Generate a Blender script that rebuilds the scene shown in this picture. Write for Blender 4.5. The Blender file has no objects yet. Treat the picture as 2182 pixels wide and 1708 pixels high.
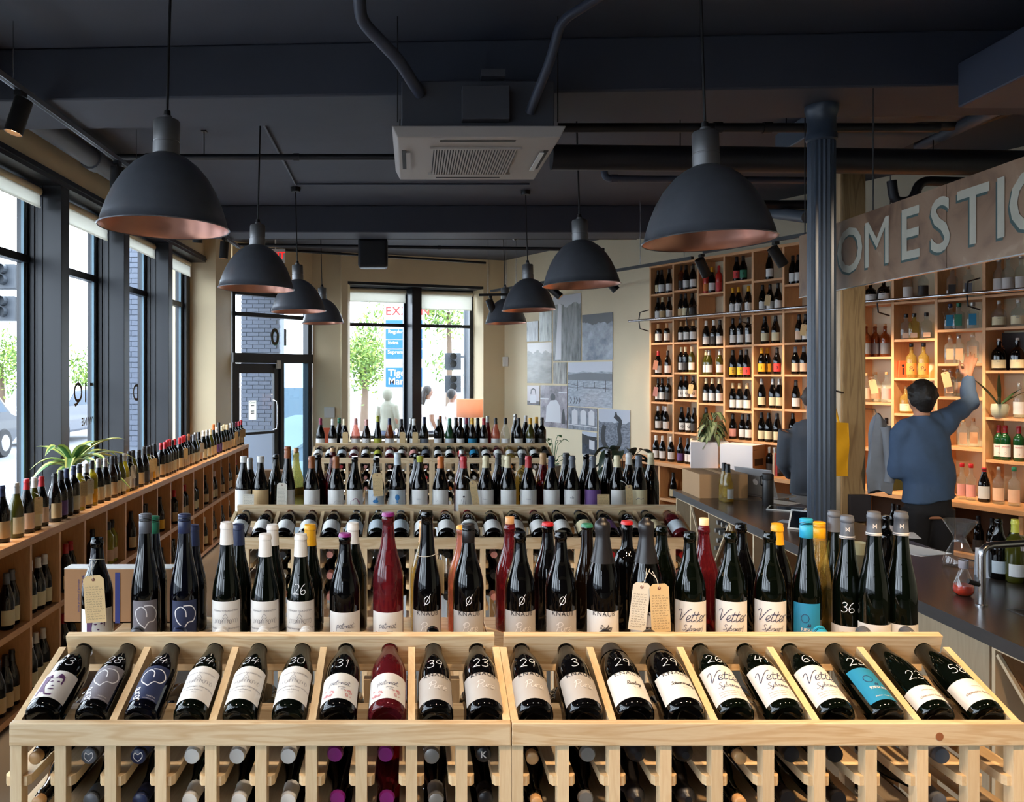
import bpy, math, random
from math import sin, cos, tan, pi, radians, sqrt, atan2
from mathutils import Vector, Matrix
random.seed(7)
SC = bpy.context.scene
COL = SC.collection

# ------------------------------------------------------------------ camera
CAMZ, FPX, CX, CY = 1.85, 1800.0, 880.0, 795.0
cam_d = bpy.data.cameras.new('camera'); cam = bpy.data.objects.new('camera', cam_d); COL.objects.link(cam)
cam.location = (0, 0, CAMZ); cam.rotation_euler = (radians(90), 0, 0)
cam_d.sensor_width = 36; cam_d.lens = 36 * FPX / 2182
cam_d.shift_x = (1091 - CX) / 2182; cam_d.shift_y = -(854 - CY) / 2182
cam_d.clip_start = 0.05; cam_d.clip_end = 300
SC.camera = cam

# ------------------------------------------------------------------ world and exposure
W = bpy.data.worlds.new('world'); SC.world = W; W.use_nodes = True
nt = W.node_tree; nt.nodes.clear()
wo = nt.nodes.new('ShaderNodeOutputWorld'); bg = nt.nodes.new('ShaderNodeBackground')
bg.inputs['Color'].default_value = (0.80, 0.90, 1.0, 1); bg.inputs['Strength'].default_value = 8.5
nt.links.new(bg.outputs[0], wo.inputs[0])
vs = SC.view_settings
vs.view_transform = 'Standard'; vs.look = 'None'; vs.gamma = 1.0; vs.use_curve_mapping = False
vs.exposure = 0.3
SC.cycles.use_denoising = True
SC.cycles.max_bounces = 8; SC.cycles.diffuse_bounces = 4; SC.cycles.glossy_bounces = 3
SC.cycles.transmission_bounces = 6; SC.cycles.transparent_max_bounces = 16
SC.cycles.sample_clamp_indirect = 6.0
SC.cycles.caustics_reflective = False; SC.cycles.caustics_refractive = False

# ------------------------------------------------------------------ pixel helpers (metres on a plane of known depth)
def PX(x, Y): return (x - CX) * Y / FPX
def PZ(y, Y): return CAMZ - (y - CY) * Y / FPX

# ------------------------------------------------------------------ materials
MATS = {}
def srgb(r, g, b):
    f = lambda c: (c / 255 / 12.92) if c / 255 <= 0.04045 else ((c / 255 + 0.055) / 1.055) ** 2.4
    return (f(r), f(g), f(b), 1)
def C3(c): return srgb(*c) if max(c) > 1.0 else (c[0], c[1], c[2], 1)
def mat(name, color=(200, 200, 200), rough=0.5, metal=0.0, spec=0.5, emit=None, estr=0, var=0.0, vscale=8, bump=0.0, coat=0.0):
    if name in MATS: return MATS[name]
    m = bpy.data.materials.new(name); m.use_nodes = True; MATS[name] = m
    n = m.node_tree.nodes; l = m.node_tree.links; p = n['Principled BSDF']
    c = C3(color)
    p.inputs['Base Color'].default_value = c; p.inputs['Roughness'].default_value = rough
    p.inputs['Metallic'].default_value = metal; p.inputs['Specular IOR Level'].default_value = spec
    p.inputs['Coat Weight'].default_value = coat
    if emit: p.inputs['Emission Color'].default_value = C3(emit); p.inputs['Emission Strength'].default_value = estr
    if var or bump:
        tc = n.new('ShaderNodeTexCoord'); ns = n.new('ShaderNodeTexNoise'); ns.inputs['Scale'].default_value = vscale; ns.inputs['Detail'].default_value = 5
        l.new(tc.outputs['Object'], ns.inputs['Vector'])
        if var:
            mx = n.new('ShaderNodeMix'); mx.data_type = 'RGBA'
            mx.inputs[6].default_value = tuple(v * (1 - var) for v in c[:3]) + (1,); mx.inputs[7].default_value = tuple(min(1, v * (1 + var)) for v in c[:3]) + (1,)
            l.new(ns.outputs['Fac'], mx.inputs[0]); l.new(mx.outputs[2], p.inputs['Base Color'])
        if bump:
            b = n.new('ShaderNodeBump'); b.inputs['Strength'].default_value = bump; b.inputs['Distance'].default_value = 0.01
            l.new(ns.outputs['Fac'], b.inputs['Height']); l.new(b.outputs[0], p.inputs['Normal'])
    return m
def wood(name, c1, c2, axis='X', scale=1.0, rough=0.5, rings=True):
    """plank wood: stretched noise rings along the grain axis"""
    if name in MATS: return MATS[name]
    m = bpy.data.materials.new(name); m.use_nodes = True; MATS[name] = m
    n = m.node_tree.nodes; l = m.node_tree.links; p = n['Principled BSDF']; p.inputs['Roughness'].default_value = rough
    tc = n.new('ShaderNodeTexCoord'); mp = n.new('ShaderNodeMapping'); oi = n.new('ShaderNodeObjectInfo')
    s = {'X': (0.9, 9, 9), 'Y': (9, 0.9, 9), 'Z': (9, 9, 0.9)}[axis]
    mp.inputs['Scale'].default_value = tuple(v * scale for v in s)
    add = n.new('ShaderNodeVectorMath'); add.operation = 'ADD'
    mul = n.new('ShaderNodeVectorMath'); mul.operation = 'SCALE'; mul.inputs['Scale'].default_value = 7.0
    cb = n.new('ShaderNodeCombineXYZ')
    for i in range(3): l.new(oi.outputs['Random'], cb.inputs[i])
    l.new(cb.outputs[0], mul.inputs[0]); l.new(tc.outputs['Object'], add.inputs[0]); l.new(mul.outputs[0], add.inputs[1])
    l.new(add.outputs[0], mp.inputs['Vector'])
    ns = n.new('ShaderNodeTexNoise'); ns.inputs['Scale'].default_value = 2.2; ns.inputs['Detail'].default_value = 2; ns.inputs['Distortion'].default_value = 0.6
    l.new(mp.outputs[0], ns.inputs['Vector'])
    wv = n.new('ShaderNodeMath'); wv.operation = 'MULTIPLY'; wv.inputs[1].default_value = 46.0
    sn = n.new('ShaderNodeMath'); sn.operation = 'SINE'
    l.new(ns.outputs['Fac'], wv.inputs[0]); l.new(wv.outputs[0], sn.inputs[0])
    fine = n.new('ShaderNodeTexNoise'); fine.inputs['Scale'].default_value = 30; fine.inputs['Detail'].default_value = 3
    l.new(mp.outputs[0], fine.inputs['Vector'])
    mr = n.new('ShaderNodeMapRange'); mr.inputs['From Min'].default_value = -0.2; mr.inputs['From Max'].default_value = 1.0
    mr.inputs['To Min'].default_value = 0.0; mr.inputs['To Max'].default_value = 0.8
    l.new(sn.outputs[0], mr.inputs['Value'])
    mm = n.new('ShaderNodeMath'); mm.operation = 'MULTIPLY_ADD'; mm.inputs[1].default_value = 0.55; 
    l.new(fine.outputs['Fac'], mm.inputs[0]); 
    m2 = n.new('ShaderNodeMath'); m2.operation = 'MULTIPLY'; m2.inputs[1].default_value = 0.55 if rings else 0.2
    l.new(mr.outputs[0], m2.inputs[0]); l.new(m2.outputs[0], mm.inputs[2])
    mx = n.new('ShaderNodeMix'); mx.data_type = 'RGBA'; mx.inputs[6].default_value = C3(c1); mx.inputs[7].default_value = C3(c2)
    l.new(mm.outputs[0], mx.inputs[0])
    hv = n.new('ShaderNodeHueSaturation'); mr2 = n.new('ShaderNodeMapRange'); mr2.inputs['To Min'].default_value = 0.88; mr2.inputs['To Max'].default_value = 1.1
    l.new(oi.outputs['Random'], mr2.inputs['Value']); l.new(mr2.outputs[0], hv.inputs['Value']); l.new(mx.outputs[2], hv.inputs['Color'])
    l.new(hv.outputs[0], p.inputs['Base Color'])
    return m
def thin_glass(name, tint=(0.97, 0.99, 1.0), rough=0.02, base=0.0, basecol=(0.5, 0.5, 0.5), refl=1.0):
    """thin-walled glass: fresnel gloss over a tinted clear pass, with an optional cloudy body"""
    if name in MATS: return MATS[name]
    m = bpy.data.materials.new(name); m.use_nodes = True; MATS[name] = m
    n = m.node_tree.nodes; l = m.node_tree.links; n.clear()
    out = n.new('ShaderNodeOutputMaterial'); tr = n.new('ShaderNodeBsdfTransparent'); tr.inputs[0].default_value = C3(tint)
    gl = n.new('ShaderNodeBsdfGlossy'); gl.inputs['Roughness'].default_value = rough
    fr = n.new('ShaderNodeFresnel'); fr.inputs['IOR'].default_value = 1.5
    f2 = n.new('ShaderNodeMath'); f2.operation = 'MULTIPLY'; f2.inputs[1].default_value = refl; 
    ge = n.new('ShaderNodeNewGeometry'); inv = n.new('ShaderNodeMath'); inv.operation = 'SUBTRACT'; inv.inputs[0].default_value = 1.0; l.new(ge.outputs['Backfacing'], inv.inputs[1])
    f0 = n.new('ShaderNodeMath'); f0.operation = 'MULTIPLY'; l.new(fr.outputs[0], f0.inputs[0]); l.new(inv.outputs[0], f0.inputs[1]); l.new(f0.outputs[0], f2.inputs[0])
    body = tr
    if base:
        df = n.new('ShaderNodeBsdfDiffuse'); df.inputs[0].default_value = C3(basecol)
        mb = n.new('ShaderNodeMixShader'); mb.inputs[0].default_value = base
        l.new(tr.outputs[0], mb.inputs[1]); l.new(df.outputs[0], mb.inputs[2]); body = mb
    mx = n.new('ShaderNodeMixShader'); l.new(f2.outputs[0], mx.inputs[0]); l.new(body.outputs[0], mx.inputs[1]); l.new(gl.outputs[0], mx.inputs[2])
    l.new(mx.outputs[0], out.inputs[0]); return m

# ------------------------------------------------------------------ mesh helpers
class MB:
    """collects shapes for ONE mesh"""
    def __init__(s): s.v = []; s.f = []; s.mi = []; s.cur = 0
    def addf(s, f): s.f.append(f); s.mi.append(s.cur)
    def box(s, lo, hi):
        b = len(s.v); x0, y0, z0 = lo; x1, y1, z1 = hi
        s.v += [(x0, y0, z0), (x1, y0, z0), (x1, y1, z0), (x0, y1, z0), (x0, y0, z1), (x1, y0, z1), (x1, y1, z1), (x0, y1, z1)]
        for f in ((0, 3, 2, 1), (4, 5, 6, 7), (0, 1, 5, 4), (1, 2, 6, 5), (2, 3, 7, 6), (3, 0, 4, 7)): s.addf(tuple(b + i for i in f))
        return s
    def cbox(s, c, d): return s.box(tuple(c[i] - d[i] / 2 for i in range(3)), tuple(c[i] + d[i] / 2 for i in range(3)))
    def beam(s, p, q, w, h, up=(0, 0, 1)):
        """box from p to q, width w across, height h along up"""
        p, q = Vector(p), Vector(q); d = (q - p).normalized(); a = d.cross(Vector(up)).normalized(); u = a.cross(d)
        b = len(s.v)
        for e in (p, q):
            for sx, sz in ((-1, -1), (1, -1), (1, 1), (-1, 1)): s.v.append(tuple(e + a * sx * w / 2 + u * sz * h / 2))
        for f in ((0, 1, 2, 3), (7, 6, 5, 4), (0, 4, 5, 1), (1, 5, 6, 2), (2, 6, 7, 3), (3, 7, 4, 0)): s.addf(tuple(b + i for i in f))
        return s
    def prism(s, poly, axis, a, c):
        """extrude a 2D polygon along an axis from a to c; poly coords fill the other two axes in order"""
        b = len(s.v); n = len(poly)
        def P(p, t):
            if axis == 'x': return (t, p[0], p[1])
            if axis == 'y': return (p[0], t, p[1])
            return (p[0], p[1], t)
        for t in (a, c):
            for p in poly: s.v.append(P(p, t))
        s.addf(tuple(b + i for i in range(n))[::-1]); s.addf(tuple(b + n + i for i in range(n)))
        for i in range(n): j = (i + 1) % n; s.addf((b + i, b + j, b + n + j, b + n + i))
        return s
    def lathe(s, prof, seg=24, c=(0, 0, 0), cap0=False, cap1=False, sq=None, axis='z'):
        b = len(s.v); n = len(prof)
        for r, z in prof:
            for k in range(seg):
                a = 2 * pi * k / seg; ca, sa = cos(a), sin(a); rr = r
                if sq: rr = r / (abs(ca) ** sq + abs(sa) ** sq) ** (1 / sq)
                if axis == 'z': s.v.append((c[0] + rr * ca, c[1] + rr * sa, c[2] + z))
                elif axis == 'x': s.v.append((c[0] + z, c[1] + rr * ca, c[2] + rr * sa))
                else: s.v.append((c[0] + rr * sa, c[1] + z, c[2] + rr * ca))
        for i in range(n - 1):
            for k in range(seg):
                k2 = (k + 1) % seg; s.addf((b + i * seg + k, b + i * seg + k2, b + (i + 1) * seg + k2, b + (i + 1) * seg + k))
        if cap0: s.addf(tuple(b + k for k in range(seg))[::-1])
        if cap1: s.addf(tuple(b + (n - 1) * seg + k for k in range(seg)))
        return s
    def tube(s, pts, r, seg=8, closed=False):
        pts = [Vector(p) for p in pts]; n = len(pts); b = len(s.v); up = None
        for i, p in enumerate(pts):
            t = (pts[(i + 1) % n] - pts[i - 1]) if closed else (pts[min(i + 1, n - 1)] - pts[max(i - 1, 0)])
            t.normalize()
            if up is None: up = Vector((0, 0, 1)) if abs(t.z) < 0.9 else Vector((1, 0, 0))
            a = t.cross(up)
            if a.length < 1e-6: a = t.orthogonal()
            a.normalize(); up = a.cross(t).normalized()
            rr = r[i] if isinstance(r, (list, tuple)) else r
            for k in range(seg):
                g = 2 * pi * k / seg; s.v.append(tuple(p + a * rr * cos(g) + up * rr * sin(g)))
        for i in range(n if closed else n - 1):
            j = (i + 1) % n
            for k in range(seg):
                k2 = (k + 1) % seg; s.addf((b + i * seg + k, b + i * seg + k2, b + j * seg + k2, b + j * seg + k))
        if not closed:
            s.addf(tuple(b + k for k in range(seg))[::-1]); s.addf(tuple(b + (n - 1) * seg + k for k in range(seg)))
        return s
    def ribbon(s, pts, w, T=lambda p: (p[0], 0, p[1])):
        """flat stroke in 2D, mapped by T"""
        n = len(pts)
        if n < 2: return s
        b = len(s.v)
        for i, p in enumerate(pts):
            q0 = pts[max(i - 1, 0)]; q1 = pts[min(i + 1, n - 1)]; dx, dy = q1[0] - q0[0], q1[1] - q0[1]; L = sqrt(dx * dx + dy * dy) or 1
            ww = w[i] if isinstance(w, (list, tuple)) else w
            ox, oy = -dy / L * ww / 2, dx / L * ww / 2
            s.v.append(T((p[0] + ox, p[1] + oy))); s.v.append(T((p[0] - ox, p[1] - oy)))
        for i in range(n - 1): k = b + 2 * i; s.addf((k, k + 1, k + 3, k + 2))
        return s
    def poly(s, pts): b = len(s.v); s.v += [tuple(p) for p in pts]; s.addf(tuple(range(b, b + len(pts)))); return s
    def sphere(s, c, r, seg=12, rings=8, sc=(1, 1, 1)):
        b = len(s.v)
        for i in range(rings + 1):
            t = pi * i / rings
            for k in range(seg):
                a = 2 * pi * k / seg; s.v.append((c[0] + r * sc[0] * sin(t) * cos(a), c[1] + r * sc[1] * sin(t) * sin(a), c[2] + r * sc[2] * cos(t)))
        for i in range(rings):
            for k in range(seg):
                k2 = (k + 1) % seg; s.addf((b + i * seg + k, b + (i + 1) * seg + k, b + (i + 1) * seg + k2, b + i * seg + k2))
        return s
    def mesh(s, name, smooth=None):
        m = bpy.data.meshes.new(name); m.from_pydata(s.v, [], s.f)
        if any(s.mi): m.polygons.foreach_set('material_index', s.mi)
        m.update()
        if smooth is not None:
            m.shade_smooth()
            if smooth < 180: m.set_sharp_from_angle(angle=radians(smooth))
        return m
def O(name, me, m, parent=None, loc=(0, 0, 0), rot=(0, 0, 0), label=None, cat=None, group=None, kind=None, bevel=0):
    """link a mesh (or MB) as one object; materials sit on the object so meshes can be shared"""
    if isinstance(me, MB): me = me.mesh(name)
    ms = m if isinstance(m, (list, tuple)) else [m]
    while len(me.materials) < len(ms): me.materials.append(None)
    o = bpy.data.objects.new(name, me); COL.objects.link(o)
    for i, mm in enumerate(ms): o.material_slots[i].link = 'OBJECT'; o.material_slots[i].material = mm
    o.location = loc; o.rotation_euler = rot
    if parent: o.parent = parent
    if bevel:
        b = o.modifiers.new('bevel', 'BEVEL'); b.width = bevel; b.segments = 2; b.limit_method = 'ANGLE'
    tag(o, label, cat, group, kind); return o
def tag(o, label=None, cat=None, group=None, kind=None):
    if label: o['label'] = label
    if cat: o['category'] = cat
    if group: o['group'] = group
    if kind: o['kind'] = kind
    return o
def E(name, loc=(0, 0, 0), rot=(0, 0, 0), label=None, cat=None, group=None, kind=None, parent=None):
    o = bpy.data.objects.new(name, None); COL.objects.link(o); o.location = loc; o.rotation_euler = rot; o.empty_display_size = 0.05
    if parent: o.parent = parent
    return tag(o, label, cat, group, kind)

# ------------------------------------------------------------------ lettering: built-in font outlines and hand strokes
FCACHE = {}
def text_mesh(s, size=1.0, bold=0.0, shear=0.0, space=1.0):
    """triangulated outline of s, centred on its box, in the xy plane: (verts2d, faces)"""
    k = (s, size, bold, shear, space)
    if k in FCACHE: return FCACHE[k]
    cu = bpy.data.curves.new('t', 'FONT'); cu.body = s; cu.size = size; cu.offset = bold * size; cu.shear = shear; cu.space_character = space
    cu.align_x = 'CENTER'; cu.align_y = 'CENTER'; cu.resolution_u = 3; cu.fill_mode = 'FRONT' if hasattr(cu, 'fill_mode') else 'BOTH'
    ob = bpy.data.objects.new('t', cu); COL.objects.link(ob)
    dg = bpy.context.evaluated_depsgraph_get(); me = bpy.data.meshes.new_from_object(ob.evaluated_get(dg))
    v = [(p.co.x, p.co.y) for p in me.vertices]; f = [tuple(p.vertices) for p in me.polygons]
    bpy.data.objects.remove(ob); bpy.data.curves.remove(cu); bpy.data.meshes.remove(me)
    FCACHE[k] = (v, f); return v, f
def put_text(mb, s, size, T, bold=0.0, shear=0.0, space=1.0, at=(0, 0), mirror=False):
    v, f = text_mesh(s, size, bold, shear, space); b = len(mb.v)
    for x, y in v: mb.v.append(T(((-x if mirror else x) + at[0], y + at[1])))
    for q in f: mb.addf(tuple(b + i for i in (q[::-1] if mirror else q)))
    return mb
GL = {  # hand-written strokes, x advance last
 '0': ([[(.3,1),(.08,.8),(.02,.45),(.12,.1),(.3,0),(.5,.12),(.58,.5),(.5,.85),(.3,1)]], .72),
 '1': ([[(.1,.8),(.25,1),(.25,0)]], .42),
 '2': ([[(.05,.75),(.15,.95),(.35,1),(.52,.85),(.5,.6),(.25,.25),(.02,.02),(.25,.06),(.6,.02)]], .72),
 '3': ([[(.05,.85),(.25,1),(.48,.9),(.45,.65),(.22,.52),(.48,.45),(.55,.2),(.38,.02),(.15,0),(.02,.12)]], .68),
 '4': ([[(.25,1),(.02,.4),(.3,.38),(.6,.42)], [(.48,.75),(.42,.4),(.38,-.05)]], .72),
 '5': ([[(.5,1),(.15,.97),(.1,.58),(.35,.6),(.52,.42),(.48,.12),(.25,0),(.03,.08)]], .66),
 '6': ([[(.4,1),(.15,.75),(.03,.35),(.12,.05),(.35,0),(.52,.15),(.45,.38),(.25,.42),(.08,.25)]], .66),
 '7': ([[(.02,.95),(.3,1),(.55,.97),(.35,.5),(.22,0)]], .62),
 '8': ([[(.5,.8),(.3,1),(.1,.85),(.2,.6),(.45,.4),(.5,.15),(.28,0),(.05,.15),(.15,.4),(.42,.62),(.5,.8)]], .66),
 '9': ([[(.5,.8),(.3,1),(.08,.85),(.1,.6),(.35,.55),(.5,.8),(.46,.4),(.4,0)]], .62),
 'V': ([[(-.1,.75),(.05,.95),(.2,.85),(.22,.3),(.28,0),(.5,.5),(.75,.95),(.95,1.0)]], .72),
 'S': ([[(.55,.85),(.35,1),(.15,.8),(.35,.55),(.5,.3),(.3,.02),(.0,.1)]], .55),
 'P': ([[(.12,.9),(.16,.4),(.1,0)], [(-.05,.7),(.15,.98),(.45,1),(.62,.75),(.4,.5),(.18,.45)]], .58),
 'R': ([[(.1,.9),(.1,0)], [(.0,.85),(.3,1),(.5,.8),(.3,.55),(.12,.5),(.35,.25),(.55,0)]], .58),
 'e': ([[(.0,.12),(.25,.25),(.3,.42),(.15,.5),(.04,.28),(.12,.03),(.28,.03),(.4,.14)]], .38),
 't': ([[(.15,.85),(.08,.3),(.1,.05),(.2,.02),(.35,.14)], [(-.05,.55),(.32,.6)]], .34),
 'r': ([[(.02,.5),(.06,.02)], [(.05,.28),(.14,.44),(.24,.5),(.34,.44)]], .36),
 'y': ([[(.0,.45),(.05,.15),(.18,.06),(.32,.2),(.36,.48),(.3,-.1),(.15,-.4),(.02,-.28),(.2,-.05),(.45,.14)]], .44),
 'l': ([[(.0,.1),(.2,.6),(.22,.95),(.12,.95),(.08,.4),(.12,.04),(.28,.12)]], .26),
 'v': ([[(.0,.4),(.08,.46),(.14,.05),(.28,.25),(.32,.48),(.42,.42)]], .4),
 'a': ([[(.34,.42),(.18,.5),(.03,.28),(.1,.04),(.25,.12),(.36,.46),(.34,.1),(.46,.12)]], .44),
 'n': ([[(.0,.05),(.04,.45),(.06,.1),(.2,.46),(.3,.4),(.28,.08),(.4,.1)]], .4),
 'p': ([[(.05,.48),(.06,0),(.04,-.45)], [(.06,.3),(.22,.5),(.38,.35),(.3,.08),(.1,.05)]], .44),
 'u': ([[(.0,.45),(.02,.12),(.15,.03),(.3,.2),(.34,.46),(.34,.08),(.46,.1)]], .44),
 'i': ([[(.05,.45),(.05,.06),(.18,.1)], [(.07,.68),(.09,.72)]], .18),
 's': ([[(.0,.08),(.18,.48),(.22,.2),(.1,.02),(.02,.08),(.3,.12)]], .3),
 'g': ([[(.32,.42),(.15,.5),(.02,.28),(.12,.08),(.3,.3),(.32,.45),(.28,-.2),(.1,-.42),(.0,-.25),(.4,.1)]], .4),
 'c': ([[(.3,.42),(.15,.5),(.02,.25),(.12,.02),(.34,.1)]], .34),
 'h': ([[(.04,.95),(.04,.02),(.18,.45),(.3,.4),(.3,.04),(.4,.1)]], .4),
 'w': ([[(.0,.45),(.08,.05),(.2,.4),(.28,.05),(.42,.45),(.48,.4)]], .48),
 'z': ([[(.0,.45),(.3,.46),(.02,.04),(.34,.04)]], .36),
 'm': ([[(.0,.02),(.05,.45),(.08,.1),(.2,.45),(.24,.1),(.38,.46),(.42,.06),(.52,.1)]], .52),
 '-': ([[(-.05,.28),(.35,.3)]], .34), ' ': ([], .25), '|': ([[(.1,-.2),(.14,.9)]], .25),
 'o': ([[(.2,.5),(.02,.3),(.12,.02),(.32,.15),(.3,.42),(.2,.5)]], .38),
 'O/': ([[(.3,.85),(.05,.6),(.08,.2),(.3,.05),(.55,.25),(.55,.65),(.3,.85)], [(.08,-.1),(.62,1.05)]], .6),
 'B': ([[(.05,1.0),(.12,.6),(.15,.35)], [(.0,.55),(-.05,.95),(.25,1.18),(.55,1.05),(.5,.72),(.3,.6)]], .6),
}
def smooth(pts, n=4):
    out = []
    for i in range(len(pts) - 1):
        p0 = pts[max(i - 1, 0)]; p1 = pts[i]; p2 = pts[i + 1]; p3 = pts[min(i + 2, len(pts) - 1)]
        for k in range(n):
            t = k / n
            out.append(tuple(0.5 * (2 * p1[j] + (p2[j] - p0[j]) * t + (2 * p0[j] - 5 * p1[j] + 4 * p2[j] - p3[j]) * t * t + (3 * p1[j] - p0[j] - 3 * p2[j] + p3[j]) * t ** 3) for j in range(2)))
    return out + [pts[-1]]
def hand(mb, s, size, T, w, at=(0, 0), shear=0.15, sub=4, rot=0.0):
    chars = ['O/'] if s == 'O/' else list(s)
    tw = sum(GL[c][1] for c in chars if c in GL) * size; x = -tw / 2
    for c in chars:
        if c not in GL: continue
        for st in GL[c][0]:
            pts = [(x + (p[0] + shear * p[1]) * size, (p[1] - .45) * size) for p in smooth(st, sub)]
            if rot: pts = [(p[0] * cos(rot) - p[1] * sin(rot), p[0] * sin(rot) + p[1] * cos(rot)) for p in pts]
            mb.ribbon([(p[0] + at[0], p[1] + at[1]) for p in pts], w, T)
        x += GL[c][1] * size
    return mb
def scribble(mb, x0, x1, y0, y1, n, T, w, amp=0.35, rnd=random):
    """lines of small illegible handwriting"""
    dy = (y1 - y0) / n
    for i in range(n):
        y = y1 - (i + .5) * dy; x = x0 + rnd.uniform(0, .06) * (x1 - x0); xe = x1 - rnd.uniform(0, .25) * (x1 - x0)
        while x < xe:
            L = rnd.uniform(.08, .22) * (x1 - x0); pts = []; k = max(3, int(L / (dy * .28)))
            for j in range(k + 1): pts.append((min(x + L * j / k, x1), y + (rnd.uniform(.3, 1) if j % 2 else -rnd.uniform(.2, .8)) * amp * dy))
            mb.ribbon(pts, w, T); x += L + dy * .45
    return mb
# ================================================================== materials of the place
M_beige = mat('beige_wall_paint', (220, 202, 166), 0.75, var=0.05, vscale=3)
M_ceil = mat('navy_ceiling_paint', (64, 68, 80), 0.7, var=0.12, vscale=4, bump=0.15)
M_beam = mat('navy_beam_paint', (58, 62, 74), 0.65, var=0.1, vscale=5, bump=0.15)
M_pipe = mat('navy_pipe_paint', (64, 70, 86), 0.5)
M_blackpipe = mat('black_pipe_paint', (30, 31, 38), 0.5)
M_steel = mat('blue_black_steel', (17, 21, 29), 0.45, var=0.1, vscale=6)
M_frame = mat('window_frame_black', (26, 30, 38), 0.4)
M_floor = mat('polished_concrete', (120, 112, 102), 0.35, var=0.15, vscale=2)
M_pane = thin_glass('window_glass', (0.97, 0.985, 1.0), 0.0)
M_shade = mat('roller_shade_cloth', (226, 216, 190), 0.8)
M_black = mat('satin_black', (18, 18, 20), 0.45)
M_chrome = mat('brushed_steel', (190, 190, 192), 0.25, metal=1.0)
M_white = mat('white_plastic', (225, 225, 222), 0.4)
M_pine = wood('pine', (238, 216, 178), (206, 166, 118), 'X', 1.0)
M_pineY = wood('pine_depth', (236, 210, 168), (206, 164, 114), 'Y', 1.0, rings=False)
M_pineZ = wood('pine_upright', (236, 212, 172), (206, 166, 118), 'Z', 1.0, rings=False)
M_shelf = wood('cedar_shelf', (226, 172, 118), (186, 126, 78), 'X', 0.8, rings=False)
M_shelfY = wood('cedar_shelf_depth', (226, 172, 118), (186, 126, 78), 'Y', 0.8, rings=False)
M_shelfZ = wood('cedar_shelf_upright', (228, 176, 122), (190, 132, 84), 'Z', 0.8, rings=False)
M_ply = wood('pale_plywood', (190, 172, 144), (160, 140, 112), 'Z', 0.5, rings=False)
M_card = mat('corrugated_cardboard', (160, 118, 80), 0.8, var=0.06, vscale=5)
ZC = 3.70
M_screen_cloth = mat('white_shade_cloth', (232, 228, 214), .8); _n = M_screen_cloth.node_tree.nodes; _l = M_screen_cloth.node_tree.links
_t = _n.new('ShaderNodeBsdfTranslucent'); _t.inputs[0].default_value = (.85, .84, .78, 1); _m = _n.new('ShaderNodeMixShader'); _m.inputs[0].default_value = .6; _l.new(_n['Principled BSDF'].outputs[0], _m.inputs[1]); _l.new(_t.outputs[0], _m.inputs[2]); _l.new(_m.outputs[0], _n['Material Output'].inputs[0])

# ------------------------------------------------------------------ floor, ceiling
def prism_poly(name, pts, z0, z1, m, **k):
    return O(name, MB().prism(pts, 'z', z0, z1), m, **k)
TW = Vector((0.445, -0.895)); NW = Vector((-0.895, -0.445)); P0W = Vector((2.97, 10.3))
def WP(u, v, z=0.0):
    p = P0W + TW * u + NW * v; return Vector((p.x, p.y, z))
CORNER = (1.50, 13.88); G1 = (-1.0, 12.95); G0 = (-1.553, 13.0); D0 = (-2.52, 11.8); PIL = (-2.53, 10.83)
outline = [(-3.1, -4.5), (6.1, -4.5), (6.1, 5.1), (CORNER[0] + .15, CORNER[1] + .1), (-1.2, 13.35), (-1.6, 13.2), (-2.7, 11.85), (-3.1, 11.0)]
prism_poly('floor', outline, -0.12, 0.0, M_floor, kind='structure')
ceil_o = prism_poly('ceiling', [(-3.1, -4.5), (6.1, -4.5), (6.1, 6.0), (1.9, 14.4), (-3.1, 14.4)], ZC, ZC + 0.15, M_ceil, kind='structure')
def rot2(p, c, a):
    dx, dy = p[0] - c[0], p[1] - c[1]; return (c[0] + dx * cos(a) - dy * sin(a), c[1] + dx * sin(a) + dy * cos(a))
a1 = -math.atan(0.05)
b1 = MB().prism([rot2(p, (1.0, 4.93), a1) for p in ((-4.2, 4.65), (5.6, 4.65), (5.6, 5.21), (-4.2, 5.21))], 'z', 3.40, ZC)
O('beam', b1, M_beam, ceil_o, bevel=0.012)
O('beam', MB().box((-2.68, 9.3, 3.40), (3.6, 9.75, ZC)), M_beam, ceil_o, bevel=0.012)
O('beam', MB().box((-2.68, 0.1, 3.40), (6.0, 0.6, ZC)), M_beam, ceil_o)
O('duct', MB().box((2.9, -1.0, 3.26), (3.6, 4.5, 3.5)), M_pipe, ceil_o, bevel=0.01)
O('duct', MB().box((2.75, 5.3, 3.50), (3.6, 6.42, 3.66)), mat('grey_duct_paint', (84, 94, 108), 0.5), ceil_o, bevel=0.01)

# ------------------------------------------------------------------ left window wall
wl = E('wall_left', kind='structure')
O('wall_panel', MB().box((-3.1, -4.5, 3.34), (-2.68, 10.83, ZC)), M_beige, wl)
O('header', MB().box((-3.1, -4.5, 3.27), (-2.655, 10.83, 3.345)).box((-3.1, -4.5, 3.30), (-2.64, 10.83, 3.315)), M_frame, wl)
O('apron_wall', MB().box((-3.1, -4.5, 0), (-2.75, 10.83, 0.74)), M_steel, wl)
O('sill', MB().box((-3.1, -4.5, 0.74), (-2.60, 10.83, 0.78)), M_frame, wl, bevel=0.004)
col_y = [6.39 - 1.4 * k for k in range(7, 0, -1)] + [6.39, 7.78, 9.2, 10.66]
for y in col_y[:-1]:
    c = MB().box((-3.0, y, 0.78), (-2.66, y + .15, 3.27)).box((-2.98, y - .012, 0.78), (-2.86, y + .162, 3.27)).box((-2.84, y - .006, 0.78), (-2.80, y + .156, 3.27))
    O('column_casing', c, M_steel, wl, bevel=0.003)
O('end_jamb', MB().box((-3.0, col_y[-1], 0.78), (-2.86, col_y[-1] + .165, 3.27)), M_steel, wl)
wins = []
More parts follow.
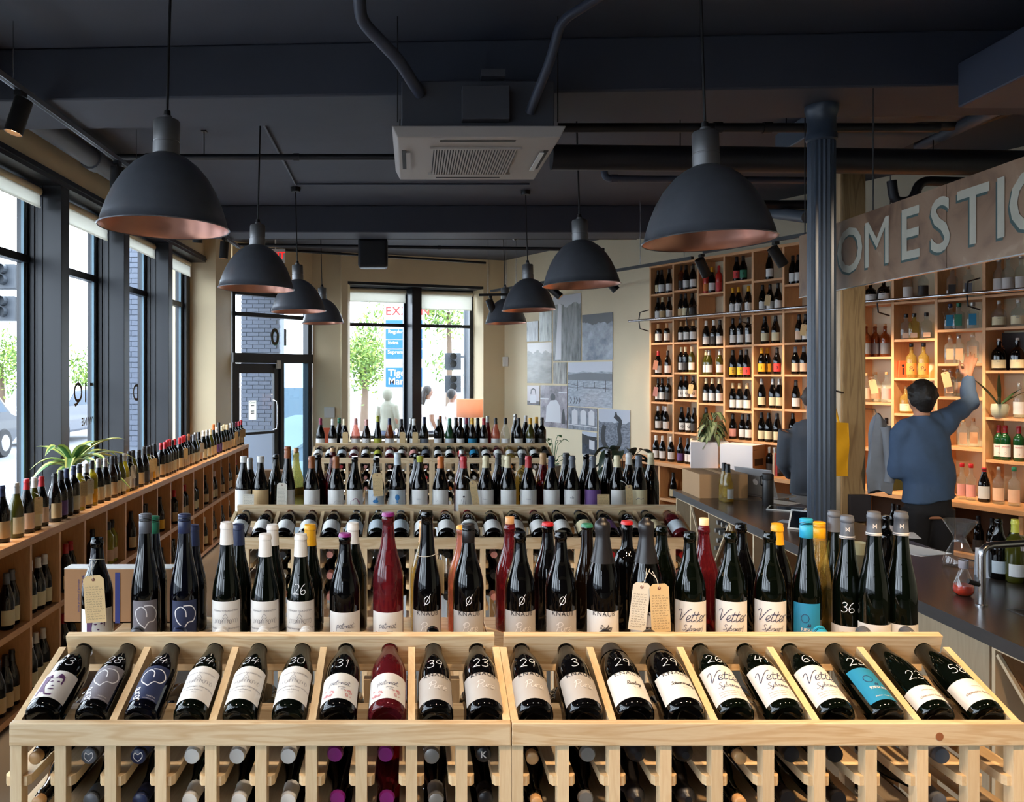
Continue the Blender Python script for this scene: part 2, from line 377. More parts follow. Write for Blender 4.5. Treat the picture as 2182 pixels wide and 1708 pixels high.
for i in range(len(col_y) - 1):
    y0, y1 = col_y[i] + .15, col_y[i + 1]
    w = E('window_%d' % (i + 1), (-2.93, y0, 0), kind='structure'); L = y1 - y0
    f = MB()
    for a, b in ((0, .05), (L - .05, L)): f.box((-.04, a, .78), (.03, b, 3.27))
    for z in (.78, 2.68, 3.20): f.box((-.04, 0, z), (.035, L, z + .06))
    O('window_frame', f, M_frame, w, bevel=0.004)
    O('edge_bead', MB().box((.0, L - .075, .82), (.02, L - .05, 3.2)), mat('frame_bead_blue', (92, 124, 140), 0.4), w)
    for z0, z1 in ((.84, 2.68), (2.74, 3.20)): O('pane', MB().box((-.004, .05, z0), (.003, L - .05, z1)), M_pane, w)
    sh = MB().lathe([(0, .0), (.036, .0), (.036, L - .08), (0, L - .08)], 14, (.11, .04, 3.215), axis='y')
    O('shade_roll', sh.mesh('shade_roll', 40), M_shade, w)
    dz = 3.07 if i % 2 else 3.10
    O('roller_shade', MB().box((.135, .06, dz), (.137, L - .06, 3.215)).box((.130, .06, dz - .012), (.142, L - .06, dz)), M_screen_cloth, w)
    wins.append(w)
# painted window lettering, read from the street
T_let = mat('window_lettering_bronze', (74, 66, 40), 0.5); T_gr = mat('lettering_green_edge', (20, 150, 90), 0.5)
def win_text(w, s, size, y, z, m, nm='lettering', dx=.006):
    mb = MB(); put_text(mb, s, size, lambda p: (dx, p[0], p[1]), bold=.01, mirror=True)
    return O(nm, mb, m, w, loc=(0, y, z))
pW = -2.93
def yl(x): return 2.93 * FPX / (CX - x)
for w, ch, x in ((7, 'Q', 165), (7, 'I', 181), (7, 'T', 197), (8, 'D', 288)):
    if w < len(wins):
        win_text(wins[w], ch, .25, yl(x) - wins[w].location.y, PZ(838, yl(x)), T_let)
win_text(wins[7], 'WINE', .10, yl(184) - wins[7].location.y, PZ(898, yl(184)), T_let)

# beige pillar after the windows and the walls of the back
wb = E('wall_back', kind='structure')
O('pillar', MB().box((-3.1, 10.83, 0), (-2.53, 11.75, ZC)), M_beige, wb)
def wall_seg(p, q, z0, z1, th, m, parent, name='wall_panel'):
    p, q = Vector(p), Vector(q); d = (q - p).normalized(); n = Vector((-d.y, d.x))
    pts = [tuple(p), tuple(q), tuple(q + n * th), tuple(p + n * th)]
    return O(name, MB().prism(pts, 'z', z0, z1), m, parent)
wall_seg(D0, G0, 3.02, ZC, .22, M_beige, wb)
wall_seg(G0, G1, 0, ZC, .22, M_beige, wb)
dW = (Vector(CORNER) - Vector(G1)).normalized(); nW = Vector((-dW.y, dW.x))
def BW(t, o=0): p = Vector(G1) + dW * t + nW * o; return (p.x, p.y)
wall_seg(BW(0), BW(2.29), 3.26, ZC, .55, M_beige, wb)
wall_seg(BW(2.29), BW(2.75), 0, ZC, .55, M_beige, wb)
wall_seg(BW(0), BW(2.29), 0, .8, .55, M_beige, wb)
wall_seg(BW(-.1), BW(.0), 0, ZC, .55, M_beige, wb)
wr = E('wall_right', kind='structure')
p, q = WP(-3.86, -.28), WP(6.1, -.28)
O('wall_panel', MB().prism([(p.x, p.y), (p.x + .2, p.y + .1), (q.x + .2, q.y + .1), (q.x, q.y)], 'z', 0, ZC), mat('pale_green_wall', (226, 213, 182), 0.75, var=.04, vscale=3), wr)
O('wall_panel', MB().box((5.93, -4.5, 0), (6.1, 5.0, ZC)), M_beige, wr)
wf = E('wall_front', kind='structure')
for a, b in ((-3.1, -2.7), (-1.7, 6.1)): O('wall_panel', MB().box((a, -4.65, .6), (b, -4.5, 3.2)), M_steel, wf)
O('wall_panel', MB().box((-3.1, -4.65, 0), (6.1, -4.5, .6)), M_steel, wf)
O('wall_panel', MB().box((-3.1, -4.65, 3.2), (6.1, -4.5, ZC)), M_beige, wf)
for i, (a, b) in enumerate(((-2.7, -1.7),)):
    w = E('window_%d' % (20 + i), (a, -4.55, 0), kind='structure'); L = b - a; f = MB()
    for x in (0, L / 2 - .03, L - .06): f.box((x, -.04, .6), (x + .06, .04, 3.2))
    for z in (.6, 2.6, 3.14): f.box((0, -.04, z), (L, .04, z + .06))
    O('window_frame', f, M_frame, w); O('pane', MB().box((.06, -.004, .66), (L - .06, .004, 3.14)), M_pane, w)

# ------------------------------------------------------------------ back window with two panes, shades and dark mullion
wn = E('window_11', (BW(0)[0], BW(0)[1], 0), (0, 0, atan2(dW.y, dW.x)), kind='structure')
f = MB()
for a, b in ((0, .06), (1.06, 1.34), (2.23, 2.29)): f.box((a, .40, .8), (b, .47, 3.26))
for z in (.8, 2.60, 3.18): f.box((0, .40, z), (2.29, .46, z + .055))
O('window_frame', f, M_frame, wn, bevel=.004)
O('mullion', MB().box((1.10, .12, .8), (1.26, .42, 3.26)), M_steel, wn, bevel=.004)
O('head_trim', MB().box((0, .0, 3.22), (2.29, .42, 3.262)), M_frame, wn)
for a, b in ((.06, 1.06), (1.34, 2.23)):
    for z0, z1 in ((.855, 2.60), (2.655, 3.18)): O('pane', MB().box((a, .425, z0), (b, .431, z1)), M_pane, wn)
for a, b, z in ((.03, 1.07, 2.99), (1.30, 2.24, 2.90)):
    O('shade_roll', MB().lathe([(0, 0), (.04, 0), (.04, b - a), (0, b - a)], 14, (a, .34, 3.16), axis='x').mesh('shade_roll', 40), M_shade, wn)
    O('roller_shade', MB().box((a + .02, .305, z), (b - .02, .308, 3.16)).box((a + .02, .298, z - .014), (b - .02, .315, z)), M_screen_cloth, wn)
# ------------------------------------------------------------------ entrance door with transom and side light
ddir = (Vector(G0) - Vector(D0)); dr = E('door_1', (D0[0], D0[1], 0), (0, 0, atan2(ddir.y, ddir.x)), kind='structure'); DL = ddir.length
f = MB()
f.box((0, 0, 0), (.055, .12, 3.02)).box((DL - .08, 0, 0), (DL, .12, 3.02)).box((.90, 0, 0), (.97, .12, 2.0))
f.box((0, -.02, 2.0), (DL, .12, 2.14)).box((0, 0, 2.66), (DL, .1, 2.72)).box((0, 0, 2.96), (DL, .12, 3.02))
f.box((.97, .02, 0), (DL - .08, .1, .12))
O('door_frame', f, M_frame, dr, bevel=.004)
lf = MB()
lf.box((.06, .03, .02), (.15, .08, 1.99)).box((.80, .03, .02), (.895, .08, 1.99)).box((.15, .03, .02), (.80, .08, .26)).box((.15, .03, 1.85), (.80, .08, 1.99)).box((.15, .0, .97), (.80, .03, 1.01))
leaf = O('door_leaf', lf, M_frame, dr, bevel=.004)
O('pane', MB().box((.15, .052, .26), (.80, .058, 1.85)), M_pane, leaf)
O('door_handle', MB().tube([(.78, .03, 1.02), (.78, -.05, 1.04), (.78, -.06, 1.10), (.78, -.06, 1.38), (.78, -.05, 1.44), (.78, .03, 1.46)], .011, 10).mesh('h', 60), M_chrome, leaf)
O('pane', MB().box((.97, .055, .12), (DL - .08, .061, 2.0)), thin_glass('sidelight_glass', (.40, .50, .56), .0), dr)
for z0, z1 in ((2.14, 2.66), (2.72, 2.96)): O('pane', MB().box((.055, .055, z0), (DL - .08, .061, z1)), M_pane, dr)
O('door_closer', MB().box((.80, -.05, 1.92), (.86, .0, 2.04)), M_white, dr)
mb = MB(); put_text(mb, '10', .34, lambda p: (p[0], .05, p[1]), bold=.012, mirror=True, space=1.2)
O('street_number', mb, T_let, dr, loc=(.93, 0, 2.38))
mb = MB(); put_text(mb, '10', .34, lambda p: (p[0], .064, p[1]), bold=.018, mirror=True, space=1.2)
O('street_number_edge', mb, T_gr, dr, loc=(.945, 0, 2.37))
cs = O('paper_notice', MB().box((.33, .048, 1.18), (.47, .050, 1.46)), M_screen_cloth, dr)
mb = MB(); put_text(mb, 'Closed', .038, lambda p: (p[0], .047, p[1]), at=(.40, 1.43))
for z in (1.38, 1.30, 1.27): mb.box((.37, .0465, z), (.43, .0475, z + .012))
O('printed_words', mb, M_black, cs)
# light switch plate next to the window, motion sensor
O('thermostat', MB().box((-1.36, 12.93, 1.17), (-1.2, 12.985, 1.33)).box((-1.34, 12.925, 1.28), (-1.22, 12.93, 1.32)), M_white, label='small white thermostat on the beige wall between door and window', cat='thermostat', bevel=.01)
p = WP(-3.80, -.25, 2.0); O('motion_sensor', MB().box((p.x - .04, p.y - .06, 1.96), (p.x + .05, p.y, 2.12)), M_white, label='small white motion sensor in the corner beside the photo prints', cat='sensor', bevel=.008)

# ------------------------------------------------------------------ outside
ASPH = mat('bright_asphalt', (112, 114, 120), .8, var=.1); SIDE = mat('pale_sidewalk', (170, 168, 164), .8, var=.05)
O('street', MB().box((-70, -40, -.3), (60, 120, -.2)), ASPH, kind='structure')
O('sidewalk', MB().box((-5.6, -30, -.2), (-3.1, 40, -.12)), SIDE, kind='structure')
O('sidewalk', MB().box((-3.1, 14.6, -.2), (12, 19, -.12)), SIDE, kind='structure')
brick_me = MB().box((0, 0, 0), (.19, .09, .058)).mesh('brick'); M_brick = mat('painted_grey_brick', (88, 96, 112), .6, var=.12, vscale=9)
def pier(x0, x1, y0, y1, z0, z1, skip, label):
    pr = O('brick_pier', MB().box((x0, y0 + .02, z0), (x1, y1, z1)), mat('grey_mortar', (108, 116, 130), .8), label=label, cat='pier')
    r = 0; z = z0 + .01
    while z < z1 - .06:
        x = x0 + (0 if r % 2 else -.1)
        while x < x1 - .05:
            xa, xb = max(x, x0), min(x + .19, x1)
            if xb - xa > .04 and z > skip:
                b = O('brick', brick_me, M_brick, pr, loc=(xa, y0 + random.uniform(0, .006), z)); b.scale = ((xb - xa) / .19, 1, 1)
            x += .2
        z += .068; r += 1
    return pr
pier(-2.88, -2.24, 14.15, 14.7, -.12, 3.7, .9, 'grey painted brick pier outside the glass entrance door')
pier(-3.95, -3.14, 10.95, 11.4, -.12, 3.7, .9, 'grey painted brick pier standing out beyond the tall side windows')

# trees: each crown is many small leaf quads on a stem
M_leafs = [mat('leaf_bright', (126, 150, 62), .6), mat('leaf_deep', (82, 112, 44), .6)]
M_bark = mat('bark', (96, 78, 62), .8)
def tree(x, y, h, r, n, label, seed):
    rd = random.Random(seed); t = E('street_tree', (x, y, -.2), label=label, cat='tree')
    O('trunk', MB().tube([(0, 0, 0), (.05, 0, h * .35), (0, .05, h * .6)], [.16, .12, .08], 8), M_bark, t)
    mb = MB(); bl = [(rd.gauss(0, r * .45), rd.gauss(0, r * .45), h * .65 + rd.gauss(0, r * .4)) for _ in range(14)]
    for i in range(n):
        b = rd.choice(bl); c = Vector((b[0] + rd.gauss(0, r * .22), b[1] + rd.gauss(0, r * .22), b[2] + rd.gauss(0, r * .2)))
        u = Vector((rd.gauss(0, 1), rd.gauss(0, 1), rd.gauss(0, 1))).normalized(); v = u.orthogonal().normalized(); s = rd.uniform(.07, .15) * r / 1.8
        mb.cur = rd.random() < .45; mb.poly([c - u * s, c + v * s * .5, c + u * s, c - v * s * .5])
    O('foliage', mb, M_leafs, t, kind='stuff')
tree(-1.75, 30, 4.0, 1.3, 3200, 'leafy green street tree beyond the blue price sign', 1)
tree(1.6, 38, 8.0, 1.9, 1500, 'tall leafy tree behind the traffic lights', 2)
tree(-12.6, 34, 4.0, 1.2, 2200, 'leafy green tree across the street past the parked car', 3)
tree(-16.6, 34.0, 4.0, 1.2, 1800, 'round green tree behind the parked dark car', 4)
# petrol station price sign
sg = E('price_sign', (.15, 24, -.2), label='tall fuel price sign with blue panels and red lettering across the street', cat='sign')
SB = mat('sign_blue', (10, 84, 140), .4); SW = mat('sign_white', (190, 190, 190), .5); SR = mat('sign_red', (170, 26, 20), .5)
def SX(x): return (x - CX) * 24 / FPX - .15
def SZ(y): return CAMZ - (y - CY) * 24 / FPX + .2
O('sign_body', MB().box((SX(818), .02, 0), (SX(905), .3, SZ(632))), SW, sg)
def panel(y0, y1, words, size):
    pn = O('sign_panel', MB().box((SX(822), -.02, SZ(y1)), (SX(900), .02, SZ(y0))), SB, sg)
    for k, wd in enumerate(words):
        mb = MB(); put_text(mb, wd, size, lambda p: (p[0], -.03, p[1]), bold=.015)
        wdt = max(v[0] for v in mb.v)
        O('sign_words', mb, SW, pn, loc=(SX(825) + wdt + .02, 0, SZ(y0) - size * (.55 + .85 * k)))
panel(701, 722, ['Regular'], .14); panel(724, 742, ['Extra'], .14); panel(744, 764, ['Supreme+'], .14); panel(783, 824, ['Tiger', 'Mart'], .28)
mb = MB(); put_text(mb, 'EXXON', .34, lambda p: (p[0], -.005, p[1]), bold=.01, space=1.1)
O('sign_words', mb, SR, sg, loc=(SX(822) + .62, 0, SZ(663)))
O('sign_panel', MB().box((SX(822), -.02, SZ(691)), (SX(900), .02, SZ(682))), SB, sg)
# traffic signals
def signal(x, y, z, label):
    s = E('traffic_signal', (x, y, z), label=label, cat='traffic light'); g = mat('signal_housing', (60, 66, 74), .5)
    O('pole', MB().tube([(.28, .2, -z - .2), (.28, .2, 1.4)], .06, 10), g, s); O('arm', MB().beam((0, .1, .1), (.28, .2, .1), .05, .05), g, s)
    for k in (0, -.45): O('signal_head', MB().box((-.16, -.1, k - .17), (.16, .12, k + .17)), g, s)
    for k in (.1, -.05, -.35, -.5): O('visor', MB().lathe([(.07, 0), (.07, -.12)], 12, (0, -.1, k), axis='y'), g, s)
signal(PX(965, 17), 17, PZ(770, 17) , 'grey traffic signal on a pole outside the back window')
signal(PX(14, 12), 12, PZ(590, 12), 'traffic signal seen through the tall side window')
# parked cars
def car(x, y, rz, paint, label, z=-.2):
    c = E('parked_car', (x, y, z), (0, 0, rz), label=label, cat='car')
    P = [(-2.2, .45), (-2.25, .8), (-2.0, 1.0), (-1.3, 1.08), (-.6, 1.6), (1.0, 1.65), (1.8, 1.1), (2.2, 1.0), (2.25, .5), (1.9, .32), (-1.9, .32)]
    O('car_body', MB().prism(P, 'y', -.88, .88).mesh('car_body'), paint, c, bevel=.07)
    G = [(-1.15, 1.1), (-.55, 1.52), (.95, 1.57), (1.55, 1.1)]
    for s in (-.89, .86): O('side_window', MB().prism(G, 'y', s, s + .03), mat('car_glass', (70, 84, 98), .1), c)
    for wx in (-1.35, 1.4):
        for s in (-.92, .72):
            w = O('wheel', MB().lathe([(.12, 0), (.33, 0), (.36, .04), (.36, .16), (.33, .2), (.12, .2)], 20, (wx, s, .34), axis='y').mesh('w', 40), mat('tyre', (36, 36, 38), .8), c)
            O('hub', MB().lathe([(0, -.01), (.2, -.01), (.22, .02), (.22, .18), (.2, .21), (0, .21)], 16, (wx, s, .34), axis='y').mesh('hb', 40), M_chrome, w)
car(-10.9, 19.3, radians(90), mat('car_paint_charcoal', (40, 44, 52), .25, coat=.5), 'dark parked car with pale wheels close to the side windows')
car(-10.9, 25.6, radians(90), mat('car_paint_silver', (70, 74, 84), .25, coat=.5), 'grey parked car seen through the window lettering')
# ================================================================== bottles
PROF = {  # (radius, height) outlines in metres
 'burg': [(0, .022), (.018, .016), (.028, .004), (.033, 0), (.0375, .002), (.0408, .010), (.0408, .145), (.0402, .156), (.0375, .172), (.0325, .190), (.0258, .209), (.0205, .227), (.0172, .246), (.0152, .270), (.0152, .276), (.0166, .277), (.0166, .287), (.0150, .289), (.0150, .297), (0, .297)],
 'bord': [(0, .022), (.018, .016), (.026, .004), (.031, 0), (.035, .002), (.0375, .010), (.0375, .180), (.0370, .190), (.0340, .202), (.0275, .213), (.0205, .222), (.0165, .232), (.0150, .250), (.0146, .276), (.0162, .277), (.0162, .288), (.0146, .290), (.0146, .300), (0, .300)],
 'flute': [(0, .014), (.020, .010), (.028, .003), (.032, 0), (.0355, .002), (.0378, .010), (.0378, .135), (.0372, .150), (.0346, .172), (.0302, .192), (.0258, .212), (.0218, .232), (.0190, .254), (.0173, .277), (.0160, .302), (.0152, .318), (.0164, .319), (.0164, .327), (.0150, .329), (.0150, .335), (0, .335)],
 'champ': [(0, .03), (.018, .024), (.029, .006), (.035, 0), (.040, .003), (.0432, .012), (.0432, .140), (.0425, .155), (.0395, .175), (.034, .197), (.0272, .220), (.0215, .243), (.0180, .265), (.0165, .280), (.0175, .284), (.0175, .292), (.0155, .296), (.0155, .306), (0, .306)],
 'round': [(0, .008), (.03, .006), (.036, 0), (.041, .004), (.0425, .012), (.0425, .165), (.0415, .180), (.037, .195), (.028, .207), (.0185, .216), (.0150, .226), (.0145, .262), (.0165, .264), (.0165, .272), (.0145, .274), (.0145, .280), (0, .280)],
 'flask': [(0, .008), (.035, .006), (.044, 0), (.0505, .005), (.053, .016), (.053, .100), (.052, .118), (.047, .136), (.037, .150), (.024, .160), (.0175, .168), (.0158, .180), (.0158, .196), (.019, .197), (.019, .205), (.0158, .206), (.0158, .212), (0, .212)],
 'square': [(0, .006), (.030, .004), (.037, 0), (.041, .004), (.042, .012), (.042, .150), (.040, .162), (.030, .172), (.019, .178), (.0160, .186), (.0155, .205), (.0185, .206), (.0185, .214), (.0155, .215), (.0155, .222), (0, .222)],
}
HB = {k: v[-1][1] for k, v in PROF.items()}
def rad_at(shape, h, z):
    k = h / HB[shape]; z = z / k; P = PROF[shape][3:]
    for a, b in zip(P, P[1:]):
        if a[1] <= z <= b[1]: return a[0] + (b[0] - a[0]) * ((z - a[1]) / ((b[1] - a[1]) or 1))
    return P[-2][0]
MC = {}
def m_body(shape, h, seg):
    key = ('b', shape, round(h, 3), seg)
    if key not in MC:
        k = h / HB[shape]; MC[key] = MB().lathe([(r, z * k) for r, z in PROF[shape]], seg, sq=6 if shape == 'square' else None).mesh('bottle_glass', 55)
    return MC[key]
def m_liquid(shape, h, seg, lvl):
    key = ('l', shape, round(h, 3), seg, lvl)
    if key not in MC:
        k = h / HB[shape]; P = [(max(r - .0025, 0), z * k + .003) for r, z in PROF[shape][4:] if z < lvl * HB[shape]]; zt = lvl * h
        P = [(0, P[0][1])] + P + [(rad_at(shape, h, zt) - .0025, zt), (0, zt)]
        MC[key] = MB().lathe(P, seg, sq=6 if shape == 'square' else None).mesh('liquid', 55)
    return MC[key]
def m_cap(shape, h, kind, ln, seg):
    key = ('c', shape, round(h, 3), kind, ln, seg)
    if key in MC: return MC[key]
    k = h / HB[shape]; mb = MB()
    if kind == 'cap':      # tight capsule following the neck
        z0 = h - ln; P = [(rad_at(shape, h, z0) + .0009, z0)]
        P += [(r + .0009, z * k) for r, z in PROF[shape] if z * k > z0 + .002 and r > .01]
        P += [(.012, h + .0012), (0, h + .0012)]; mb.lathe(P, seg)
    elif kind == 'screw':
        r = .0168; z0 = h - ln; P = [(r - .001, z0), (r, z0 + .001), (r, h - .018)]
        for j in range(4): P += [(r - .0009, h - .0165 + j * .004), (r, h - .0145 + j * .004)]
        P += [(r, h - .001), (r - .002, h + .0012), (0, h + .0012)]; mb.lathe(P, seg)
    elif kind == 'foil':   # long crumpled sparkling foil
        z0 = h - ln; P = []
        n = 10
        for j in range(n + 1):
            z = z0 + (h - z0) * j / n; P.append((rad_at(shape, h, min(z, h - .02)) + .0014 + (.002 if j in (n - 2, n - 1) else 0) + (j % 2) * .0005, z))
        P += [(.013, h + .004), (.008, h + .012), (0, h + .013)]; mb.lathe(P, seg)
    elif kind == 'crown':
        mb.lathe([(.0175, h - .008), (.0168, h - .003), (.0150, h + .001), (0, h + .0015)], seg)
    elif kind == 'wax':
        z0 = h - ln; mb.lathe([(rad_at(shape, h, z0) + .001, z0), (.0170, h - .015), (.0185, h - .008), (.0165, h + .001), (0, h + .002)], seg)
    elif kind == 'cork':
        mb.lathe([(.0125, h - .006), (.0130, h), (.0135, h + ln), (.0115, h + ln + .002), (0, h + ln + .002)], seg)
    elif kind == 'knob':
        mb.lathe([(.0150, h - .004), (.0175, h), (.0178, h + ln * .8), (.016, h + ln), (0, h + ln)], seg)
    MC[key] = mb.mesh('capsule', 50); return MC[key]
def m_label(shape, h, z0, z1, arc, n=10):
    key = ('L', shape, round(h, 3), round(z0, 3), round(z1, 3), arc)
    if key in MC: return MC[key]
    mb = MB(); rows = 3
    for j in range(rows + 1):
        z = z0 + (z1 - z0) * j / rows; r = rad_at(shape, h, z) + .0008
        if shape == 'square':
            w = arc / 180 * .037
            for i in range(n + 1): mb.v.append((-w + 2 * w * i / n, -r - .0006, z))
        else:
            for i in range(n + 1):
                a = -pi / 2 + radians(arc) * (i / n - .5); mb.v.append((r * cos(a), r * sin(a), z))
    for j in range(rows):
        for i in range(n): k = j * (n + 1) + i; mb.addf((k, k + 1, k + n + 2, k + n + 1))
    MC[key] = mb.mesh('paper_label', 180); return MC[key]
def wrap(shape, h, zc, eps=.0014):
    """2D print coords -> bottle skin, facing -y, centred at height zc"""
    def T(p):
        z = zc + p[1]; r = rad_at(shape, h, z) + eps; a = -pi / 2 + p[0] / r; return (r * cos(a), r * sin(a), z)
    return T
G = {
 'dark': mat('glass_near_black', (5, 5, 6), .03, spec=.5), 'green': mat('glass_dark_green', (5, 9, 5), .03, spec=.5),
 'brown': mat('glass_dark_amber', (18, 10, 5), .03, spec=.6), 'olive': mat('glass_olive', (62, 62, 16), .05, spec=.6),
 'straw': mat('glass_yellow_green', (150, 140, 30), .06, spec=.6), 'navy': mat('glass_blue_black', (5, 6, 14), .03, spec=.5),
 'clear': thin_glass('glass_clear', (.90, .94, .93), .02, base=.06, basecol=(.8, .85, .85)),
 'honey': thin_glass('glass_clear_gold', (.80, .66, .30), .02, base=.25, basecol=(.62, .46, .12)),
 'rose': thin_glass('glass_rose_wine', (.42, .07, .08), .02, base=.3, basecol=(.22, .02, .03)),
 'pink': thin_glass('glass_pink_wine', (.85, .45, .36), .02, base=.35, basecol=(.72, .28, .2)),
 'amber': thin_glass('glass_amber_spirit', (.50, .18, .05), .02, base=.35, basecol=(.3, .08, .02)),
 'redb': mat('glass_red', (190, 50, 40), .15), 'teal': mat('glass_clear_green', (20, 66, 34), .05, spec=.6),
}
GN = {'dark': 'black glass', 'green': 'dark green', 'brown': 'dark amber', 'olive': 'olive glass', 'straw': 'yellow-green', 'navy': 'blue-black', 'clear': 'clear glass', 'honey': 'golden', 'rose': 'red rosé', 'pink': 'pink rosé', 'amber': 'amber', 'redb': 'red', 'teal': 'bottle-green'}
CC = {'bk': (28, 27, 30), 'wh': (226, 224, 220), 'si': (170, 168, 164), 'rd': (178, 28, 36), 'cr': (222, 208, 168), 'yl': (222, 164, 24), 'og': (206, 110, 36), 'br': (150, 84, 40), 'nv': (34, 44, 78), 'gy': (92, 96, 104), 'pu': (132, 34, 116), 'bl': (44, 160, 200), 'lg': (176, 176, 60), 'pk': (214, 150, 142), 'wd': (196, 150, 100), 'mg': (140, 24, 64), 'gn': (40, 120, 90), 'tn': (206, 176, 130), 'lb': (190, 200, 206), 'vi': (104, 70, 130), 'kr': (190, 150, 116), 'or': (222, 130, 56), 'dk': (50, 46, 44), 'pe': (226, 190, 160), 'ye': (236, 180, 40), 're': (214, 62, 60), 'tq': (30, 128, 168), 'gr2': (176, 170, 164), 'gb': (120, 116, 124), 'sl': (104, 110, 120)}
CN = {'bk': 'black', 'wh': 'white', 'si': 'silver', 'rd': 'red', 'cr': 'cream', 'yl': 'yellow', 'og': 'orange', 'br': 'brown', 'nv': 'navy', 'gy': 'dark grey', 'pu': 'purple', 'bl': 'sky-blue', 'lg': 'lime', 'pk': 'pink', 'wd': 'cork', 'mg': 'magenta', 'gn': 'green', 'tn': 'tan', 'lb': 'pale grey', 'vi': 'violet', 'kr': 'kraft', 'or': 'orange', 'dk': 'charcoal', 'pe': 'peach', 'ye': 'yellow', 're': 'red', 'tq': 'turquoise', 'gr2': 'warm grey', 'gb': 'mauve grey', 'sl': 'slate'}
def capmat(c): return mat('capsule_' + CN[c].replace(' ', '_'), CC[c], .35, metal=.6 if c == 'si' else 0.0)
def labmat(c): return mat('label_paper_' + CN[c].replace(' ', '_'), CC[c], .6, var=.05, vscale=30)
M_ink = mat('print_ink', (30, 26, 34), .6); M_chalk = mat('chalk_pen', (225, 228, 235), .6)
class Heap:
    """collects bottles too many or too hidden to pick apart into one object"""
    def __init__(s): s.mb = MB(); s.mats = []
    def add(s, me, m, M):
        if m not in s.mats: s.mats.append(m)
        s.mb.cur = s.mats.index(m); b = len(s.mb.v)
        s.mb.v += [tuple(M @ v.co) for v in me.vertices]
        for q in me.polygons: s.mb.addf(tuple(b + i for i in q.vertices))
    def done(s, name, label): return O(name, s.mb.mesh(name, 50), s.mats, label=label, cat='bottles', kind='stuff')
HEAP = None; HROT = None
def bottle(pos, shape='burg', glass='dark', cap='cap', cc='bk', lab='wh', h=None, lz=(.022, .105), arc=150, yaw=0, tilt=None, seg=16, where='', label=None, group=None, ln=None, name='wine_bottle', cat='bottle', lvl=None, liq=None, noun='bottle'):
    h = h or HB[shape]; ln = ln or {'cap': .058, 'screw': .05, 'foil': .105, 'crown': .01, 'wax': .03, 'cork': .018, 'knob': .03, None: 0}[cap]
    if label is None and where.startswith('@'):
        label = '%s %s%s with %s, %s' % ((CN[cc] + '-topped') if cap else 'bare-necked', GN[glass], ' ' + noun if noun != 'bottle' else ' bottle', ('%s label' % CN[lab]) if lab else 'no label', where[1:])
        if len(label.replace('-', ' ').split()) > 15: label = label.replace(' glass', '').replace('spirit bottle', 'spirit')
        group = group or ('look-alikes: ' + label)
    if label is None:
        label = '%s %s' % (GN[glass], noun)
        if cap: label += ' with %s %s' % (CN[cc], {'cap': 'capsule', 'screw': 'screw cap', 'foil': 'foil', 'crown': 'crown cap', 'wax': 'wax', 'cork': 'stopper', 'knob': 'stopper'}[cap])
        else: label += ' with bare neck'
        label += (' and %s label' % CN[lab]) if lab else ' and no label'
        label += ' ' + where
        group = group or ('look-alikes: ' + label)
    rot = (0, 0, yaw) if tilt is None else (-(pi / 2 - tilt), 0, 0)
    if HEAP is not None:
        from mathutils import Euler
        M = Matrix.Translation(pos) @ Euler(HROT or rot).to_matrix().to_4x4(); seg = 12
        HEAP.add(m_body(shape, h, seg), G[glass], M)
        if cap: HEAP.add(m_cap(shape, h, cap, ln, seg), capmat(cc), M)
        if lab: HEAP.add(m_label(shape, h, lz[0], lz[1], arc), labmat(lab), M)
        return None, None, None, h
    e = E(name, pos, rot, label=label, cat=cat, group=group)
    g = O('glass', m_body(shape, h, seg), G[glass], e)
    if lvl: O('liquid', m_liquid(shape, h, seg, lvl), mat('liquid_' + (liq or 'gold'), {'gold': (190, 140, 40), 'pale': (214, 200, 130), 'amber': (120, 50, 10), 'rose': (170, 40, 40)}[liq or 'gold'], .1), e)
    if cap: O('capsule' if cap != 'cork' else 'stopper', m_cap(shape, h, cap, ln, seg), capmat(cc), e)
    L = O('paper_label', m_label(shape, h, lz[0], lz[1], arc), labmat(lab), e) if lab else None
    e_lab[e.name] = L
    return e, g, L, h
e_lab = {}
def print_on(L, shape, h, zc, draw, m, name='lettering', sc=1.0):
    mb = MB(); T0 = wrap(shape, h, zc); draw(mb, (lambda p: T0((p[0] * sc, p[1] * sc))) if sc != 1.0 else T0); return O(name, mb, m, L)

